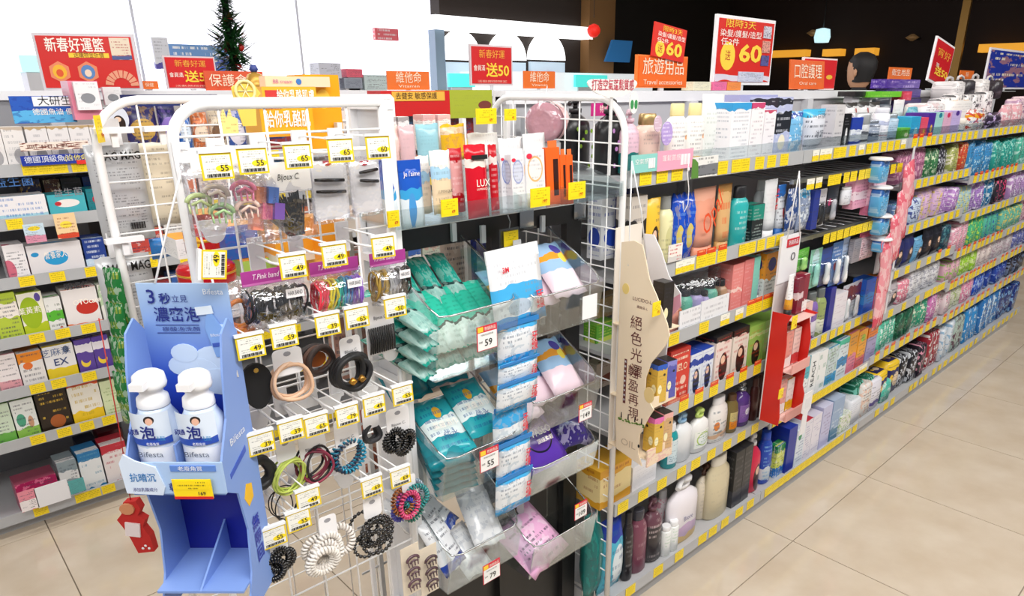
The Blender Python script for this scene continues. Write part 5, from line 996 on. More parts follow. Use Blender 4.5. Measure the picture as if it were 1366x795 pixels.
MB().tube([(-.01, 0, .05), (0, 0, .09)], .001, 4).build('thread', WHITE, o)
MB().box(-.04, .04, -.01, .06, -.16, -.052).build('support_box', pk('#e8e4e4'), o)

# -- trays: clear bins with a sloping rim
def tray(label, x0, x1, yf, yb, zb, zf, zk, tick=None):
    cx = (x0+x1)/2; hw = (x1-x0)/2; o = empty('clear_tray', (cx, yf, zb), 0, label, 'tray'); d = yb-yf; hf = zf-zb; hk = zk-zb; t = .003
    MB().box(-hw, hw, .02, d, 0, t).build('floor_panel', CLEAR2, o)
    MB().add([(-hw, .02, 0), (hw, .02, 0), (hw, 0, hf), (-hw, 0, hf), (-hw, .023, 0), (hw, .023, 0), (hw, .003, hf), (-hw, .003, hf)], [(0, 1, 2, 3), (7, 6, 5, 4), (3, 2, 6, 7), (0, 3, 7, 4), (1, 5, 6, 2)]).build('front_panel', CLEAR2, o)
    for s in (-hw, hw-t): MB().prism([(.02, 0), (d, 0), (d, hk), (0, hf)], s, s+t, plane='yz').build('side_panel', CLEAR2, o)
    R = .03; pts = [(-hw, d, hk), (-hw, R, hf+(hk-hf)*R/d), (-hw+R*.3, R*.3, hf), (-hw+R, 0, hf), (hw-R, 0, hf), (hw-R*.3, R*.3, hf), (hw, R, hf+(hk-hf)*R/d), (hw, d, hk)]
    MB().tube(pts, .0022, 6).build('rim', M('#9aa4a6', .1, alpha=.6), o)
    for s in (-hw+.02, hw-.02): MB().box(s-.006, s+.006, d-.004, d+.004, hk-.01, hk+.03).build('hanger', M('#cfd4d6', .2), o)
    return o
TW = (.722, .930); TE = (.972, 1.20)
tray('upper left clear tray of teal tissue packs', *TW, 1.045, 1.24, 1.075, 1.212, 1.315)
tray('middle left clear tray of folded teal wet wipes', *TW, 1.045, 1.24, .80, .905, 1.0)
tray('bottom left clear tray of white cotton packs', *TW, 1.045, 1.24, .56, .665, .78)
tray('upper right clear tray of pastel pad packs with blank card', *TE, 1.05, 1.24, 1.10, 1.20, 1.30)
tray('middle right clear tray of pastel pad packs with 149 tag', *TE, 1.05, 1.24, .86, .95, 1.06)
tray('lower right clear tray of purple tissue packs', *TE, 1.05, 1.24, .70, .78, .85)
tray('bottom right clear tray with pink pouch at lower edge', *TE, 1.05, 1.24, .46, .56, .66)
ticket(650, 450, 1.036, .052, .052, 'red headed ticket 59 on the teal tissue tray', '59', 'r')
ticket(653, 612, 1.036, .052, .052, 'red headed ticket 55 on the folded wipes tray', '55', 'r')
ticket(781, 549, 1.036, .045, .045, 'red headed ticket 149 on the middle right tray', '149', 'r')
ticket(775, 680, 1.036, .045, .046, 'red headed ticket 109 on the purple tissue tray', '109', 'r')
ticket(656, 762, 1.036, .050, .050, 'red headed ticket on the cotton pack tray at the bottom', '79', 'r')
ticket(787, 409, 1.036, .048, .055, 'blank white card on the upper right pastel tray', None, 'b')
# teal tissue packs lying toward the back, ends up
teal = pk('#2cc0a4', '#cfe4dc', (.0, .38), '#244848', (.36, .4), circ='#f0f8f4', mott=.0, ink='#1c6a58', rows=14, inkf=.35, rough=.2)
teal2 = pk('#1f9c8c', '#8ab8b0', (.05, .42), '#1c3c3c', (.38, .42), circ='#d8ece4', mott=.2, ink='#0c4a44', rows=14, inkf=.35, rough=.2)
o = pouch(.047, .028, .155, teal, crink=.0025); o2 = pouch(.047, .028, .155, teal2, crink=.0025)
rowsx = [(x, 1.075, 1.135, o) for x in (.752, .793, .834, .875, .912)]+[(x, 1.15, 1.19, o2) for x in (.768, .822, .876)]+[(x, 1.08, 1.10, o2) for x in (.75, .79, .84, .89)]
rl = ['front row']*5+['upper back row']*3+['hidden lower row']*4; cnt = {}
for i, (x, y, z, s) in enumerate(rowsx):
    c = s if i in (0, 5) else copy_tree(s); c.name = 'tissue_pack'; c.location = (x, y, z); c.rotation_euler = (math.radians(-52), 0, math.radians(-3))
    cnt[rl[i]] = cnt.get(rl[i], 0)+1
    thing(c, f'teal wrapped tissue pack, {ORD[cnt[rl[i]]]} in {rl[i]}, upper left tray', 'tissue pack', 'teal tissue packs in the upper left tray')
for i in range(4):
    c = copy_tree(o2); c.name = 'tissue_pack'; c.location = (.700+.004*i, 1.02+.012*i, 1.21-.035*i); c.rotation_euler = (math.radians(-65), 0, math.radians(25))
    thing(c, f'teal tissue pack jutting out left of the tray, {["topmost", "second from top", "third from top", "lowest"][i]}', 'tissue pack', 'teal tissue packs jutting out left')
# folded wipes
wip = pk('#2ba8b4', '#e8f4f4', (.32, .62), circ='#f0b838', cc=(.5, .72, .1, 1), inkf=.6, ink='#1c5a98', rows=9, rough=.2)
wi2 = pk('#158a98', '#1c7a88', (.1, .2), mott=.3, circ='#0c6a7a', inkf=0, rough=.2)
def lay(name, w, d, h, mat, loc, rot, label, cat, grp=None, crink=.002):
    c = pouch(w, d, h, mat, crink=crink); c.name = name; c.location = loc; c.rotation_euler = rot; thing(c, label, cat, grp); return c
c1_ = lay('wet_wipes_pack', .095, .02, .15, wip, (.775, 1.07, .90), (math.radians(-58), 0, math.radians(-6)), 'folded teal wet wipes pack with white band, top left', 'wipes')
c2_ = lay('wet_wipes_pack', .095, .02, .15, wip, (.868, 1.075, .915), (math.radians(-58), 0, math.radians(-4)), 'folded teal wet wipes pack with white band, top right', 'wipes')
for c in (c1_, c2_): text('潔膚濕巾', .016, INKW, c, (0, -.0102, .068), width=.06); text('純水', .014, M('#1c4a90'), c, (.0, -.0102, .04))
for i in range(5):
    lay('wet_wipes_pack', .10, .018, .15, wi2, (.752+.004*i, 1.058+.003*i, .885-.018*i), (math.radians(-60), 0, math.radians(-12)), f'dark teal wipes pack under the white banded ones, {["first", "second", "third", "fourth", "lowest"][i]} from top', 'wipes', 'teal wipes under the top pair')
for i, (x, y, z) in enumerate(((.76, 1.19, .99), (.85, 1.20, 1.0))):
    lay('wet_wipes_pack', .11, .03, .12, wi2, (x, y, z), (math.radians(-40), 0, math.radians(10-20*i)), f'crumpled dark teal wipes pack behind the middle left tray, {"left" if i == 0 else "right"}', 'wipes', 'crumpled teal wipes', .005)
# cotton packs
cot = pk('#eceef0', circ='#b8c0cc', mott=.4, ink='#8890a0', rows=9, inkf=.3, rough=.15); cotb = pk('#e8eaee', '#2a48a8', (.0, .2), circ='#c8d0d8', mott=.3, rough=.15)
for i, (x, y, z, rx, rz, m_, l) in enumerate(((.76, 1.06, .62, -35, 20, cotb, 'blue and white razor pack in front'), (.86, 1.07, .63, -50, -12, cot, 'white crinkled cotton pack, front right'), (.80, 1.13, .68, -55, 30, cotb, 'white pack with blue end, at the back'), (.89, 1.15, .67, -45, -5, cot, 'white cotton pack, back right'), (.75, 1.15, .67, -45, 40, cot, 'white cotton pack, back left'), (.83, 1.07, .57, -55, 5, cot, 'white cotton pack lying lowest'))):
    lay('cotton_pack', .08, .035, .13, m_, (x, y, z), (math.radians(rx), 0, math.radians(rz)), l+' of bottom left tray', 'packet', None, .004)
# pastel pad packs
past = pk('#f0d4e0', '#f6e8ee', (.1, .5), '#a8c8e8', (.82, 1.2), circ='#f0c0d0', mott=.3, rough=.2)
past2 = pk('#9cc0e4', '#f4dce8', (-.2, .42), '#f0a030', (.62, .74), circ='#5048a0', cc=(.72, .8, .13, .8), circ2='#f0d850', dc=(.75, .62, .12, .7), inkf=0, rough=.2)
for z, nm_ in ((1.135, 'upper'), (.885, 'middle')):
    for i, (x, y, rx, m_, l) in enumerate(((1.03, 1.105, -50, past2, 'rainbow printed pad pack leaning at left'), (1.09, 1.12, -48, past2, 'rainbow printed pad pack in the middle'), (1.15, 1.095, -50, past2, 'rainbow printed pad pack at right'))):
        lay('pad_pack', .10, .035, .16, m_, (x, y, z+.02*i), (math.radians(rx), 0, math.radians(8-6*i)), l+f' of the {nm_} right tray', 'packet', None, .004)
# purple tissue packs
pur = pk('#5a34a8', band2='#1c1a28', cr=(.82, 1.2), circ='#1c1a30', cc=(.5, .52, .33, .9), circ2='#5a3498', dc=(.5, .52, .3, .9), inkf=0, rough=.15)
c = lay('tissue_pack', .14, .04, .17, pur, (1.045, 1.06, .765), (math.radians(-44), 0, 0), 'purple tissue pack with white oval lettering', 'tissue pack')
text('PASEO', .02, INKW, c, (0, -.021, .085), width=.06, bold=.01); text('頂級柔韌', .01, INKW, c, (0, -.021, .062))
lay('tissue_pack', .11, .05, .14, pk('#3a2c78', circ='#c8c0e0', mott=.5, rough=.12), (1.155, 1.08, .775), (math.radians(-46), 0, math.radians(-14)), 'crinkled violet tissue bundle at right of the lettered one', 'tissue pack', None, .006)
lay('tissue_pack', .11, .05, .13, pk('#241c48', circ='#8070b8', mott=.4, rough=.12), (1.09, 1.17, .85), (math.radians(-50), 0, math.radians(6)), 'dark violet tissue bundle at the back of the tray', 'tissue pack', None, .006)
lay('pad_pack', .17, .05, .16, pk('#eeb4dc', circ='#f8e0f0', mott=.5, rough=.2), (1.06, 1.06, .49), (math.radians(-55), 0, math.radians(14)), 'pink marbled pouch at the lower edge of the picture', 'pouch', None, .004)
lay('grey_net_pack', .12, .05, .14, pk('#3c3c40', circ='#8a8a90', mott=.5, rough=.2), (.97, 1.14, .60), (math.radians(-45), 0, math.radians(10)), 'dark grey packet between the lower trays', 'packet', None, .004)
# clip strip of cyan mask packs down the centre post
cya = pk('#e8eef2', '#2f9fe0', (.0, .2), '#3aa8e4', (.55, .9), circ='#a8bccc', mott=.4, ink='#5a6a80', rows=8, inkf=.45, rough=.2)
cyb = pk('#e4e8ec', '#2f9fe0', (.0, .26), '#48b0e8', (.84, 1.2), circ='#a8bccc', mott=.5, ink='#5a6a80', rows=9, inkf=.6, rough=.2)
cyc = pk('#f0f1f4', '#2f9fe0', (.0, .16), '#48b0e8', (.38, .58), circ='#b8c8d8', cc=(.45, .27, .22, .5), ink='#8a90a0', rows=12, inkf=.4, rough=.25)
cs = empty('clip_strip', at(690, 320, 1.19), 0, 'grey hanging clip strip on the centre post', 'clip strip'); MB().box(-.012, .012, 0, .002, -.75, 0).build('strip', M('#c8cacc', .3), cs)
for i in range(6): MB().box(-.006, .006, -.012, .0, -.06-.11*i, -.05-.11*i).build('clip', M('#b8babc', .3), cs)
for i, (px, py0, py1, Y, wd, rz, rx) in enumerate(((692, 342, 434, 1.05, 74, 4, -10), (690, 434, 486, 1.05, 53, 0, 0), (689, 484, 512, 1.04, 52, 0, 6), (688, 510, 546, 1.03, 54, 0, 6), (680, 545, 594, 1.05, 46, 0, 0), (683, 592, 640, 1.045, 45, 0, 3), (683, 637, 682, 1.04, 47, 0, 3))):
    a = at(px+(6 if i == 0 else 4), py1, Y); a.x = at(px+(9 if i == 0 else 5), (py0+py1)/2, Y).x; t = at(px, py0, Y); h = t.z-a.z; wd = at(px+wd/2, (py0+py1)/2, Y).x-at(px-wd/2, (py0+py1)/2, Y).x
    o = pouch(wd, .022, h*1.03, cyc if i == 0 else (cya if i == 4 else cyb), crink=.0015, header=M('#f2f4f6', .3) if i == 0 else None); o.name = 'mask_pack'; o.location = (a.x, Y, a.z); o.rotation_euler = (math.radians(rx), 0, math.radians(rz))
    thing(o, ['large white and cyan mask pack topmost on the strip', 'cyan mask pack, second from top of the strip', 'cyan mask pack, third from top of the strip', 'cyan mask pack, fourth from top of the strip', 'cyan wave printed mask pack, fifth from top', 'cyan mask pack, second from bottom of the strip', 'cyan mask pack, lowest on the strip'][i], 'packet', 'cyan mask packs on the clip strip')
    if i == 0: text('3M', .012, M('#d82038'), o, (-wd*.25, -.003, h*.82), bold=.03)
    text('牙線', h*.2 if i else h*.11, M('#d83040'), o, (wd*.33, -.0035, h*(.5 if i else .3)), width=wd*.16, vert=True, bold=.02)
    if i: MB().box(-wd/2, wd/2, .004, .006, h*.98, h*1.1).build('header_card', M('#2a80c8', .3), o)
# backdrop stock inside the fixture behind the trays
for i, (x, z, w_, h_, c1, c2, l) in enumerate(((.80, .92, .12, .22, '#b08478', '#d8c0b0', 'dusky rose pack behind the teal trays'), (.93, 1.02, .11, .24, '#a04a38', '#d8b8a0', 'rust printed pack behind the teal trays'), (.86, .62, .14, .2, '#a86048', '#e0c8b0', 'terracotta pack low behind the left trays'), (1.14, 1.10, .10, .18, '#cfc0b4', '#e8e0d8', 'beige pack behind upper right tray'), (1.22, 1.08, .06, .2, '#2a3488', '#4858b8', 'indigo box behind upper right tray'), (1.16, .78, .12, .2, '#b8a8a0', '#d8d0c8', 'stone coloured pack behind the middle right tray'), (1.23, .5, .08, .2, '#1c4a50', '#6aa8a8', 'dark teal pack low behind the right trays'))):
    o = pouch(w_, .04, h_, pk(c1, circ=c2, mott=.5)); o.name = 'hanging_pack'; o.location = (x, 1.53, z); thing(o, l, 'packet')
# behind the end grid: stock of the first shelf
for i, (px, l) in enumerate(((772, 'black shampoo bottle with green flower print, left behind the grid'), (812, 'black shampoo bottle with purple flower print behind the grid'))):
    q = 1.425; o = bottle(.095, .07, .185, pk('#1a1a1e', inkf=.0), BK, 'pump'); o.location = (q, 1.335-.125*i, 1.413); o.name = 'bottle'; thing(o, l, 'bottle')
    f = MB()
    for k in range(9):
        a = k*.7; f.prism([((.006*math.cos(t))*(1 if k % 2 else .8)+.03*math.cos(a*2.1), .06+.006*math.sin(t)+.05*math.sin(a*1.3)) for t in [PI/3*j for j in range(6)]], -.004-.0004*k, -.0035-.0004*k)
    f.build('flower_print', M(['#8ab82c', '#b880c0'][i]), o)
for px0, px1, t_, bt, Y, c1, c2, l in ((792, 830, 262, 350, 1.22, '#e4e8ee', '#2848b0', 'white and royal blue box behind the wire grid'), (826, 842, 255, 345, 1.2, '#1c2060', '#383c90', 'dark navy box behind the wire grid'), (795, 822, 432, 470, 1.25, '#6ab838', '#d8e860', 'green bottle pack behind the wire grid'), (800, 832, 395, 425, 1.3, '#d8b888', '#f0e4cc', 'tan tub behind the wire grid'), (795, 835, 480, 520, 1.3, '#c0b8a8', '#7a4a38', 'beige box behind the wire grid, fourth shelf')):
    a = at(px0, bt, Y); b = at(px1, bt, Y); tt = at((px0+px1)/2, t_, Y); x0 = max(a.x, 1.37)
    o = carton(b.x-a.x, .05, tt.z-a.z, pk(c1, circ=c2, cc=(.5, .35, .4, .4), ink=c2, rows=9)); o.name = 'boxed_product'; o.location = (max((a.x+b.x)/2, 1.375+(b.x-a.x)/2), Y, a.z); thing(o, l, 'box')
# sign strips clipped to the nearest top shelf fence
for px0, px1, py0, py1, c1, tx, l in ((842, 876, 206, 232, '#8fd0c8', '空氣感', 'pale turquoise strip on the top shelf fence'), (876, 923, 200, 229, '#f0a8c0', '蓬鬆質感', 'pink strip on the top shelf fence')):
    a = at(px0, py1, 1.112); b = at(px1, py1, 1.112); t = at((px0+px1)/2, py0, 1.112); w = b.x-a.x; h = t.z-a.z
    o = MB().box(-w/2, w/2, 0, .002, 0, h).build('shelf_strip', pk(c1, inkf=0), None, ((a.x+b.x)/2, 1.112, a.z)); thing(o, l, 'sign'); text(tx, h*.25, M('#f8f8f8'), o, (-w*.12, -.001, h*.6), width=w*.5)
    f = MB()
    for k in range(3): f.box(w*.15+k*w*.09, w*.15+k*w*.09+w*.07, -.001, 0, h*.2, h*.75)
    f.build('bottle_print', M('#f6eef0'), o)
a = at(940, 230, 1.112); o = MB().box(-.062, .062, 0, .002, 0, .055).build('shelf_strip', pk('#e8e8e4', '#7a7c80', (.1, .6), ink='#333333', rows=5, inkf=.7), None, (a.x, 1.112, a.z-.012)); thing(o, 'grey and green framed strip with black frames on the fence', 'sign')
MB().prism([(-.062, 0), (-.03, 0), (-.035, .04), (-.05, .05), (-.062, .052)], -.001, 0).build('green_leaf', M('#5a8a3a'), o)
q = at(818, 118, 1.15); o = MB().prism([(.088*math.cos(t), .02*math.sin(t)+.012*math.cos(t*1)**2) for t in [2*PI*i/24 for i in range(24)]], 0, .003).build('banner_sign', M('#ece8e4'), None, q); thing(o, 'curved white banner sign above the end wire grid', 'sign')
text('打造空氣蓬鬆質感', .02, M('#c04858'), o, (0, -.001, .006), width=.15, bold=.01); MB().box(-.004, .004, .003, .006, -.2, 0).build('stem', M('#dddddd'), o)
q = at(846, 137, 1.16); o = MB().prism([(.016*math.cos(t), .026*math.sin(t)) for t in [2*PI*i/16 for i in range(16)]], 0, .003).build('leaf_sign', M('#eef0ea'), None, q); thing(o, 'small oval sign with two green leaves on the pump bottle', 'sign')
MB().prism([(-.008+.006*math.cos(t), -.004+.011*math.sin(t)) for t in [2*PI*i/10 for i in range(10)]], -.001, 0).build('leaf', M('#3a9050'), o); MB().prism([(.007+.006*math.cos(t), -.004+.011*math.sin(t)) for t in [2*PI*i/10 for i in range(10)]], -.001, 0).build('leaf', M('#3a9050'), o)
q = at(806, 146, 1.30); o = MB().box(-.05, .05, 0, .002, -.016, .016).build('magenta_card', M('#c81c80', .4), None, (max(q.x, 1.41), 1.30, q.z)); thing(o, 'magenta card reading in white above black bottles', 'card'); text('特賞獎品', .016, INKW, o, (.012, -.001, 0), width=.06)
q = at(760, 130, 1.46); o = MB().box(-.06, .06, 0, .04, -.09, .04).build('grey_case', M('#a4a8b0', .35), None, (1.44, 1.5, 1.505)); thing(o, 'pale grey rounded case on top shelf behind the grid', 'case'); MB().box(-.045, .045, -.004, 0, -.06, .02).build('front_plate', M('#b8bac2', .3), o)
for px, l, cap in ((876, 'round lilac hang tag on the pearl peach bottle', '#d4b8c8'), (888, 'large lilac oval tag beside the pearl peach bottle', '#b8a0dc')):
    q = at(px, 165 if px == 876 else 178, 1.155); r = .016 if px == 876 else .024
    o = MB().prism([(r*math.cos(t), r*1.25*math.sin(t)) for t in [2*PI*i/16 for i in range(16)]], 0, .002).build('hang_tag', pk(cap, ink='#f8f0ff', rows=6, inkf=.7), None, (q.x, 1.15, q.z)); thing(o, l, 'tag')
# ================================================================ HAIR BAND RACK
TY = .98
def hook(x, z):
    o = empty('display_hook', (x, HY-.012, z), 0); MB().tube([(0, 0, 0), (0, -.05, -.002), (0, -.128, .004)], .0022, 6).build('prong', WIRE, o)
    MB().tube([(0, 0, .02), (0, -.03, .021), (0, -.128, .022)], .0015, 5).build('tag_arm', WIRE, o)
    MB().box(-.012, .012, -.001, .004, -.022, .03).build('hook_plate', WHITE, o); return o
TAGS = [(290, 222, '55', 'A'), (338, 215, '55', 'A'), (398, 209, '65', 'A'), (455, 201, '65', 'A'), (505, 197, '60', 'A'),
        (392, 356, '49', 'B'), (447, 341, '49', 'B'), (512, 330, '49', 'B'),
        (335, 463, '49', 'C'), (380, 449, '59', 'C'), (438, 434, '39', 'C'), (477, 424, '65', 'C'), (528, 410, '50', 'C'),
        (349, 592, '39', 'D'), (389, 575, '39', 'D'), (423, 568, '65', 'D'), (464, 555, '79', 'D'), (500, 541, '49', 'D'), (538, 527, '55', 'D'),
        (412, 666, '49', 'E'), (497, 650, '69', 'E'), (535, 637, '69', 'E'), (366, 717, '55', 'E'), (399, 695, '55', 'E')]
RWN = dict(A='top row', B='second row', C='third row', D='fourth row', E='lowest rows'); rc = {}
for px, py, pr, rw in TAGS:
    rc[rw] = rc.get(rw, 0)+1; k = 1
    ticket(px, py, TY, .040, .034, f'yellow bordered price ticket {pr}, {["first", "second", "third", "fourth", "fifth", "sixth"][rc[rw]-1]} in the {RWN[rw]} of the hair rack', pr, 'w', rz=math.radians(-4), lean=math.radians(-4))
    q = at(px, py, TY); o = hook(q.x, q.z-.006); thing(o, f'white hook behind the {pr} ticket, {["first", "second", "third", "fourth", "fifth", "sixth"][rc[rw]-1]} in the {RWN[rw]}', 'hook')
o = ticket(300, 337, TY, .040, .034, 'yellow bordered ticket 49 turned upright beside the red tins', '49', 'w'); o.rotation_euler = (0, math.radians(-80), 0)
WCARD = M('#f2f1f3', .4); 
def ring(r, t, rt=None, wob=.0, n=24, tilt=0, sq=1.25, seed=0):
    rr = random.Random(seed); ph = rr.uniform(0, 6); return [(r*math.cos(a)+wob*math.sin(3*a+ph), wob*.8*math.cos(2*a+ph)+tilt*math.sin(a), r*sq*math.sin(a)+wob*math.cos(2*a+ph)) for a in [2*PI*i/n for i in range(n)]]
def coil(r, rc_, turns, sq=1.2, n=None): # telephone-cord hair tie
    n = n or turns*8; out = []
    for i in range(n):
        a = 2*PI*i/n; b = a*turns; R = r+rc_*math.cos(b); out.append((R*math.cos(a), rc_*math.sin(b), R*sq*math.sin(a)))
    return out
def hair(px, py, Y, label, kind, cols, r=.022, n=3, card=None, cat='hair ties', name='hair_tie_pack', th=.0022, txt=None, spread_=.0, sq=1.2):
    r *= 1.22; th *= 1.15; spread_ *= 1.3; card = card and (card[0]*1.12, card[1]*1.1, card[2]*1.1)
    q = at(px, py, Y); o = empty(name, q, math.radians(RN.uniform(-6, 6)), label, cat)
    for i in range(n):
        c = cols[i % len(cols)]; off = (RN.uniform(-1, 1)*spread_, .004*(i-n/2), RN.uniform(-1, 1)*spread_*.7); rot = (RN.uniform(-.25, .25), RN.uniform(-.4, .4), RN.uniform(-.3, .3))
        if kind == 'ring': MB().tube(ring(r*RN.uniform(.93, 1.07), th, wob=.0015, sq=sq, seed=i+int(px)), th, 8, closed=True).build('hair_tie', M(c, .55), o, off, rot)
        if kind == 'coil': MB().tube(coil(r, th*1.35, 24, sq, 168), th*.8, 5, closed=True).build('coil_hair_tie', M(c, .2, coat=.5), o, off, rot)
        if kind == 'bead':
            b = MB().tube(ring(r, th, sq=sq), th*.5, 5, closed=True); m_ = 20
            for k in range(m_):
                a = 2*PI*k/m_; b.lathe([(th*.5, -th*1.1), (th*1.3, 0), (th*.5, th*1.1)], 6, 1, 1, r*math.cos(a), 0); 
                for v in range(len(b.v)-18, len(b.v)): b.v[v] = (b.v[v][0], b.v[v][1], b.v[v][2]+r*sq*math.sin(a))
            b.build('beaded_hair_tie', M(c, .15, coat=.8), o, off, rot)
    if card:
        w, h, z = card; n_ = 8; rr = min(w, h)*.18
        out = [(cx_*(w/2-rr)+rr*math.cos(a0+PI/2*j/3), h/2+cz_*(h/2-rr)+rr*math.sin(a0+PI/2*j/3)) for cx_, cz_, a0 in ((1, 1, 0), (-1, 1, PI/2), (-1, -1, PI), (1, -1, 3*PI/2)) for j in range(4)]
        cd = MB().prism(out, 0, .0012).build('backing_card', WCARD, o, (0, -.006, z))
        MB().prism([(.006*math.cos(PI/5*i), h*.8+.004*math.sin(PI/5*i)) for i in range(10)], -.0004, 0).build('hang_hole', M('#9a9aa0'), cd)
        if txt: text(txt, .006, M('#55555c'), cd, (0, -.0008, h*.35), width=w*.6)
    return o
# top row: claw clips, pins on cards
def claw(o, c, x, z, s=1.0, ry=0):
    m_ = M(c, .2, coat=.5); cl = MB()
    cl.tube([(.014*s*math.cos(a), 0, .010*s*math.sin(a)) for a in [PI*i/8 for i in range(9)]], .0032*s, 6)
    cl.tube([(-.010*s, -.004, -.002), (0, -.006, .004*s), (.010*s, -.004, -.002)], .002*s, 5)
    for k in range(4): cl.tube([(-.012*s+.008*s*k, 0, 0), (-.011*s+.007*s*k, -.004*s, -.012*s)], .0014*s, 5)
    return cl.build('claw_clip', m_, o, (x, -.01, z), (0, ry, 0))
q = at(306, 268, 1.03); o = empty('claw_clip_bag', q, 0, 'clear bag of pastel claw clips with white card, leftmost top hook', 'hair clips')
for i, (c, x, z) in enumerate((('#d8ccc4', -.02, .012), ('#e88cb0', .018, .014), ('#a8cc94', -.016, -.014), ('#e8c8bc', .02, -.012), ('#b8c890', -.044, .002))): claw(o, c, x, z, 1.15, RN.uniform(-.3, .3))
MB().pillow(.115, .03, .10, 6, 6, .04, -.045, .003).build('clear_bag', CRINK, o); cd = MB().box(-.045, .045, -.004, -.0028, .035, .075).build('header_card', WCARD, o); text('- Bijoux -', .007, M('#444448'), cd, (0, -.005, .048), width=.03)
q = at(345, 276, 1.04); o = empty('claw_clip_bag', q, 0, 'clear bag with orange, pink and blue clips, second top hook', 'hair clips')
for i, (c, x, z) in enumerate((('#e8946c', 0, .018), ('#e87898', .006, -.006), ('#5878c0', .018, .016), ('#e89078', -.01, -.02), ('#7858a8', .024, -.008))): MB().box(-.009, .009, -.008, .004, -.012, .012).build('barrette', M(c, .2, coat=.4), o, (x, -.004, z), (0, .2, .3))
MB().pillow(.07, .025, .11, 5, 6, .04, -.05, .003).build('clear_bag', CRINK, o); cd = MB().box(-.03, .03, -.004, -.0028, .03, .07).build('header_card', WCARD, o)
q = at(384, 236, 1.035); o = MB().box(-.036, .036, 0, .0012, -.02, .022).build('pin_card', WCARD, None, q); thing(o, 'white card lettered in script above the black bobby pins', 'card'); text('Bijoux C.', .010, M('#444448'), o, (0, -.0008, 0), width=.034, shear=.3)
q = at(390, 312, 1.05); o = empty('bobby_pin_fan', q, 0, 'fan shaped bundle of black bobby pins in clear bag', 'hair pins')
for i in range(64):
    a = math.radians(-44+46*(i/63)+RN.uniform(-3, 3)); L = .064*RN.uniform(.85, 1.05); y = RN.uniform(-.006, .006); x0 = -.006+.024*(i/63)
    MB().box(-.0011, .0011, -.0008, .0008, 0, L).build('bobby_pin', M('#2c2826', .3, .4), o, (x0, y, -.002), (RN.uniform(-.08, .08), a, 0))
MB().pillow(.085, .03, .12, 6, 6, .04, -.01, .003).build('clear_bag', CRINK, o)
for px, py, w, h, l, pins in ((440, 250, .062, .092, 'large white card with two long black hair pins', [(-.002, .012, .05), (-.001, -.006, .05)]), (488, 246, .055, .085, 'white card with two short black hair clips', [(.004, .022, .034), (.004, .006, .034)])):
    q = at(px, py, 1.05 if px == 440 else 1.06); o = MB().box(-w/2, w/2, 0, .0012, -h*.55, h*.45).build('pin_card', WCARD, None, q); thing(o, l, 'hair pins')
    for i, (x, z, L) in enumerate(pins): MB().tube([(-L/2, 0, .0), (-L*.2, -.002, 0), (L/2, 0, .0)], [.0022, .003, .0028], 8).build('hair_pin', M('#1e1a1c', .25), o, (x, -.005, z), (0, math.radians(4 if w > .06 else (-6+12*i)), 0))
    MB().pillow(w*1.1, .012, h*1.12, 5, 6, .03, -h*.6, .002).build('clear_bag', CRINK, o, (0, -.002, 0)); MB().prism([(.008*math.cos(PI*i/8), h*.45-.008*math.sin(PI*i/8)) for i in range(9)], -.001, 0).build('red_dot', M('#c02038'), o)
# band rolls under purple headers
def roll(px, py, L, label, cols, n, head):
    q = at(px, py, 1.03); o = empty('band_roll_pack', q, math.radians(-3), label, 'hair ties')
    for i in range(n):
        x = -L/2+L*(i+.5)/n; c = cols[min(len(cols)-1, int(i*len(cols)/n))]
        MB().tube([(RN.uniform(-.002, .002)+.003*math.sin(a), .016*math.cos(a), .024*math.sin(a)) for a in [2*PI*k/14 for k in range(14)]], .0019, 5, closed=True).build('rubber_band', M(c, .5), o, (x, RN.uniform(-.003, .003), RN.uniform(-.003, .003)), (RN.uniform(-.2, .2), RN.uniform(-.25, .25), RN.uniform(-.12, .12)))
    MB().pillow(L*1.12, .05, .07, 6, 6, .04, -.035, .003).build('clear_bag', CRINK, o)
    hd = MB().box(-L*.53, L*.53, .0, .0015, .033, .056).build('purple_header', M('#a83a90', .4), o); MB().box(-L*.53, L*.53, -.0006, 0, .0335, .037).build('header_stripe', M('#d070b8', .4), hd)
    text('T.Pink band', .009, M('#f8e8f4'), hd, (-L*.12, -.0008, .046), width=.04, shear=.3); MB().box(L*.1, L*.42, -.026, -.025, .012, .026).build('name_label', M('#f4f2f4'), o); text('HAIR BAND', .007, M('#333338'), o, (L*.26, -.0265, .019), width=L*.26)
    return o
roll(368, 405, .086, 'roll of black hair bands under purple header', ['#161618', '#1c1c20'], 22, 1)
roll(450, 391, .078, 'roll of rainbow hair bands under purple header', ['#e83c50', '#f0506a', '#f0e030', '#e8d828', '#18b0a0', '#1890b8', '#2878c8', '#7848b8', '#9060c8'], 27, 1)
roll(520, 378, .064, 'roll of gold, silver and black hair bands', ['#a88838', '#b89848', '#b8b8b8', '#a8a8ac', '#1c1818', '#241c1c'], 20, 1)
o = empty('orange_clip_bag', at(322, 428, 1.05), 0, 'orange clip in clear bag at left of the black band roll', 'hair clips'); MB().tube(ring(.02, .003, sq=1), .004, 6, closed=True).build('loop', M('#f08828', .3), o, (0, 0, .012)); MB().box(-.02, .02, -.006, .006, -.03, -.01).build('clip_body', M('#f08020', .3), o, (0, 0, 0), (0, .2, 0)); MB().pillow(.06, .03, .11, 5, 6, .04, -.05, .003).build('clear_bag', CRINK, o)
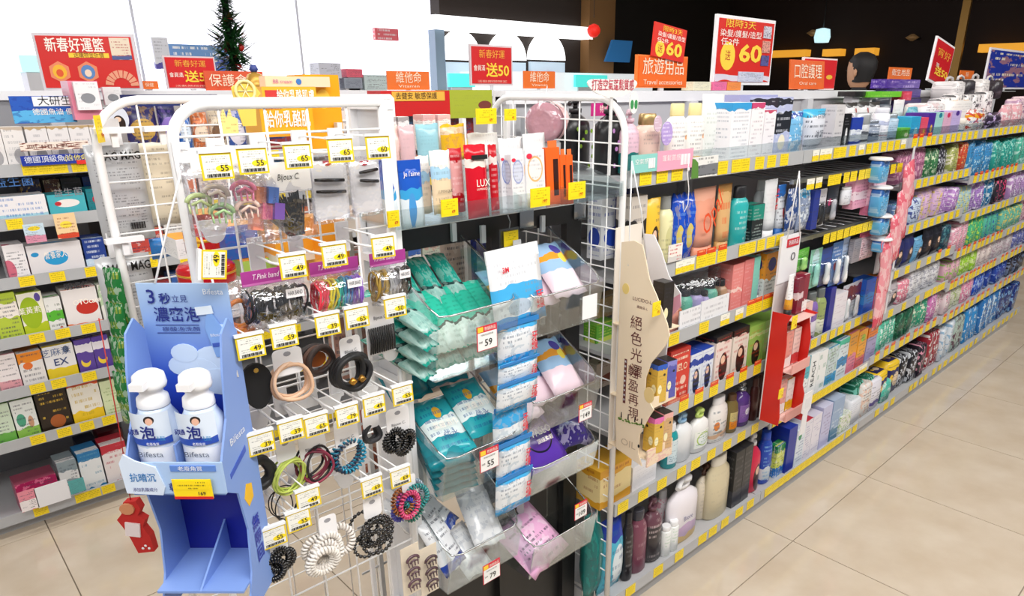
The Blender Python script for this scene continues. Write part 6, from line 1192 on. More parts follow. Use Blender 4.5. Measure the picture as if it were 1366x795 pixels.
# third row
q = at(343, 515, 1.03); o = MB().prism([(.024*math.cos(a)*(1+.1*math.sin(a)), .038*math.sin(a)) for a in [2*PI*i/20 for i in range(20)]], -.004, .004, smooth=True).build('black_puff_pack', M('#141416', .8), None, q); thing(o, 'flat black oval hair sponge on the third row, leftmost', 'hair accessory'); MB().lathe([(.003, -.001), (.004, .001)], 8).build('brass_eyelet', GOLD, o, (0, -.005, .028), (PI/2, 0, 0))
hair(386, 508, 1.03, 'beige hair ties below a round white card', 'ring', ['#d8b090', '#e0bca0', '#caa080'], .026, 5, (.042, .04, .012), th=.0026, txt='C.', sq=.95, spread_=.002)
hair(424, 480, 1.05, 'thick dark brown and amber hair rings', 'ring', ['#3a2c28', '#58382a', '#2c2424'], .022, 3, None, th=.0042, sq=.85, spread_=.002)
MB().prism([(.017*math.cos(a), .014*math.sin(a)) for a in [2*PI*i/16 for i in range(16)]], 0, .002).build('amber_disc', M('#a85a28', .3), ALL[-1], (0, .004, 0))
hair(468, 494, 1.03, 'black scrunchies with gold beads below white card', 'ring', ['#18181a', '#1e1e22'], .024, 5, (.036, .035, .022), th=.0045, txt='Bijoux C.', sq=1, spread_=.006)
for x, c in ((-.008, '#b88430'), (.010, '#9a7030')): MB().lathe([(.002, -.007), (.008, 0), (.002, .007)], 10).build('gold_bead', M(c, .25, .6), ALL[-1], (x, -.016, -.014))
q = at(508, 440, 1.06); o = MB().box(-.028, .028, 0, .0012, -.045, .065).build('backing_card', WCARD, None, q); thing(o, 'white card wrapped with thin black bands, third row right', 'hair ties'); text('Bijoux C.', .007, M('#55555c'), o, (0, -.001, .024), width=.026); MB().prism([(.004*math.cos(PI/5*i), .05+.004*math.sin(PI/5*i)) for i in range(10)], -.001, 0).build('black_snap', BLK, o)
for i in range(12): MB().tube([(-.026+.0045*i, -.004, -.04), (-.024+.0043*i, -.006, -.02), (-.026+.0045*i, -.004, .008)], .0019, 5).build('thin_band', M('#1c1c1e', .5), o)
# fourth row
hair(345, 632, 1.02, 'black velvet hair ties, leftmost of the fourth row', 'ring', ['#17171a', '#1e1e20'], .017, 4, None, th=.0055, sq=1.2, spread_=.004)
hair(384, 634, 1.02, 'yellow green thin hair ties with white card', 'ring', ['#b8c85c', '#c4d068', '#a8b84c'], .022, 6, (.03, .035, .028), th=.0016, sq=1.1, spread_=.003)
hair(378, 668, 1.05, 'loose thin black elastics hanging low', 'ring', ['#1a1a1c'], .018, 3, None, th=.0009, sq=1.5, spread_=.004)
hair(418, 618, 1.03, 'burgundy and black hair ties below white card', 'ring', ['#8a2c44', '#1e1a1c', '#702038', '#241c1e'], .022, 6, (.044, .05, .012), th=.0019, txt='Bijoux C.', sq=1.1, spread_=.004)
hair(463, 606, 1.03, 'teal and navy coil hair ties below white card', 'coil', ['#1c88a8', '#20304c', '#2c3c58'], .024, 4, (.042, .055, .012), th=.0022, txt='Bijoux C.', sq=.95, spread_=.003)
hair(494, 577, 1.05, 'dark grey crescent hair tie on the fourth row', 'ring', ['#3c3c40', '#2c2c30'], .014, 2, (.03, .04, .01), th=.004, sq=1, spread_=.002)
hair(531, 586, 1.03, 'black beaded coil bands with lettered white card', 'coil', ['#141416'], .013, 5, (.042, .045, .016), th=.0026, txt='Bijoux C.', sq=1.4, spread_=.008)
# lowest rows
hair(498, 708, 1.00, 'cluster of shiny black beaded hair ties', 'bead', ['#131315', '#1a1a1d'], .021, 9, (.032, .036, .03), th=.0028, sq=1.05, spread_=.018)
hair(440, 735, .99, 'pearl white coil hair ties, large cluster', 'coil', ['#ece6de', '#f2eee8', '#e4ddd6'], .018, 7, (.028, .04, .028), th=.0029, sq=1.15, spread_=.018)
hair(372, 750, 1.0, 'black coil hair ties at the lower left corner', 'coil', ['#161618'], .013, 5, (.03, .03, .012), th=.0024, sq=1.2, spread_=.012)
hair(545, 672, 1.05, 'coil hair ties in pink, teal, brown and blue', 'coil', ['#d84878', '#1c8888', '#9a5828', '#4848b8', '#c85898', '#288070', '#8a9aa8'], .019, 7, (.03, .03, .03), th=.0024, sq=1.1, spread_=.020)
hair(398, 640, 1.09, 'clear packet with white hook card near slotted panel', 'ring', ['#d8d8dc'], .014, 2, (.034, .05, .0), th=.0015)
for px, l, c in ((548, 'beige card with dark brown claw clips, bottom left one', '#5a3c48'), (572, 'beige card with dark brown claw clips, bottom right one', '#4c343c')):
    q = at(px, 755, 1.06); o = MB().box(-.022, .022, 0, .0012, -.07, .05).build('backing_card', M('#e8dcc8'), None, q); thing(o, l, 'hair clips')
    for k in range(3): b = claw(o, c, 0, .02-.03*k, 1.0, 0)
for i, (px, py) in enumerate(((300, 590), (345, 560), (395, 548), (440, 540), (490, 528), (330, 672), (460, 640), (345, 425), (520, 470), (285, 310))):
    q = at(px, py, 1.11); o = MB().prism([(.016*math.cos(a), .016*math.sin(a)) for a in [PI+PI*k/8 for k in range(9)]]+[(.022, .012), (.022, .02), (-.022, .02), (-.022, .012)], 0, .004).build('hook_bracket', WHITE, None, (q.x, 1.105, q.z))
    thing(o, f'white plastic hook bracket on the hair rack, {["behind the second display bottle", "above the velvet ties", "above the green ties", "above the burgundy ties", "above the blue coils", "by the lowest 55 tickets", "above the beaded ties", "behind the black band roll", "beside the thin black bands", "beside the red tins"][i]}', 'hook')
# ---- rear grid: silver face mask pouches
SIL = pk('#c4c6c9', ink='#55575c', rows=34, inkf=.6, rough=.3, metal=.25)
for i, (px0, px1, py0, py1, nm_) in enumerate(((141, 213, 192, 322, 'upper'), (158, 230, 338, 480, 'lower'))):
    Y = 1.66; a = at((px0+px1)/2, py1, Y); t = at((px0+px1)/2, py0, Y); w = at(px1, (py0+py1)/2, Y).x-at(px0, (py0+py1)/2, Y).x; h = t.z-a.z
    o = pouch(w, .03, h, SIL, crink=.002); o.name = 'mask_pouch'; o.location = (a.x, Y, a.z); thing(o, f'{nm_} silver face mask pouch with large black letters behind the wire grid', 'pouch')
    text('MAG MAG', h*.085, M('#161616'), o, (w*.06, -.004, h*(.885 if i == 0 else .9)), width=w*.78, bold=.02); b = MB()
    for k in range(18): b.box(w*.02+k*w*.016, w*.02+k*w*.016+w*.008*(1+(k*5 % 3)*.4), -.002, -.001, h*.13, h*.2)
    b.build('barcode', BLK, o)
    MB().box(-.022, .022, .012, .02, h*.99, h+.05).build('hanger', WHITE, o)
for px0, px1, py0, py1, c1, l in ((205, 246, 190, 300, '#e6dcc4', 'cream face mask pouch right of the upper silver pouch'), (206, 240, 318, 345, '#2a7ac4', 'blue foil packet below the cream pouch')):
    Y = 1.68; a = at((px0+px1)/2, py1, Y); t = at((px0+px1)/2, py0, Y); w = at(px1, (py0+py1)/2, Y).x-at(px0, (py0+py1)/2, Y).x; h = t.z-a.z
    o = pouch(w, .03, h, pk(c1, ink='#6a5a40', rows=18, inkf=.5)); o.name = 'mask_pouch'; o.location = (a.x, Y, a.z); thing(o, l, 'pouch')
for i, (px, py) in enumerate(((150, 175), (215, 172), (165, 320), (182, 500))):
    q = at(px, py, 1.62); o = MB().box(-.035, .035, -.012, .004, -.004, .006).box(-.006, .006, -.004, .004, -.03, 0).build('hanger_clip', WHITE, None, (q.x, 1.618, q.z)); thing(o, f'white hanger clip on the rear wire grid, {["top left", "top right", "middle", "lowest"][i]}', 'hook')
o = ticket(133, 172, 1.6, .03, .05, 'yellow ticket at the top left of the rear wire grid', '99'); o.rotation_euler = (0, 0, 1.0)
# green foil packs edge-on beside the rear grid
for i in range(4):
    q = at(147+4*i, 395+45*i, 1.62); o = lay('leaf_pouch', .045, .02, .12, pk('#1f7034', circ='#dfe8dc', mott=.35, ink='#d8d040', rows=4, inkf=.35, rough=.15), (q.x, 1.60, q.z-.06), (0, 0, math.radians(-62)), f'green foil pouch seen edge-on left of the rear grid, {["topmost", "second from top", "third from top", "lowest"][i]}', 'pouch', None, .003)
# goods inside the rack: red tins, yellow cartons
rd = pk('#b8141c', circ='#e8b830', cc=(.2, .5, .1, 2), inkf=0, rough=.15)
for px, py, r, hh, l in ((278, 375, .052, .035, 'round shiny red tin, lower one behind hair rack'), (272, 338, .030, .05, 'upper shiny red tin with yellow band')):
    q = at(px, py, 1.38); o = MB().lathe([(r*.95, 0), (r, .004), (r, hh*.8), (r*.9, hh), (r*.3, hh*1.1)], 24).build('red_tin', rd, None, q); thing(o, l, 'tin'); MB().lathe([(r*1.01, hh*.5), (r*1.02, hh*.62)], 24).build('gold_band', M('#d8a030', .3, .4), o)
ib = empty('inner_shelf', (.50, 1.40, 0), 0, 'white wire shelf inside the rack carrying yellow cartons', 'shelf'); MB().box(-.16, .18, -.12, .10, 1.225, 1.230).build('shelf_board', M('#e6e6e8'), ib)
for x in (-.15, .17): MB().box(x-.005, x+.005, -.1, -.09, .02, 1.225).build('support', WHITE, ib)
def ybox(px0, px1, py0, py1, Y, mat, label, txt=None, d=.08):
    a = at(px0, (py0+py1)/2, Y); b = at(px1, (py0+py1)/2, Y); t = at((px0+px1)/2, py0, Y); u = at((px0+px1)/2, py1, Y); w = b.x-a.x; h = t.z-u.z
    o = carton(w, d, h, mat, M('#e8a020')); o.name = 'boxed_product'; o.location = ((a.x+b.x)/2, Y, u.z); thing(o, label, 'box')
    if txt: text(txt, h*txt_h, M('#f8f4e8'), o, (0, -.001, h*.5), width=w*.85, bold=.01)
    return o, w, h
txt_h = .3
YB = pk('#f0a818', circ='#f8c848', cc=(.5, .7, .2, .6), inkf=0)
ybox(410, 456, 100, 205, 1.52, YB, 'tall yellow orange carton at the top of the hair rack')
o, w, h = ybox(348, 418, 138, 182, 1.42, pk('#f2b020', '#e89820', (0, .1), inkf=0), 'yellow show carton with bold white letters', None); text('給你乳酪肌', h*.42, M('#f6f6f4'), o, (0, -.002, h*.5), width=w*.86, bold=.012)
text('Plusbest', .01, M('#c02828'), o, (-w*.3, -.002, h*.9))
o, w, h = ybox(350, 422, 116, 137, 1.45, pk('#f0b838', inkf=0), 'upper yellow header carton with lettering', None); text('給你乳酪肌膚', h*.55, M('#f6f6f4'), o, (w*.1, -.002, h*.45), width=w*.7, bold=.012); MB().box(-w*.45, -w*.2, -.001, 0, h*.3, h*.8).build('red_label', M('#c83838'), o)
o, w, h = ybox(354, 440, 102, 116, 1.50, pk('#f2d8b8', inkf=0), 'pale peach header strip above the yellow cartons', None, .03); text('BB cream', h*.4, M('#b070a0'), o, (-w*.25, -.002, h*.5)); MB().prism([(-w*.0+h*.3*math.cos(PI/6*i), h*.5+h*.3*math.sin(PI/6*i)) for i in range(12)], -.001, 0).build('blue_disc', M('#3878c8'), o)
ybox(428, 466, 290, 380, 1.33, pk('#f0981c', '#f8b848', (.3, .4), inkf=0), 'orange carton standing inside the rack, right one'); ybox(366, 420, 292, 350, 1.36, pk('#f4a428', '#e8e0d0', (0, .2), inkf=0), 'orange and cream carton inside the rack, left one')
ybox(300, 345, 300, 345, 1.42, pk('#2a60b8', circ='#6a4aa8', mott=.4, inkf=0), 'blue carton inside the rack behind claw clips'); ybox(325, 372, 345, 400, 1.40, pk('#a8c858', '#f0ece0', (0, .6), inkf=.3), 'green and white carton behind the black band roll'); ybox(262, 300, 285, 330, 1.5, pk('#8a1c28', inkf=.2), 'dark red carton behind the claw clip bag')
ybox(236, 262, 318, 345, 1.5, pk('#e8e6e4', inkf=.4), 'small white carton above the red tins')
# lemon shaped header card
q = at(333, 168, 1.40); s = at(333, 108, 1.40).z-q.z; o = empty('lemon_card', q, 0, 'yellow lemon slice shaped show card above the hair rack', 'card')
MB().prism([(-.012, 0), (.014, 0), (.018, s*.6), (.03, s*.72), (.02, s*.92), (-.004, s), (-.024, s*.86), (-.022, s*.6)], 0, .003, smooth=False).build('card_body', M('#f0cf5c', .4), o); MB().tube([(.018*math.cos(a), -.002, s*.78+.018*math.sin(a)) for a in [2*PI*i/20 for i in range(20)]], .003, 5, closed=True).build('rind', M('#f8e8a0'), o)
for i in range(6): MB().tube([(0, -.002, s*.78), (.016*math.cos(PI/3*i), -.002, s*.78+.016*math.sin(PI/3*i))], .001, 4).build('segment_line', M('#fbf0c0'), o)
q = at(306, 172, 1.38); o = MB().prism([(-.016, 0), (.016, 0), (.018, .03), (.008, .034), (.006, .05), (-.002, .03), (-.006, .05), (-.012, .034), (-.018, .03)], 0, .003).build('lemon_card', pk('#f4e08c', ink='#8a6a20', rows=9, inkf=.6), None, (q.x, q.y, q.z-.012)); thing(o, 'pale yellow crown shaped show card left of the lemon', 'card')
q = at(452, 240, 1.2); 

# ================================================================ HANGING DISPLAYS
# (1) blue cardboard display with two mousse bottles, squarely facing the camera heading
dz = 1.0; TL = CAMP+ray(180, 378)*.985; TR = CAMP+ray(302, 378)*.985; W1 = (TR-TL).length; RZ = -(PI/2-AZ)
ztop = TL.z; orig = (TL+TR)/2; D = .105; hd0 = (orig-CAMP).dot(hv)-D
def zh(px, py): r_ = ray(px, py); return H+r_.z*hd0/r_.dot(hv)
zl0 = zh(230, 657); zl1 = zh(230, 616); zb = ztop-.50
dsp = empty('cardboard_display', (orig.x, orig.y, zb), RZ, 'blue cardboard hanging display holding two mousse bottles', 'display'); hh = ztop-zb; L0 = zl0-zb; L1 = zl1-zb
BL1 = '#8fb4e4'; LBL = M('#7d9cdc', .45)
def grad():
    m = bpy.data.materials.new('blue_card'); m.use_nodes = True; nt = m.node_tree; b = nt.nodes['Principled BSDF']; uv = nt.nodes.new('ShaderNodeUVMap'); sp = nt.nodes.new('ShaderNodeSeparateXYZ'); r = nt.nodes.new('ShaderNodeValToRGB')
    nt.links.new(uv.outputs[0], sp.inputs[0]); nt.links.new(sp.outputs[1], r.inputs[0]); nt.links.new(r.outputs[0], b.inputs['Base Color']); b.inputs['Roughness'].default_value = .35
    e = r.color_ramp.elements; e[0].position = 0; e[0].color = lin('#1a1f8c'); e[1].position = 1; e[1].color = lin('#a8c4e8')
    for p_, c in ((.55, '#1c28a4'), (.72, '#2f52c0'), (.86, '#7c9edc')): x = e.new(p_); x.color = lin(c)
    return m
bp = MB().box(-W1/2, W1/2, 0, .003, 0, hh).build('back_panel', grad(), dsp)
cloud = MB()
for i, (cx_, cz_, r) in enumerate(((.22, -.115, .026), (.02, -.135, .028), (-.14, -.125, .020), (.36, -.075, .018), (-.1, -.105, .018), (.24, -.15, .026))):
    cloud.prism([(cx_*W1+r*1.1*math.cos(PI/8*k), hh+cz_+r*.8*math.sin(PI/8*k)) for k in range(16)], -.0006-.0002*i, 0)
cloud.build('foam_print', M('#c9dcf2', .5), bp)
bpn = MB().prism([(.008, -.0), (.026, 0), (.028, .045), (.022, .06), (.02, .066), (.012, .066), (.008, .058), (.004, .045)], -.0022, -.0012).build('bottle_print', M('#7ea6e0', .5), bp, (W1*.2, 0, hh-.112)); bpn.rotation_euler = (0, -.12, 0); MB().box(-.002, .022, -.0026, -.0012, .066, .078).build('pump_print', M('#e0ecf8'), bpn)
MB().box(.008, .024, -.003, -.0022, .016, .022).build('label_print', M('#3a58b0'), bpn); text('Bifesta', .005, M('#e8f0fa'), bpn, (.016, -.003, .034), width=.014)
NAVY = M('#1c2a80', .5); LT = M('#f2f6fc', .5)
text('3', .022, NAVY, bp, (-W1*.35, -.002, hh-.020), bold=.01); text('秒', .013, NAVY, bp, (-W1*.2, -.002, hh-.023), bold=.02); text('立見', .009, NAVY, bp, (-W1*.04, -.002, hh-.023))
text('濃密泡', .018, NAVY, bp, (-W1*.1, -.002, hh-.047), width=W1*.5, bold=.01); text('碳酸泡洗顏', .006, NAVY, bp, (-W1*.08, -.002, hh-.068), width=W1*.42); text('Bifesta', .009, LT, bp, (W1*.34, -.002, hh-.012), width=W1*.22)
for z in (.062, .074): MB().box(-W1*.36, W1*.12, -.0012, 0, hh-z, hh-z+.0006).build('rule_line', NAVY, bp)
MB().box(W1*.15, W1*.48, -.0012, 0, .035, .052).build('barcode_panel', pk('#f0f2f6', ink='#111111', rows=1, inkf=1), bp)
# side walls (curved outline), ledge, inner shelf
def wall(x, lab):
    o_ = MB().prism([(-D, 0), (.002, 0), (.002, hh-.07), (-.02, hh-.045), (-.045, hh-.06), (-.06, hh-.11), (-.072, L1+.05), (-D, L1), (-D, L0), (-D+.03, L0-.02), (-D+.042, L0-.09), (-D+.03, L0-.16), (-D, L0-.22)], x, x+.003, plane='yz').build('side_wall', LBL, dsp); return o_
wl = wall(-W1/2-.003, 'l'); wr = wall(W1/2, 'r')
side = pk('#9dbce8', '#6f94d4', (.0, .18), circ='#f2c020', cc=(.55, .36, .0, .5), inkf=0)
text('Bifesta', .014, LT, wr, (W1/2+.0036, -D*.45, L1+.0), (0, math.radians(-90), PI/2), width=.055) if False else text('Bifesta', .012, LT, wr, (W1/2+.0038, -D*.48, L1+.012), (0, 0, PI/2), width=.05)
MB().prism([(-D*.42+.016*math.cos(a), L0-.04+.02*math.sin(a)) for a in [2*PI*i/5+.6 for i in range(5)]], W1/2+.003, W1/2+.0036, plane='yz').build('yellow_chart', M('#f0bc20'), wr)
for i, ch in enumerate('無限回'): text(ch, .020, M('#2438a8'), wr, (W1/2+.0038, -D*.36, L0-.095-.028*i), (0, 0, PI/2), bold=.03); 
MB().prism([(-D*.85, L0+.012), (-D*.3, L0+.026), (-D*.3, L0+.036), (-D*.85, L0+.02)], W1/2+.003, W1/2+.0036, plane='yz').build('blue_band', M('#3c5cc0'), wr)
ld = MB().box(-W1/2-.003, W1/2+.003, -D-.003, -D, L0, L1).build('front_ledge', M('#a9c6ee', .4), dsp)
MB().prism([(-W1/2-.006+x, z) for x, z in ((0, L0+.002), (.05, L0-.001), (.055, L0+.012), (.047, L1-.006), (.02, L1+.004), (.006, L1+.014), (-.002, L1))], -D-.0055, -D-.003).build('drop_badge', M('#d5e3f6', .4), ld)
text('抗暗沉', .011, M('#2c78b8'), ld, (-W1/2+.021, -D-.0062, (L0+L1)/2+.002), width=.036, bold=.01); text('添加乳酸成分', .005, NAVY, ld, (-W1/2+.021, -D-.0062, L0+.008), width=.034)
MB().box(-.004, W1/2-.006, -D-.0045, -D-.003, L1-.013, L1-.004).build('oval_band', M('#5f88d4'), ld); text('老廢角質', .006, LT, ld, (.024, -D-.0052, L1-.0085), width=.034); text('乾', .011, NAVY, ld, (-.004, -D-.004, L0+.01), bold=.01)
MB().box(-W1/2, W1/2, -D, 0, L0-.004, L0).build('bottle_shelf', LBL, dsp); MB().box(-W1/2, W1/2, -D, 0, .05, .054).build('lower_shelf', LBL, dsp); MB().box(-.0015, .0015, -D+.01, 0, L0, L1+.02).build('divider', LBL, dsp); MB().prism([(-D, .054), (0, .054), (0, .11)], -.001, .002, plane='yz').build('divider', LBL, dsp)
Rm = Matrix.Rotation(RZ, 3, 'Z')
def dloc(x, y, z): return Vector((orig.x, orig.y, zb))+Rm@Vector((x, y, z))
tk = MB().box(-.027, .027, 0, .0012, 0, .030).build('price_ticket', TGY, None, dloc(.024, -D-.0085, L0-.004), (0, 0, RZ)); thing(tk, 'yellow ticket 169 on the ledge of the blue display', 'price tag')
MB().box(-.027, .027, -.0006, 0, -.001, .003).build('red_edge', M('#d02820'), tk); text('169', .006, M('#2a2a2a'), tk, (.012, -.001, .008), bold=.01); MB().box(-.024, .024, -.0006, 0, .014, .028).build('print', pk('#fadc1e', ink='#443a10', rows=3, inkf=.8), tk)
for sx, l in ((-1, 'left white mousse pump bottle with portrait label'), (1, 'right white mousse pump bottle with portrait label')):
    bt = empty('mousse_bottle', dloc(sx*.0318-.0006, -.068, L0+.001), RZ, l, 'bottle'); R = .0305; bh = .118
    MB().lathe([(R*.93, 0), (R, .004), (R, bh*.72), (R*.93, bh*.84), (R*.7, bh*.95), (R*.66, bh)], 24).build('body', pk('#cddcf2', '#eef2fa', (0, .55), inkf=.0, rough=.2), bt)
    pm = MB().lathe([(R*.68, bh), (R*.70, bh+.002), (R*.66, bh+.014), (R*.5, bh+.018), (R*.5, bh+.024), (R*.66, bh+.027), (R*.72, bh+.032), (R*.66, bh+.046), (R*.48, bh+.05)], 22).build('foam_pump', WHITE, bt)
    MB().box(-R*.3, R*.3, -R*1.1, 0, bh+.034, bh+.044).build('nozzle', WHITE, pm)
    vs = []; n = 12
    for z in (.070, .118):
        for i in range(n+1): a = -PI/2+(i/n-.5)*2.0; rr = R*1.06; vs.append((rr*math.cos(a), rr*math.sin(a), z))
    lb = MB().add(vs, [(i, i+1, n+2+i, n+1+i) for i in range(n)], 0, True).build('neck_label', pk('#dbe7f6', '#2a50b4', (-.2, .22), circ='#2a2024', cc=(.62, .80, .12, 1.1), circ2='#e8b8a0', dc=(.62, .76, .085, 1.3), inkf=0), bt)
    text('泡', .016, NAVY, lb, (.003, -R*1.09, .089), bold=.02); text('碳酸', .007, NAVY, lb, (-.016, -R*1.0, .090), bold=.02); text('洗顏', .006, M('#3a90c8'), lb, (.016, -R*.98, .080)); text('老廢角質', .004, LT, lb, (.007, -R*1.09, .073), width=.018)
    text('Bifesta', .009, M('#5a6478'), bt, (0, -R*1.04, .056), width=.034); MB().prism([(.012*math.cos(a), .038+.004*math.sin(a)) for a in [2*PI*i/12 for i in range(12)]], -R*1.03, -R*1.01).build('blue_oval', M('#6a88cc'), bt)
# strings of the display, tied to the rack post
kn = at(243, 222, 1.10)
st = empty('display_string', kn, 0, 'white string holding the blue display on the wire rack post', 'string')
def rel(v): return v-kn
p1_ = dloc(-W1*.28, .0, hh); p2_ = dloc(W1/2+.004, -.02, hh-.135)
MB().tube([rel(kn), rel(kn*.5+p1_*.5)+Vector((0, 0, .001)), rel(p1_)], .0016, 6).build('cord', WHITE, st); MB().tube([rel(kn), rel(kn*.5+p2_*.5), rel(p2_)], .0016, 6).build('cord', WHITE, st); MB().lathe([(.001, -.004), (.004, 0), (.001, .004)], 8).build('knot', WHITE, st)
# red plush charm hanging at left
q = CAMP+ray(182, 700)*1.35; ch = empty('hanging_charm', q, RZ, 'red hanging festive charm with white square below blue display', 'ornament')
MB().prism([(x*.001, z*.001) for x, z in ((-10, 55), (14, 58), (20, 40), (12, 26), (24, 16), (16, 0), (26, -20), (28, -56), (-4, -60), (-14, -20), (-22, 0), (-30, 16), (-18, 30))], -.008, .008, smooth=False).build('felt_body', M('#b82420', .9), ch); MB().box(-.016, .012, -.011, -.008, -.02, .01).build('white_patch', M('#e0d4d4', .8), ch, (0, 0, 0), (0, .15, 0)); MB().prism([(.014*math.cos(PI/5*i)-.004, .042+.012*math.sin(PI/5*i)) for i in range(10)], -.012, -.008).build('face_patch', M('#c88860', .8), ch)
for x, z in ((.008, -.048), (.014, -.042), (.02, -.048)): MB().lathe([(.001, -.001), (.003, 0), (.001, .001)], 8).build('white_dot', WHITE, ch, (x, -.009, z), (PI/2, 0, 0))
MB().tube([(0, 0, .055), (.01, 0, .2), (.02, .0, .42)], .001, 4).build('cord', M('#b82420'), ch)

# (2) cream hanging display on the end of the shelving; its printed wall faces -X
LX = 1.318; CR = M('#f2dfc2', .45)
def yz(px, py): q = P(px, py, 0, LX); return (q.y, q.z)
outl = [yz(*p) for p in ((829, 323), (846, 321), (857, 327), (861, 345), (866, 372), (876, 395), (890, 432), (893, 448), (887, 462), (868, 485), (861, 505), (860, 525), (872, 547), (866, 556), (853, 580), (851, 605), (856, 622), (822, 598), (821, 560), (826, 420))]
lz = min(p[1] for p in outl); ho = empty('cream_hanging_display', (LX, 1.05, lz), 0, 'tall cream hanging display with upright brown lettering', 'display')
MB().prism([(y-1.05, z-lz) for y, z in outl], 0, .003, plane='yz').build('printed_wall', CR, ho)
BR = M('#6a3430', .5); RX = (0, 0, -PI/2)
def lt(s, px, py, size, m_, **k): y, z = yz(px, py); return text(s, size, m_, ho, (-.001, y-1.05, z-lz), RX, **k)
lt('LUCIDO-L', 857, 401, .010, BR, width=.06); lt('樂絲朵-L', 857, 411, .007, BR)
for i, c in enumerate('絕色光澤'): lt(c, 849, 432+21.5*i, .030, BR)
for i, c in enumerate('輕盈再現'): lt(c, 845, 497+18.5*i, .028, BR)
y, z = yz(834, 505); MB().prism([(y-1.05+.004, z-lz-.07), (y-1.05-.004, z-lz-.07), (y-1.05-.004, z-lz+.055), (y-1.05+.004, z-lz+.055)], -.001, 0, plane='yz').build('brown_strip', BR, ho)
for i in range(9): text('養', .005, LT, ho, (-.0016, y-1.05, z-lz+.048-.0135*i), RX)
lt('OIL', 838, 592, .022, M('#c8b49a'), width=.05)
for i in range(4):
    y, z = yz(829+9*i, 555+3*i); MB().prism([(y-1.05-.002, z-lz-.004), (y-1.05+.002, z-lz-.004), (y-1.05+.001, z-lz+.012), (y-1.05-.001, z-lz+.012)], -.001, 0, plane='yz').build('bottle_print', BLK, ho)
    lf = MB()
    for k in range(5): a = RN.uniform(0, 6); lf.prism([(y-1.05+.008*math.cos(a)+.004*math.cos(t), z-lz-.008+.003*math.sin(a*2)+.002*math.sin(t)) for t in [PI/3*j for j in range(6)]], -.0012, 0, plane='yz')
    lf.build('leaf_print', M('#6a8a3a'), ho)
y, z = yz(852, 595); MB().prism([(y-1.05+.003*math.cos(t), z-lz+.005*math.sin(t)) for t in [PI/4*j for j in range(8)]], -.001, 0, plane='yz').build('drop_print', BLK, ho)
y, z = yz(835, 385); MB().prism([(y-1.05+.011*math.cos(t), z-lz+.014*math.sin(t)) for t in [PI/8*j for j in range(16)]], -.001, 0, plane='yz').build('gold_disc', M('#ecd080'), ho)
y, z = yz(866, 527); MB().prism([(y-1.05+.016*math.cos(t), z-lz+.022*math.sin(t)) for t in [PI/8*j for j in range(16)]], -.001, 0, plane='yz').build('gold_disc', M('#e8cc8c'), ho)
MB().box(.003, .105, .072, .075, .0, .62).build('back_panel', M('#efe6da'), ho)
# second (far) side wall, white
LX2 = 1.43
def yz2(px, py): q = P(px, py, 0, LX2); return (q.y-1.05, q.z-lz)
MB().prism([yz2(*p) for p in ((860, 312), (872, 313), (882, 335), (892, 368), (908, 392), (908, 408), (893, 425), (890, 460), (885, 500), (880, 560), (878, 600), (858, 590), (858, 400))], LX2-LX, LX2-LX+.003, plane='yz').build('side_wall', M('#e9e6ea', .45), ho)
MB().prism([yz2(*p) for p in ((907, 392), (909, 408), (895, 424), (890, 418), (894, 400))], LX2-LX-.001, LX2-LX, plane='yz').build('pink_badge', M('#e0a0b8'), ho)
for zz in (.02, .17, .37): MB().box(.003, LX2-LX, -.06, .073, zz, zz+.003).build('tray_floor', CR, ho)
MB().box(.003, LX2-LX, -.064, -.06, 0, .05).build('front_lip', pk('#f0d8bc', circ='#d88898', mott=.4, inkf=0), ho); MB().box(.003, LX2-LX, -.064, -.06, .17, .20).build('front_lip', CR, ho)
bx = [( .045, .025, '#d8b048', '#e070b0', 'gold hair oil box with pink top, lower level left'), (.085, .025, '#d0a878', '#e8b0a8', 'gold and rose hair oil box, lower level right'), (.045, .175, '#d8b048', '#2a5cc0', 'gold hair oil box with blue top, upper level left'), (.085, .175, '#5a5cb0', '#8a8ad0', 'violet hair oil box, upper level right'), (.05, .375, '#2a2624', '#2a2624', 'black capped bottle shaped box at the top level')]
for x, z, c1, c2, l in bx:
    o = carton(.034, .04, .105 if z < .3 else .12, pk(c1, band2=c2, cr=(.86, 1.2), circ='#f4ecc0', cc=(.3, .35, .2, .6), circ2='#1c1814', dc=(.7, .72, .12, .3), inkf=.3), M('#1e1c1e', .3)); o.name = 'boxed_product'; o.location = (LX+x, .985, lz+z+.004); o.rotation_euler = (0, 0, math.radians(-8)); thing(o, l+' of the cream display', 'box')
ticket(876, 412, .96, .03, .035, 'yellow ticket on the white side of the cream display', '35')
kn2 = P(843, 215, 1, 1.10); s2 = empty('display_string', kn2, 0, 'white cord loop carrying the cream hanging display', 'string')
pa = Vector((LX+.001, yz(838, 355)[0], yz(838, 355)[1])); pb_ = Vector((LX2, yz2(862, 345)[0]+1.05, yz2(862, 345)[1]+lz))
MB().tube([(0, 0, 0), pa-kn2], .0018, 6).build('cord', WHITE, s2); MB().tube([(0, 0, 0), (pb_-kn2)*.5+Vector((.008, 0, 0)), pb_-kn2], .0018, 6).build('cord', WHITE, s2)
kn3 = P(920, 205, 1, 1.10); s3 = empty('display_string', kn3, 0, 'thin white tie string looped on top shelf fence', 'string')
MB().tube([(0, 0, 0), (-.004, 0, -.05), (.002, -.004, -.09), (.0, -.006, -.13), (-.012, -.004, -.15), (-.016, 0, -.12)], .0012, 5).build('cord', WHITE, s3); MB().lathe([(.001, -.005), (.004, 0), (.001, .005)], 8).build('knot', WHITE, s3, (.001, 0, -.04))
# small sale card beside the blue conical bags
ob = board('sale_card', 891, 909, 326, 351, 1.115, pk('#f4ece4', '#d8d4d0', (0, .3), ink='#c83028', rows=5, inkf=.9), 'white sale card with red print before the blue bags', 'card', .002)
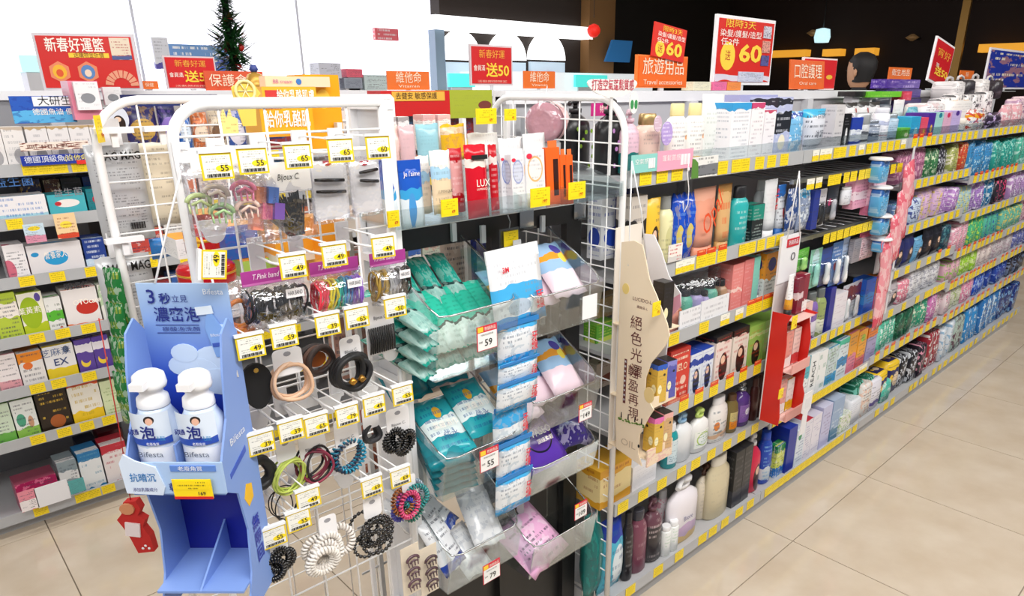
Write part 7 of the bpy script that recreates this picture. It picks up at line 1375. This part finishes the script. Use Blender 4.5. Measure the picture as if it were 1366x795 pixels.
# (3) red hanging tray display
RX0 = 2.125; RY0, RY1 = 1.10, .985
def yz3(px, py, X=RX0): q = P(px, py, 0, X); return q.y, q.z
zt3 = zat(318, 2.15, 1.05); zb3 = zat(578, 2.075, 1.0); rt = empty('red_hanging_display', (RX0, 1.05, zb3), 0, 'white headed hanging display with tall red side wall', 'display'); h3 = zt3-zb3
zr = zat(420, RX0, 1.05)-zb3
MB().prism([(.05, 0), (-.02, .0), (-.022, .03), (-.012, .12), (-.014, .30), (-.006, zr-.03), (-.02, zr), (.05, zr)], 0, .004, plane='yz').build('red_side_wall', M('#d8281e', .35), rt)
MB().prism([(.05, 0), (-.055, .0), (-.06, .03), (-.03, .12), (-.035, .30), (-.02, zr-.03), (-.05, zr-.01), (.05, zr)], .13, .134, plane='yz').build('red_side_wall', M('#cf241c', .35), rt)
MB().box(0, .134, .05, .054, 0, h3).build('back_panel', M('#e8e4e6', .4), rt)
hd = MB().box(.0, .12, .046, .05, h3-.16, h3).build('header_panel', M('#ededf0', .4), rt); MB().box(.035, .115, .044, .046, h3-.04, h3-.012).build('red_label', M('#c82838'), hd); text('熱銷商品', .014, LT, hd, (.075, .0432, h3-.026), width=.065); MB().tube([(.085+.012*math.cos(a), .044, h3-.075+.012*math.sin(a)) for a in [2*PI*i/14 for i in range(14)]], .0015, 5, closed=True).build('ring_print', M('#55555a'), hd)
for zz in (.02, .2, zr-.02): MB().box(.004, .13, -.04, .05, zz, zz+.003).build('tray_floor', M('#f0c8c0'), rt)
for zz in (.02, .2): MB().box(.004, .13, -.045, -.04, zz, zz+.035).build('front_lip', M('#e8a8a0', .4), rt)
for i, (x, z, w_, h_, c1, c2, l) in enumerate(((.03, zr-.012, .04, .14, '#f0f0f2', '#e8a830', 'white tube with gold crown on the red display'), (.075, zr-.012, .04, .12, '#7c1c34', '#e0c8cc', 'maroon box, left on the red display'), (.11, zr-.012, .035, .13, '#8a2038', '#f0e8e8', 'maroon box with white foot, right on the red display'), (.04, .205, .05, .13, '#e8988c', '#f4e8e4', 'salmon box on middle level of the red display'), (.095, .205, .05, .13, '#f0d0c8', '#d04040', 'pale pink box on middle level of the red display'), (.04, .025, .05, .13, '#e8a8a0', '#f0f0ee', 'pink box on lowest level of the red display'), (.095, .025, .05, .12, '#ece8e4', '#e8c020', 'white box on lowest level of the red display'))):
    o = (tubep if i == 0 else carton)(w_*.95, .035, h_, pk(c1, c2, (0, .3), inkf=.4), M('#222226')) if i == 0 else carton(w_*.95, .035, h_, pk(c1, c2, (0, .3) if i != 1 else (.4, .6), inkf=.4, rows=8))
    o.name = 'squeeze_tube' if i == 0 else 'boxed_product'; o.location = (RX0+x, 1.045, zb3+z+.004); thing(o, l, 'tube' if i == 0 else 'box')
o = MB().prism([(-.03, .0), (.01, 0), (.012, .08), (.03, .09), (.03, .16), (-.03, .16), (-.036, .09), (-.02, .08)], 0, .003).build('tag_card', M('#eceaec', .4), None, (RX0+.07, .965, zb3-.03)); thing(o, 'blank white shaped card at the foot of red display', 'card'); MB().box(-.018, .018, -.0006, 0, .1, .14).build('print_area', M('#e4e2e4'), o)
ticket(1060, 430, 1.002, .035, .045, 'cream ticket on the middle of the red display', '89'); ticket(1042, 525, 1.002, .03, .035, 'yellow ticket low on the red display', '79')
kn4 = Vector((2.19, 1.10, zat(228, 2.19, 1.10))); s4 = empty('display_string', kn4, 0, 'long white cord loop holding the red hanging display', 'string')
MB().tube([(0, 0, 0), Vector((RX0+.03, 1.095, zt3-.01))-kn4], .002, 6).build('cord', WHITE, s4); MB().tube([(0, 0, 0), Vector((RX0+.115, 1.095, zt3-.01))-kn4], .002, 6).build('cord', WHITE, s4)
# toothbrush lettering on the white boxes
for px, py, s in ((1083, 508, 'REACH'),):
    q = P(px, py, 1, GY+.018); t = text(s, .03, M('#1c2430'), None, (q.x, GY+.015, .53), (0, -PI/2, 0), width=.11); t['label'] = 'dark upright lettering on the white toothbrush box'; t['category'] = 'lettering'; t.name = 'box_lettering'
    for o_ in ALL:
        if o_.get('label', '').startswith('white toothbrush box with dark'): t.parent = o_; t.location = t.location-o_.location; t.location.y = -.001; t.location.x = 0; del t['label']; del t['category']
def on(prefix, s, size, m_, x, z, y=-.002, **k):
    for o_ in ALL:
        if o_['label'].startswith(prefix): return text(s, size, m_, o_, (x, y, z), **k)
on('coral pink orange', 'Opal', .06, M('#e85020'), .0, .12, -.004, width=.13, shear=.4) and None
ALLT = [o_ for o_ in ALL if o_['label'].startswith('coral pink orange')][0]; CH[ALLT.as_pointer()][-1].rotation_euler = (0, math.radians(-50), 0)
on('white tube with red vertical', 'asis', .025, M('#d82c28'), 0, .13, -.003, width=.07).rotation_euler = (0, -PI/2, 0)
on('silver and aqua', 'GATSBY', .018, M('#3a4454'), 0, .12, -.004, width=.06); on('silver and aqua', '冰凉', .022, M('#3a4454'), 0, .06, -.004)
on('white and yellow box lettered', 'EX', .03, M('#3a4a78'), .0, .075, -.001, bold=.01); on('white and yellow box lettered', '芝麻素', .026, M('#6a7aa0'), -.01, .115, -.001)
on('white box with red blob', 'OTOcare', .022, INKW, .02, .10, -.001, width=.09, bold=.01); on('white box with red blob', '明適保', .022, M('#3a3a40'), .0, .165, -.001, bold=.02)
on('white box with large blue oval', '營養家人', .022, INKW, 0, .075, -.001, width=.07); on('white probiotic', '益生菌', .03, M('#4a80c8'), .0, .14, -.001); on('lime box with large', '葉黃素', .022, INKW, -.01, .1, -.001, width=.07)
on('red hair dye box', 'CIELO', .025, M('#f6e0c0'), 0, .12, -.001, width=.07); on('large white lilac', 'Biore', .02, M('#6a6a9a'), 0, .10, -.003, width=.05); on('white deodorant', 'Biore', .013, M('#6a7a9a'), .004, .07, -.003) if False else None
on('turquoise box with white cloud', '益生菌', .024, M('#8a8a90'), .01, .09, -.001)

lb_ = [o_ for o_ in ALL if o_['label'].startswith('large white lilac')][0]
for cx_, cz_, sc_ in ((.012, .145, 1.0), (-.018, .14, .8)):
    for k in range(6):
        a = PI*(k+.5)/6; px_ = MB().prism([(0, 0), (.012*sc_*math.cos(a-.25), .014*sc_*math.sin(a-.25)), (.020*sc_*math.cos(a), .024*sc_*math.sin(a)), (.012*sc_*math.cos(a+.25), .014*sc_*math.sin(a+.25))], -.0006, 0).build('petal_print', M('#8a7cc4' if k % 2 else '#b0a4dc', .4), lb_, (cx_, .0015+abs(cx_)*.25, cz_))
# ---- hanging strip of pink pad packs between second and third bay, blue packs strip
ps = empty('clip_strip', (3.16, 1.10, .68), 0, 'long hanging strip carrying pink pad packs at third bay', 'clip strip'); MB().box(-.01, .01, 0, .002, 0, .72).build('strip', M('#d8d8dc'), ps)
for i in range(6): MB().box(-.008, .008, -.01, 0, .1+.1*i, .108+.1*i).build('clip', M('#d0d0d4'), ps)
pp = [(1216, 215, 1226, 277), (1208, 250, 1218, 318), (1199, 283, 1209, 345), (1186, 314, 1198, 375), (1180, 345, 1192, 400), (1176, 375, 1186, 432), (1170, 395, 1180, 430)]
for i, (a_, t_, b_, bt) in enumerate(pp[:6]):
    Y = 1.06; t = at(a_, t_, Y); u = at(b_, bt, Y); h = t.z-u.z; w = .10
    o = pouch(w, .03, h, pk('#ee9ca6', '#dc4c64', (0, .26), '#e46a7c', (.8, 1.2), circ='#f6dcdc', mott=.5, inkf=.0, rough=.2), crink=.003); o.name = 'pad_pack'; o.location = ((t.x+u.x)/2-.01, Y, u.z); o.rotation_euler = (0, math.radians(-17 if i < 4 else -6), 0)
    thing(o, f'pink striped pad pack, {["topmost", "second from top", "third from top", "fourth from top", "fifth from top", "lowest"][i]} on the long hanging strip', 'packet', 'pink pad packs on the hanging strip')
for i, (t_, bt) in enumerate(((214, 243), (252, 287), (290, 312), (321, 335))):
    t = at(1184, t_, 1.07); u = at(1184, bt, 1.07)
    o = pads(.085, .05, t.z-u.z, pk('#58a8d8', '#2a60a8', (.75, 1.2), circ='#c8e4f0', mott=.5)); o.name = 'wipes_pack'; o.location = (t.x, 1.07, u.z); thing(o, f'sky blue wipes pack hanging at second bay end, {["topmost", "second from top", "third from top", "lowest"][i]}', 'packet'); MB().lathe([(.042, 0), (.044, .004), (.038, .010)], 16).build('white_lid', WHITE, o, (0, .025, t.z-u.z))

# ================================================================ PERSON behind the right shelving
pz = 0; px_ = P(1146, 119, 1, 2.6); pr = empty('person', (px_.x, 2.6, 0), math.radians(-190), 'person with short black hair in dark jacket behind the shelving', 'person')
hz = zat(72, px_.x, 2.6)   # crown height
k = hz/1.74
def skin_body(name, joints, edges, mat, parent):
    me = bpy.data.meshes.new(name); me.from_pydata([j[0] for j in joints], edges, []); o = bpy.data.objects.new(name, me); COL.objects.link(o)
    md = o.modifiers.new('skin', 'SKIN'); md.use_smooth_shade = True; sb = o.modifiers.new('sub', 'SUBSURF'); sb.levels = 1; sb.render_levels = 1
    for v, j in zip(me.skin_vertices[0].data, joints): v.radius = (j[1]*k, (j[2] if len(j) > 2 else j[1])*k)
    me.skin_vertices[0].data[0].use_root = True
    dg = bpy.context.evaluated_depsgraph_get(); m2 = bpy.data.meshes.new_from_object(o.evaluated_get(dg)); bpy.data.objects.remove(o)
    for p in m2.polygons: p.use_smooth = True
    m2.materials.clear(); m2.materials.append(mat); return put(name, m2, parent)
def J(x, y, z): return (x*k, y*k, z*k)
jt = [(J(0, 0, .95), .15, .11), (J(0, 0, 1.15), .14, .10), (J(0, .0, 1.35), .17, .11), (J(0, 0, 1.46), .08, .07), (J(0, -.01, 1.53), .055),
      (J(.17, 0, 1.40), .065), (J(.24, -.02, 1.13), .045), (J(.2, -.2, 1.02), .036), (J(.17, -.27, 1.02), .03), (J(-.17, 0, 1.40), .065), (J(-.24, -.02, 1.13), .045), (J(-.2, -.18, .98), .036), (J(-.17, -.25, .97), .03),
      (J(.09, 0, .86), .095), (J(.1, -.01, .48), .06), (J(.1, .02, .09), .042), (J(.1, -.13, .04), .038), (J(-.09, 0, .86), .095), (J(-.1, -.01, .48), .06), (J(-.1, .02, .09), .042), (J(-.1, -.13, .04), .038)]
ed = [(0, 1), (1, 2), (2, 3), (3, 4), (2, 5), (5, 6), (6, 7), (7, 8), (2, 9), (9, 10), (10, 11), (11, 12), (0, 13), (13, 14), (14, 15), (15, 16), (0, 17), (17, 18), (18, 19), (19, 20)]
skin_body('body', jt, ed, M('#26282e', .8), pr)
sk = M('#c89878', .5); hd = MB(); vs = []; fs = []; n = 18
prof_ = [(1.51, .05, .055), (1.53, .058, .075), (1.56, .066, .088), (1.60, .073, .094), (1.645, .077, .098), (1.69, .072, .092), (1.72, .05, .065), (1.735, .015, .02)]
for z, rx, ry in prof_:
    for i in range(n): a = 2*PI*i/n; vs.append(J(rx*math.cos(a), ry*math.sin(a)-.012, z))
for j in range(len(prof_)-1):
    for i in range(n): fs.append((j*n+i, j*n+(i+1) % n, (j+1)*n+(i+1) % n, (j+1)*n+i))
hd.add(vs, fs, 0, True); head = hd.build('head', sk, pr)
MB().prism([(-.013, 0), (.013, 0), (.004, .045), (-.004, .045)], -.118, -.095, smooth=True).build('nose', sk, head, J(0, 0, 1.585))
for s in (-1, 1):
    MB().lathe([(.001, -.006), (.011, 0), (.001, .006)], 10).build('eye', M('#1c1614', .2), head, J(s*.03, -.103, 1.628)); MB().lathe([(.004, -.03), (.012, -.015), (.014, .015), (.005, .03)], 8).build('ear', sk, head, J(s*.078, 0, 1.61))
MB().box(-.022, .022, -.104, -.098, 0, .006).build('mouth', M('#8a4440'), head, J(0, .004, 1.558))
hb = MB(); vs = []; fs = []; pf = [(1.545, .066, .082, 0), (1.60, .074, .10, .04), (1.64, .084, .108, .02), (1.69, .084, .106, .0), (1.73, .064, .08, 0), (1.752, .02, .03, 0)]
for z, rx, ry, off in pf:
    for i in range(n):
        a = 2*PI*i/n; yy = ry*math.sin(a); front = yy < -.03 and z < 1.67
        vs.append(J(rx*math.cos(a)*(.9 if front else 1)+RN.uniform(-.003, .003), (-.03 if front else yy)+.0, z+RN.uniform(-.004, .004)))
for j in range(len(pf)-1):
    for i in range(n): fs.append((j*n+i, j*n+(i+1) % n, (j+1)*n+(i+1) % n, (j+1)*n+i))
fs.append(tuple(range(5*n, 6*n))); hb.add(vs, fs, 0, True); hb.build('hair', M('#141214', .6), pr)
for s in (-1, 1):
    for f in range(4): MB().tube([(0, 0, 0), (.0, -.03, -.008), (0, -.045, -.03+.003*f)], [.008, .0075, .006], 6).build('finger', sk, pr, J(s*.17+(f-1.5)*.017, -.30, .995 if s < 0 else 1.04))
    MB().tube([(0, 0, 0), (-s*.02, -.02, -.004), (-s*.024, -.04, -.012)], [.009, .008, .006], 6).build('thumb', sk, pr, J(s*.17-s*.032, -.27, .995 if s < 0 else 1.04))
    MB().lathe([(.02, -.04), (.04, -.01), (.038, .03), (.03, .04)], 10, 1, .45).build('palm', sk, pr, J(s*.17, -.285, .98 if s < 0 else 1.03), (PI/2, 0, 0))
# label check
seen = {}
for o_ in ALL:
    l = o_['label']; n = len(l.split())
    if n > 16 or n < 4: print('LABELLEN', n, l)
    if l in seen: print('LABELDUP', l)
    seen[l] = 1
print('THINGS', len(ALL), 'OBJECTS', len(bpy.data.objects))
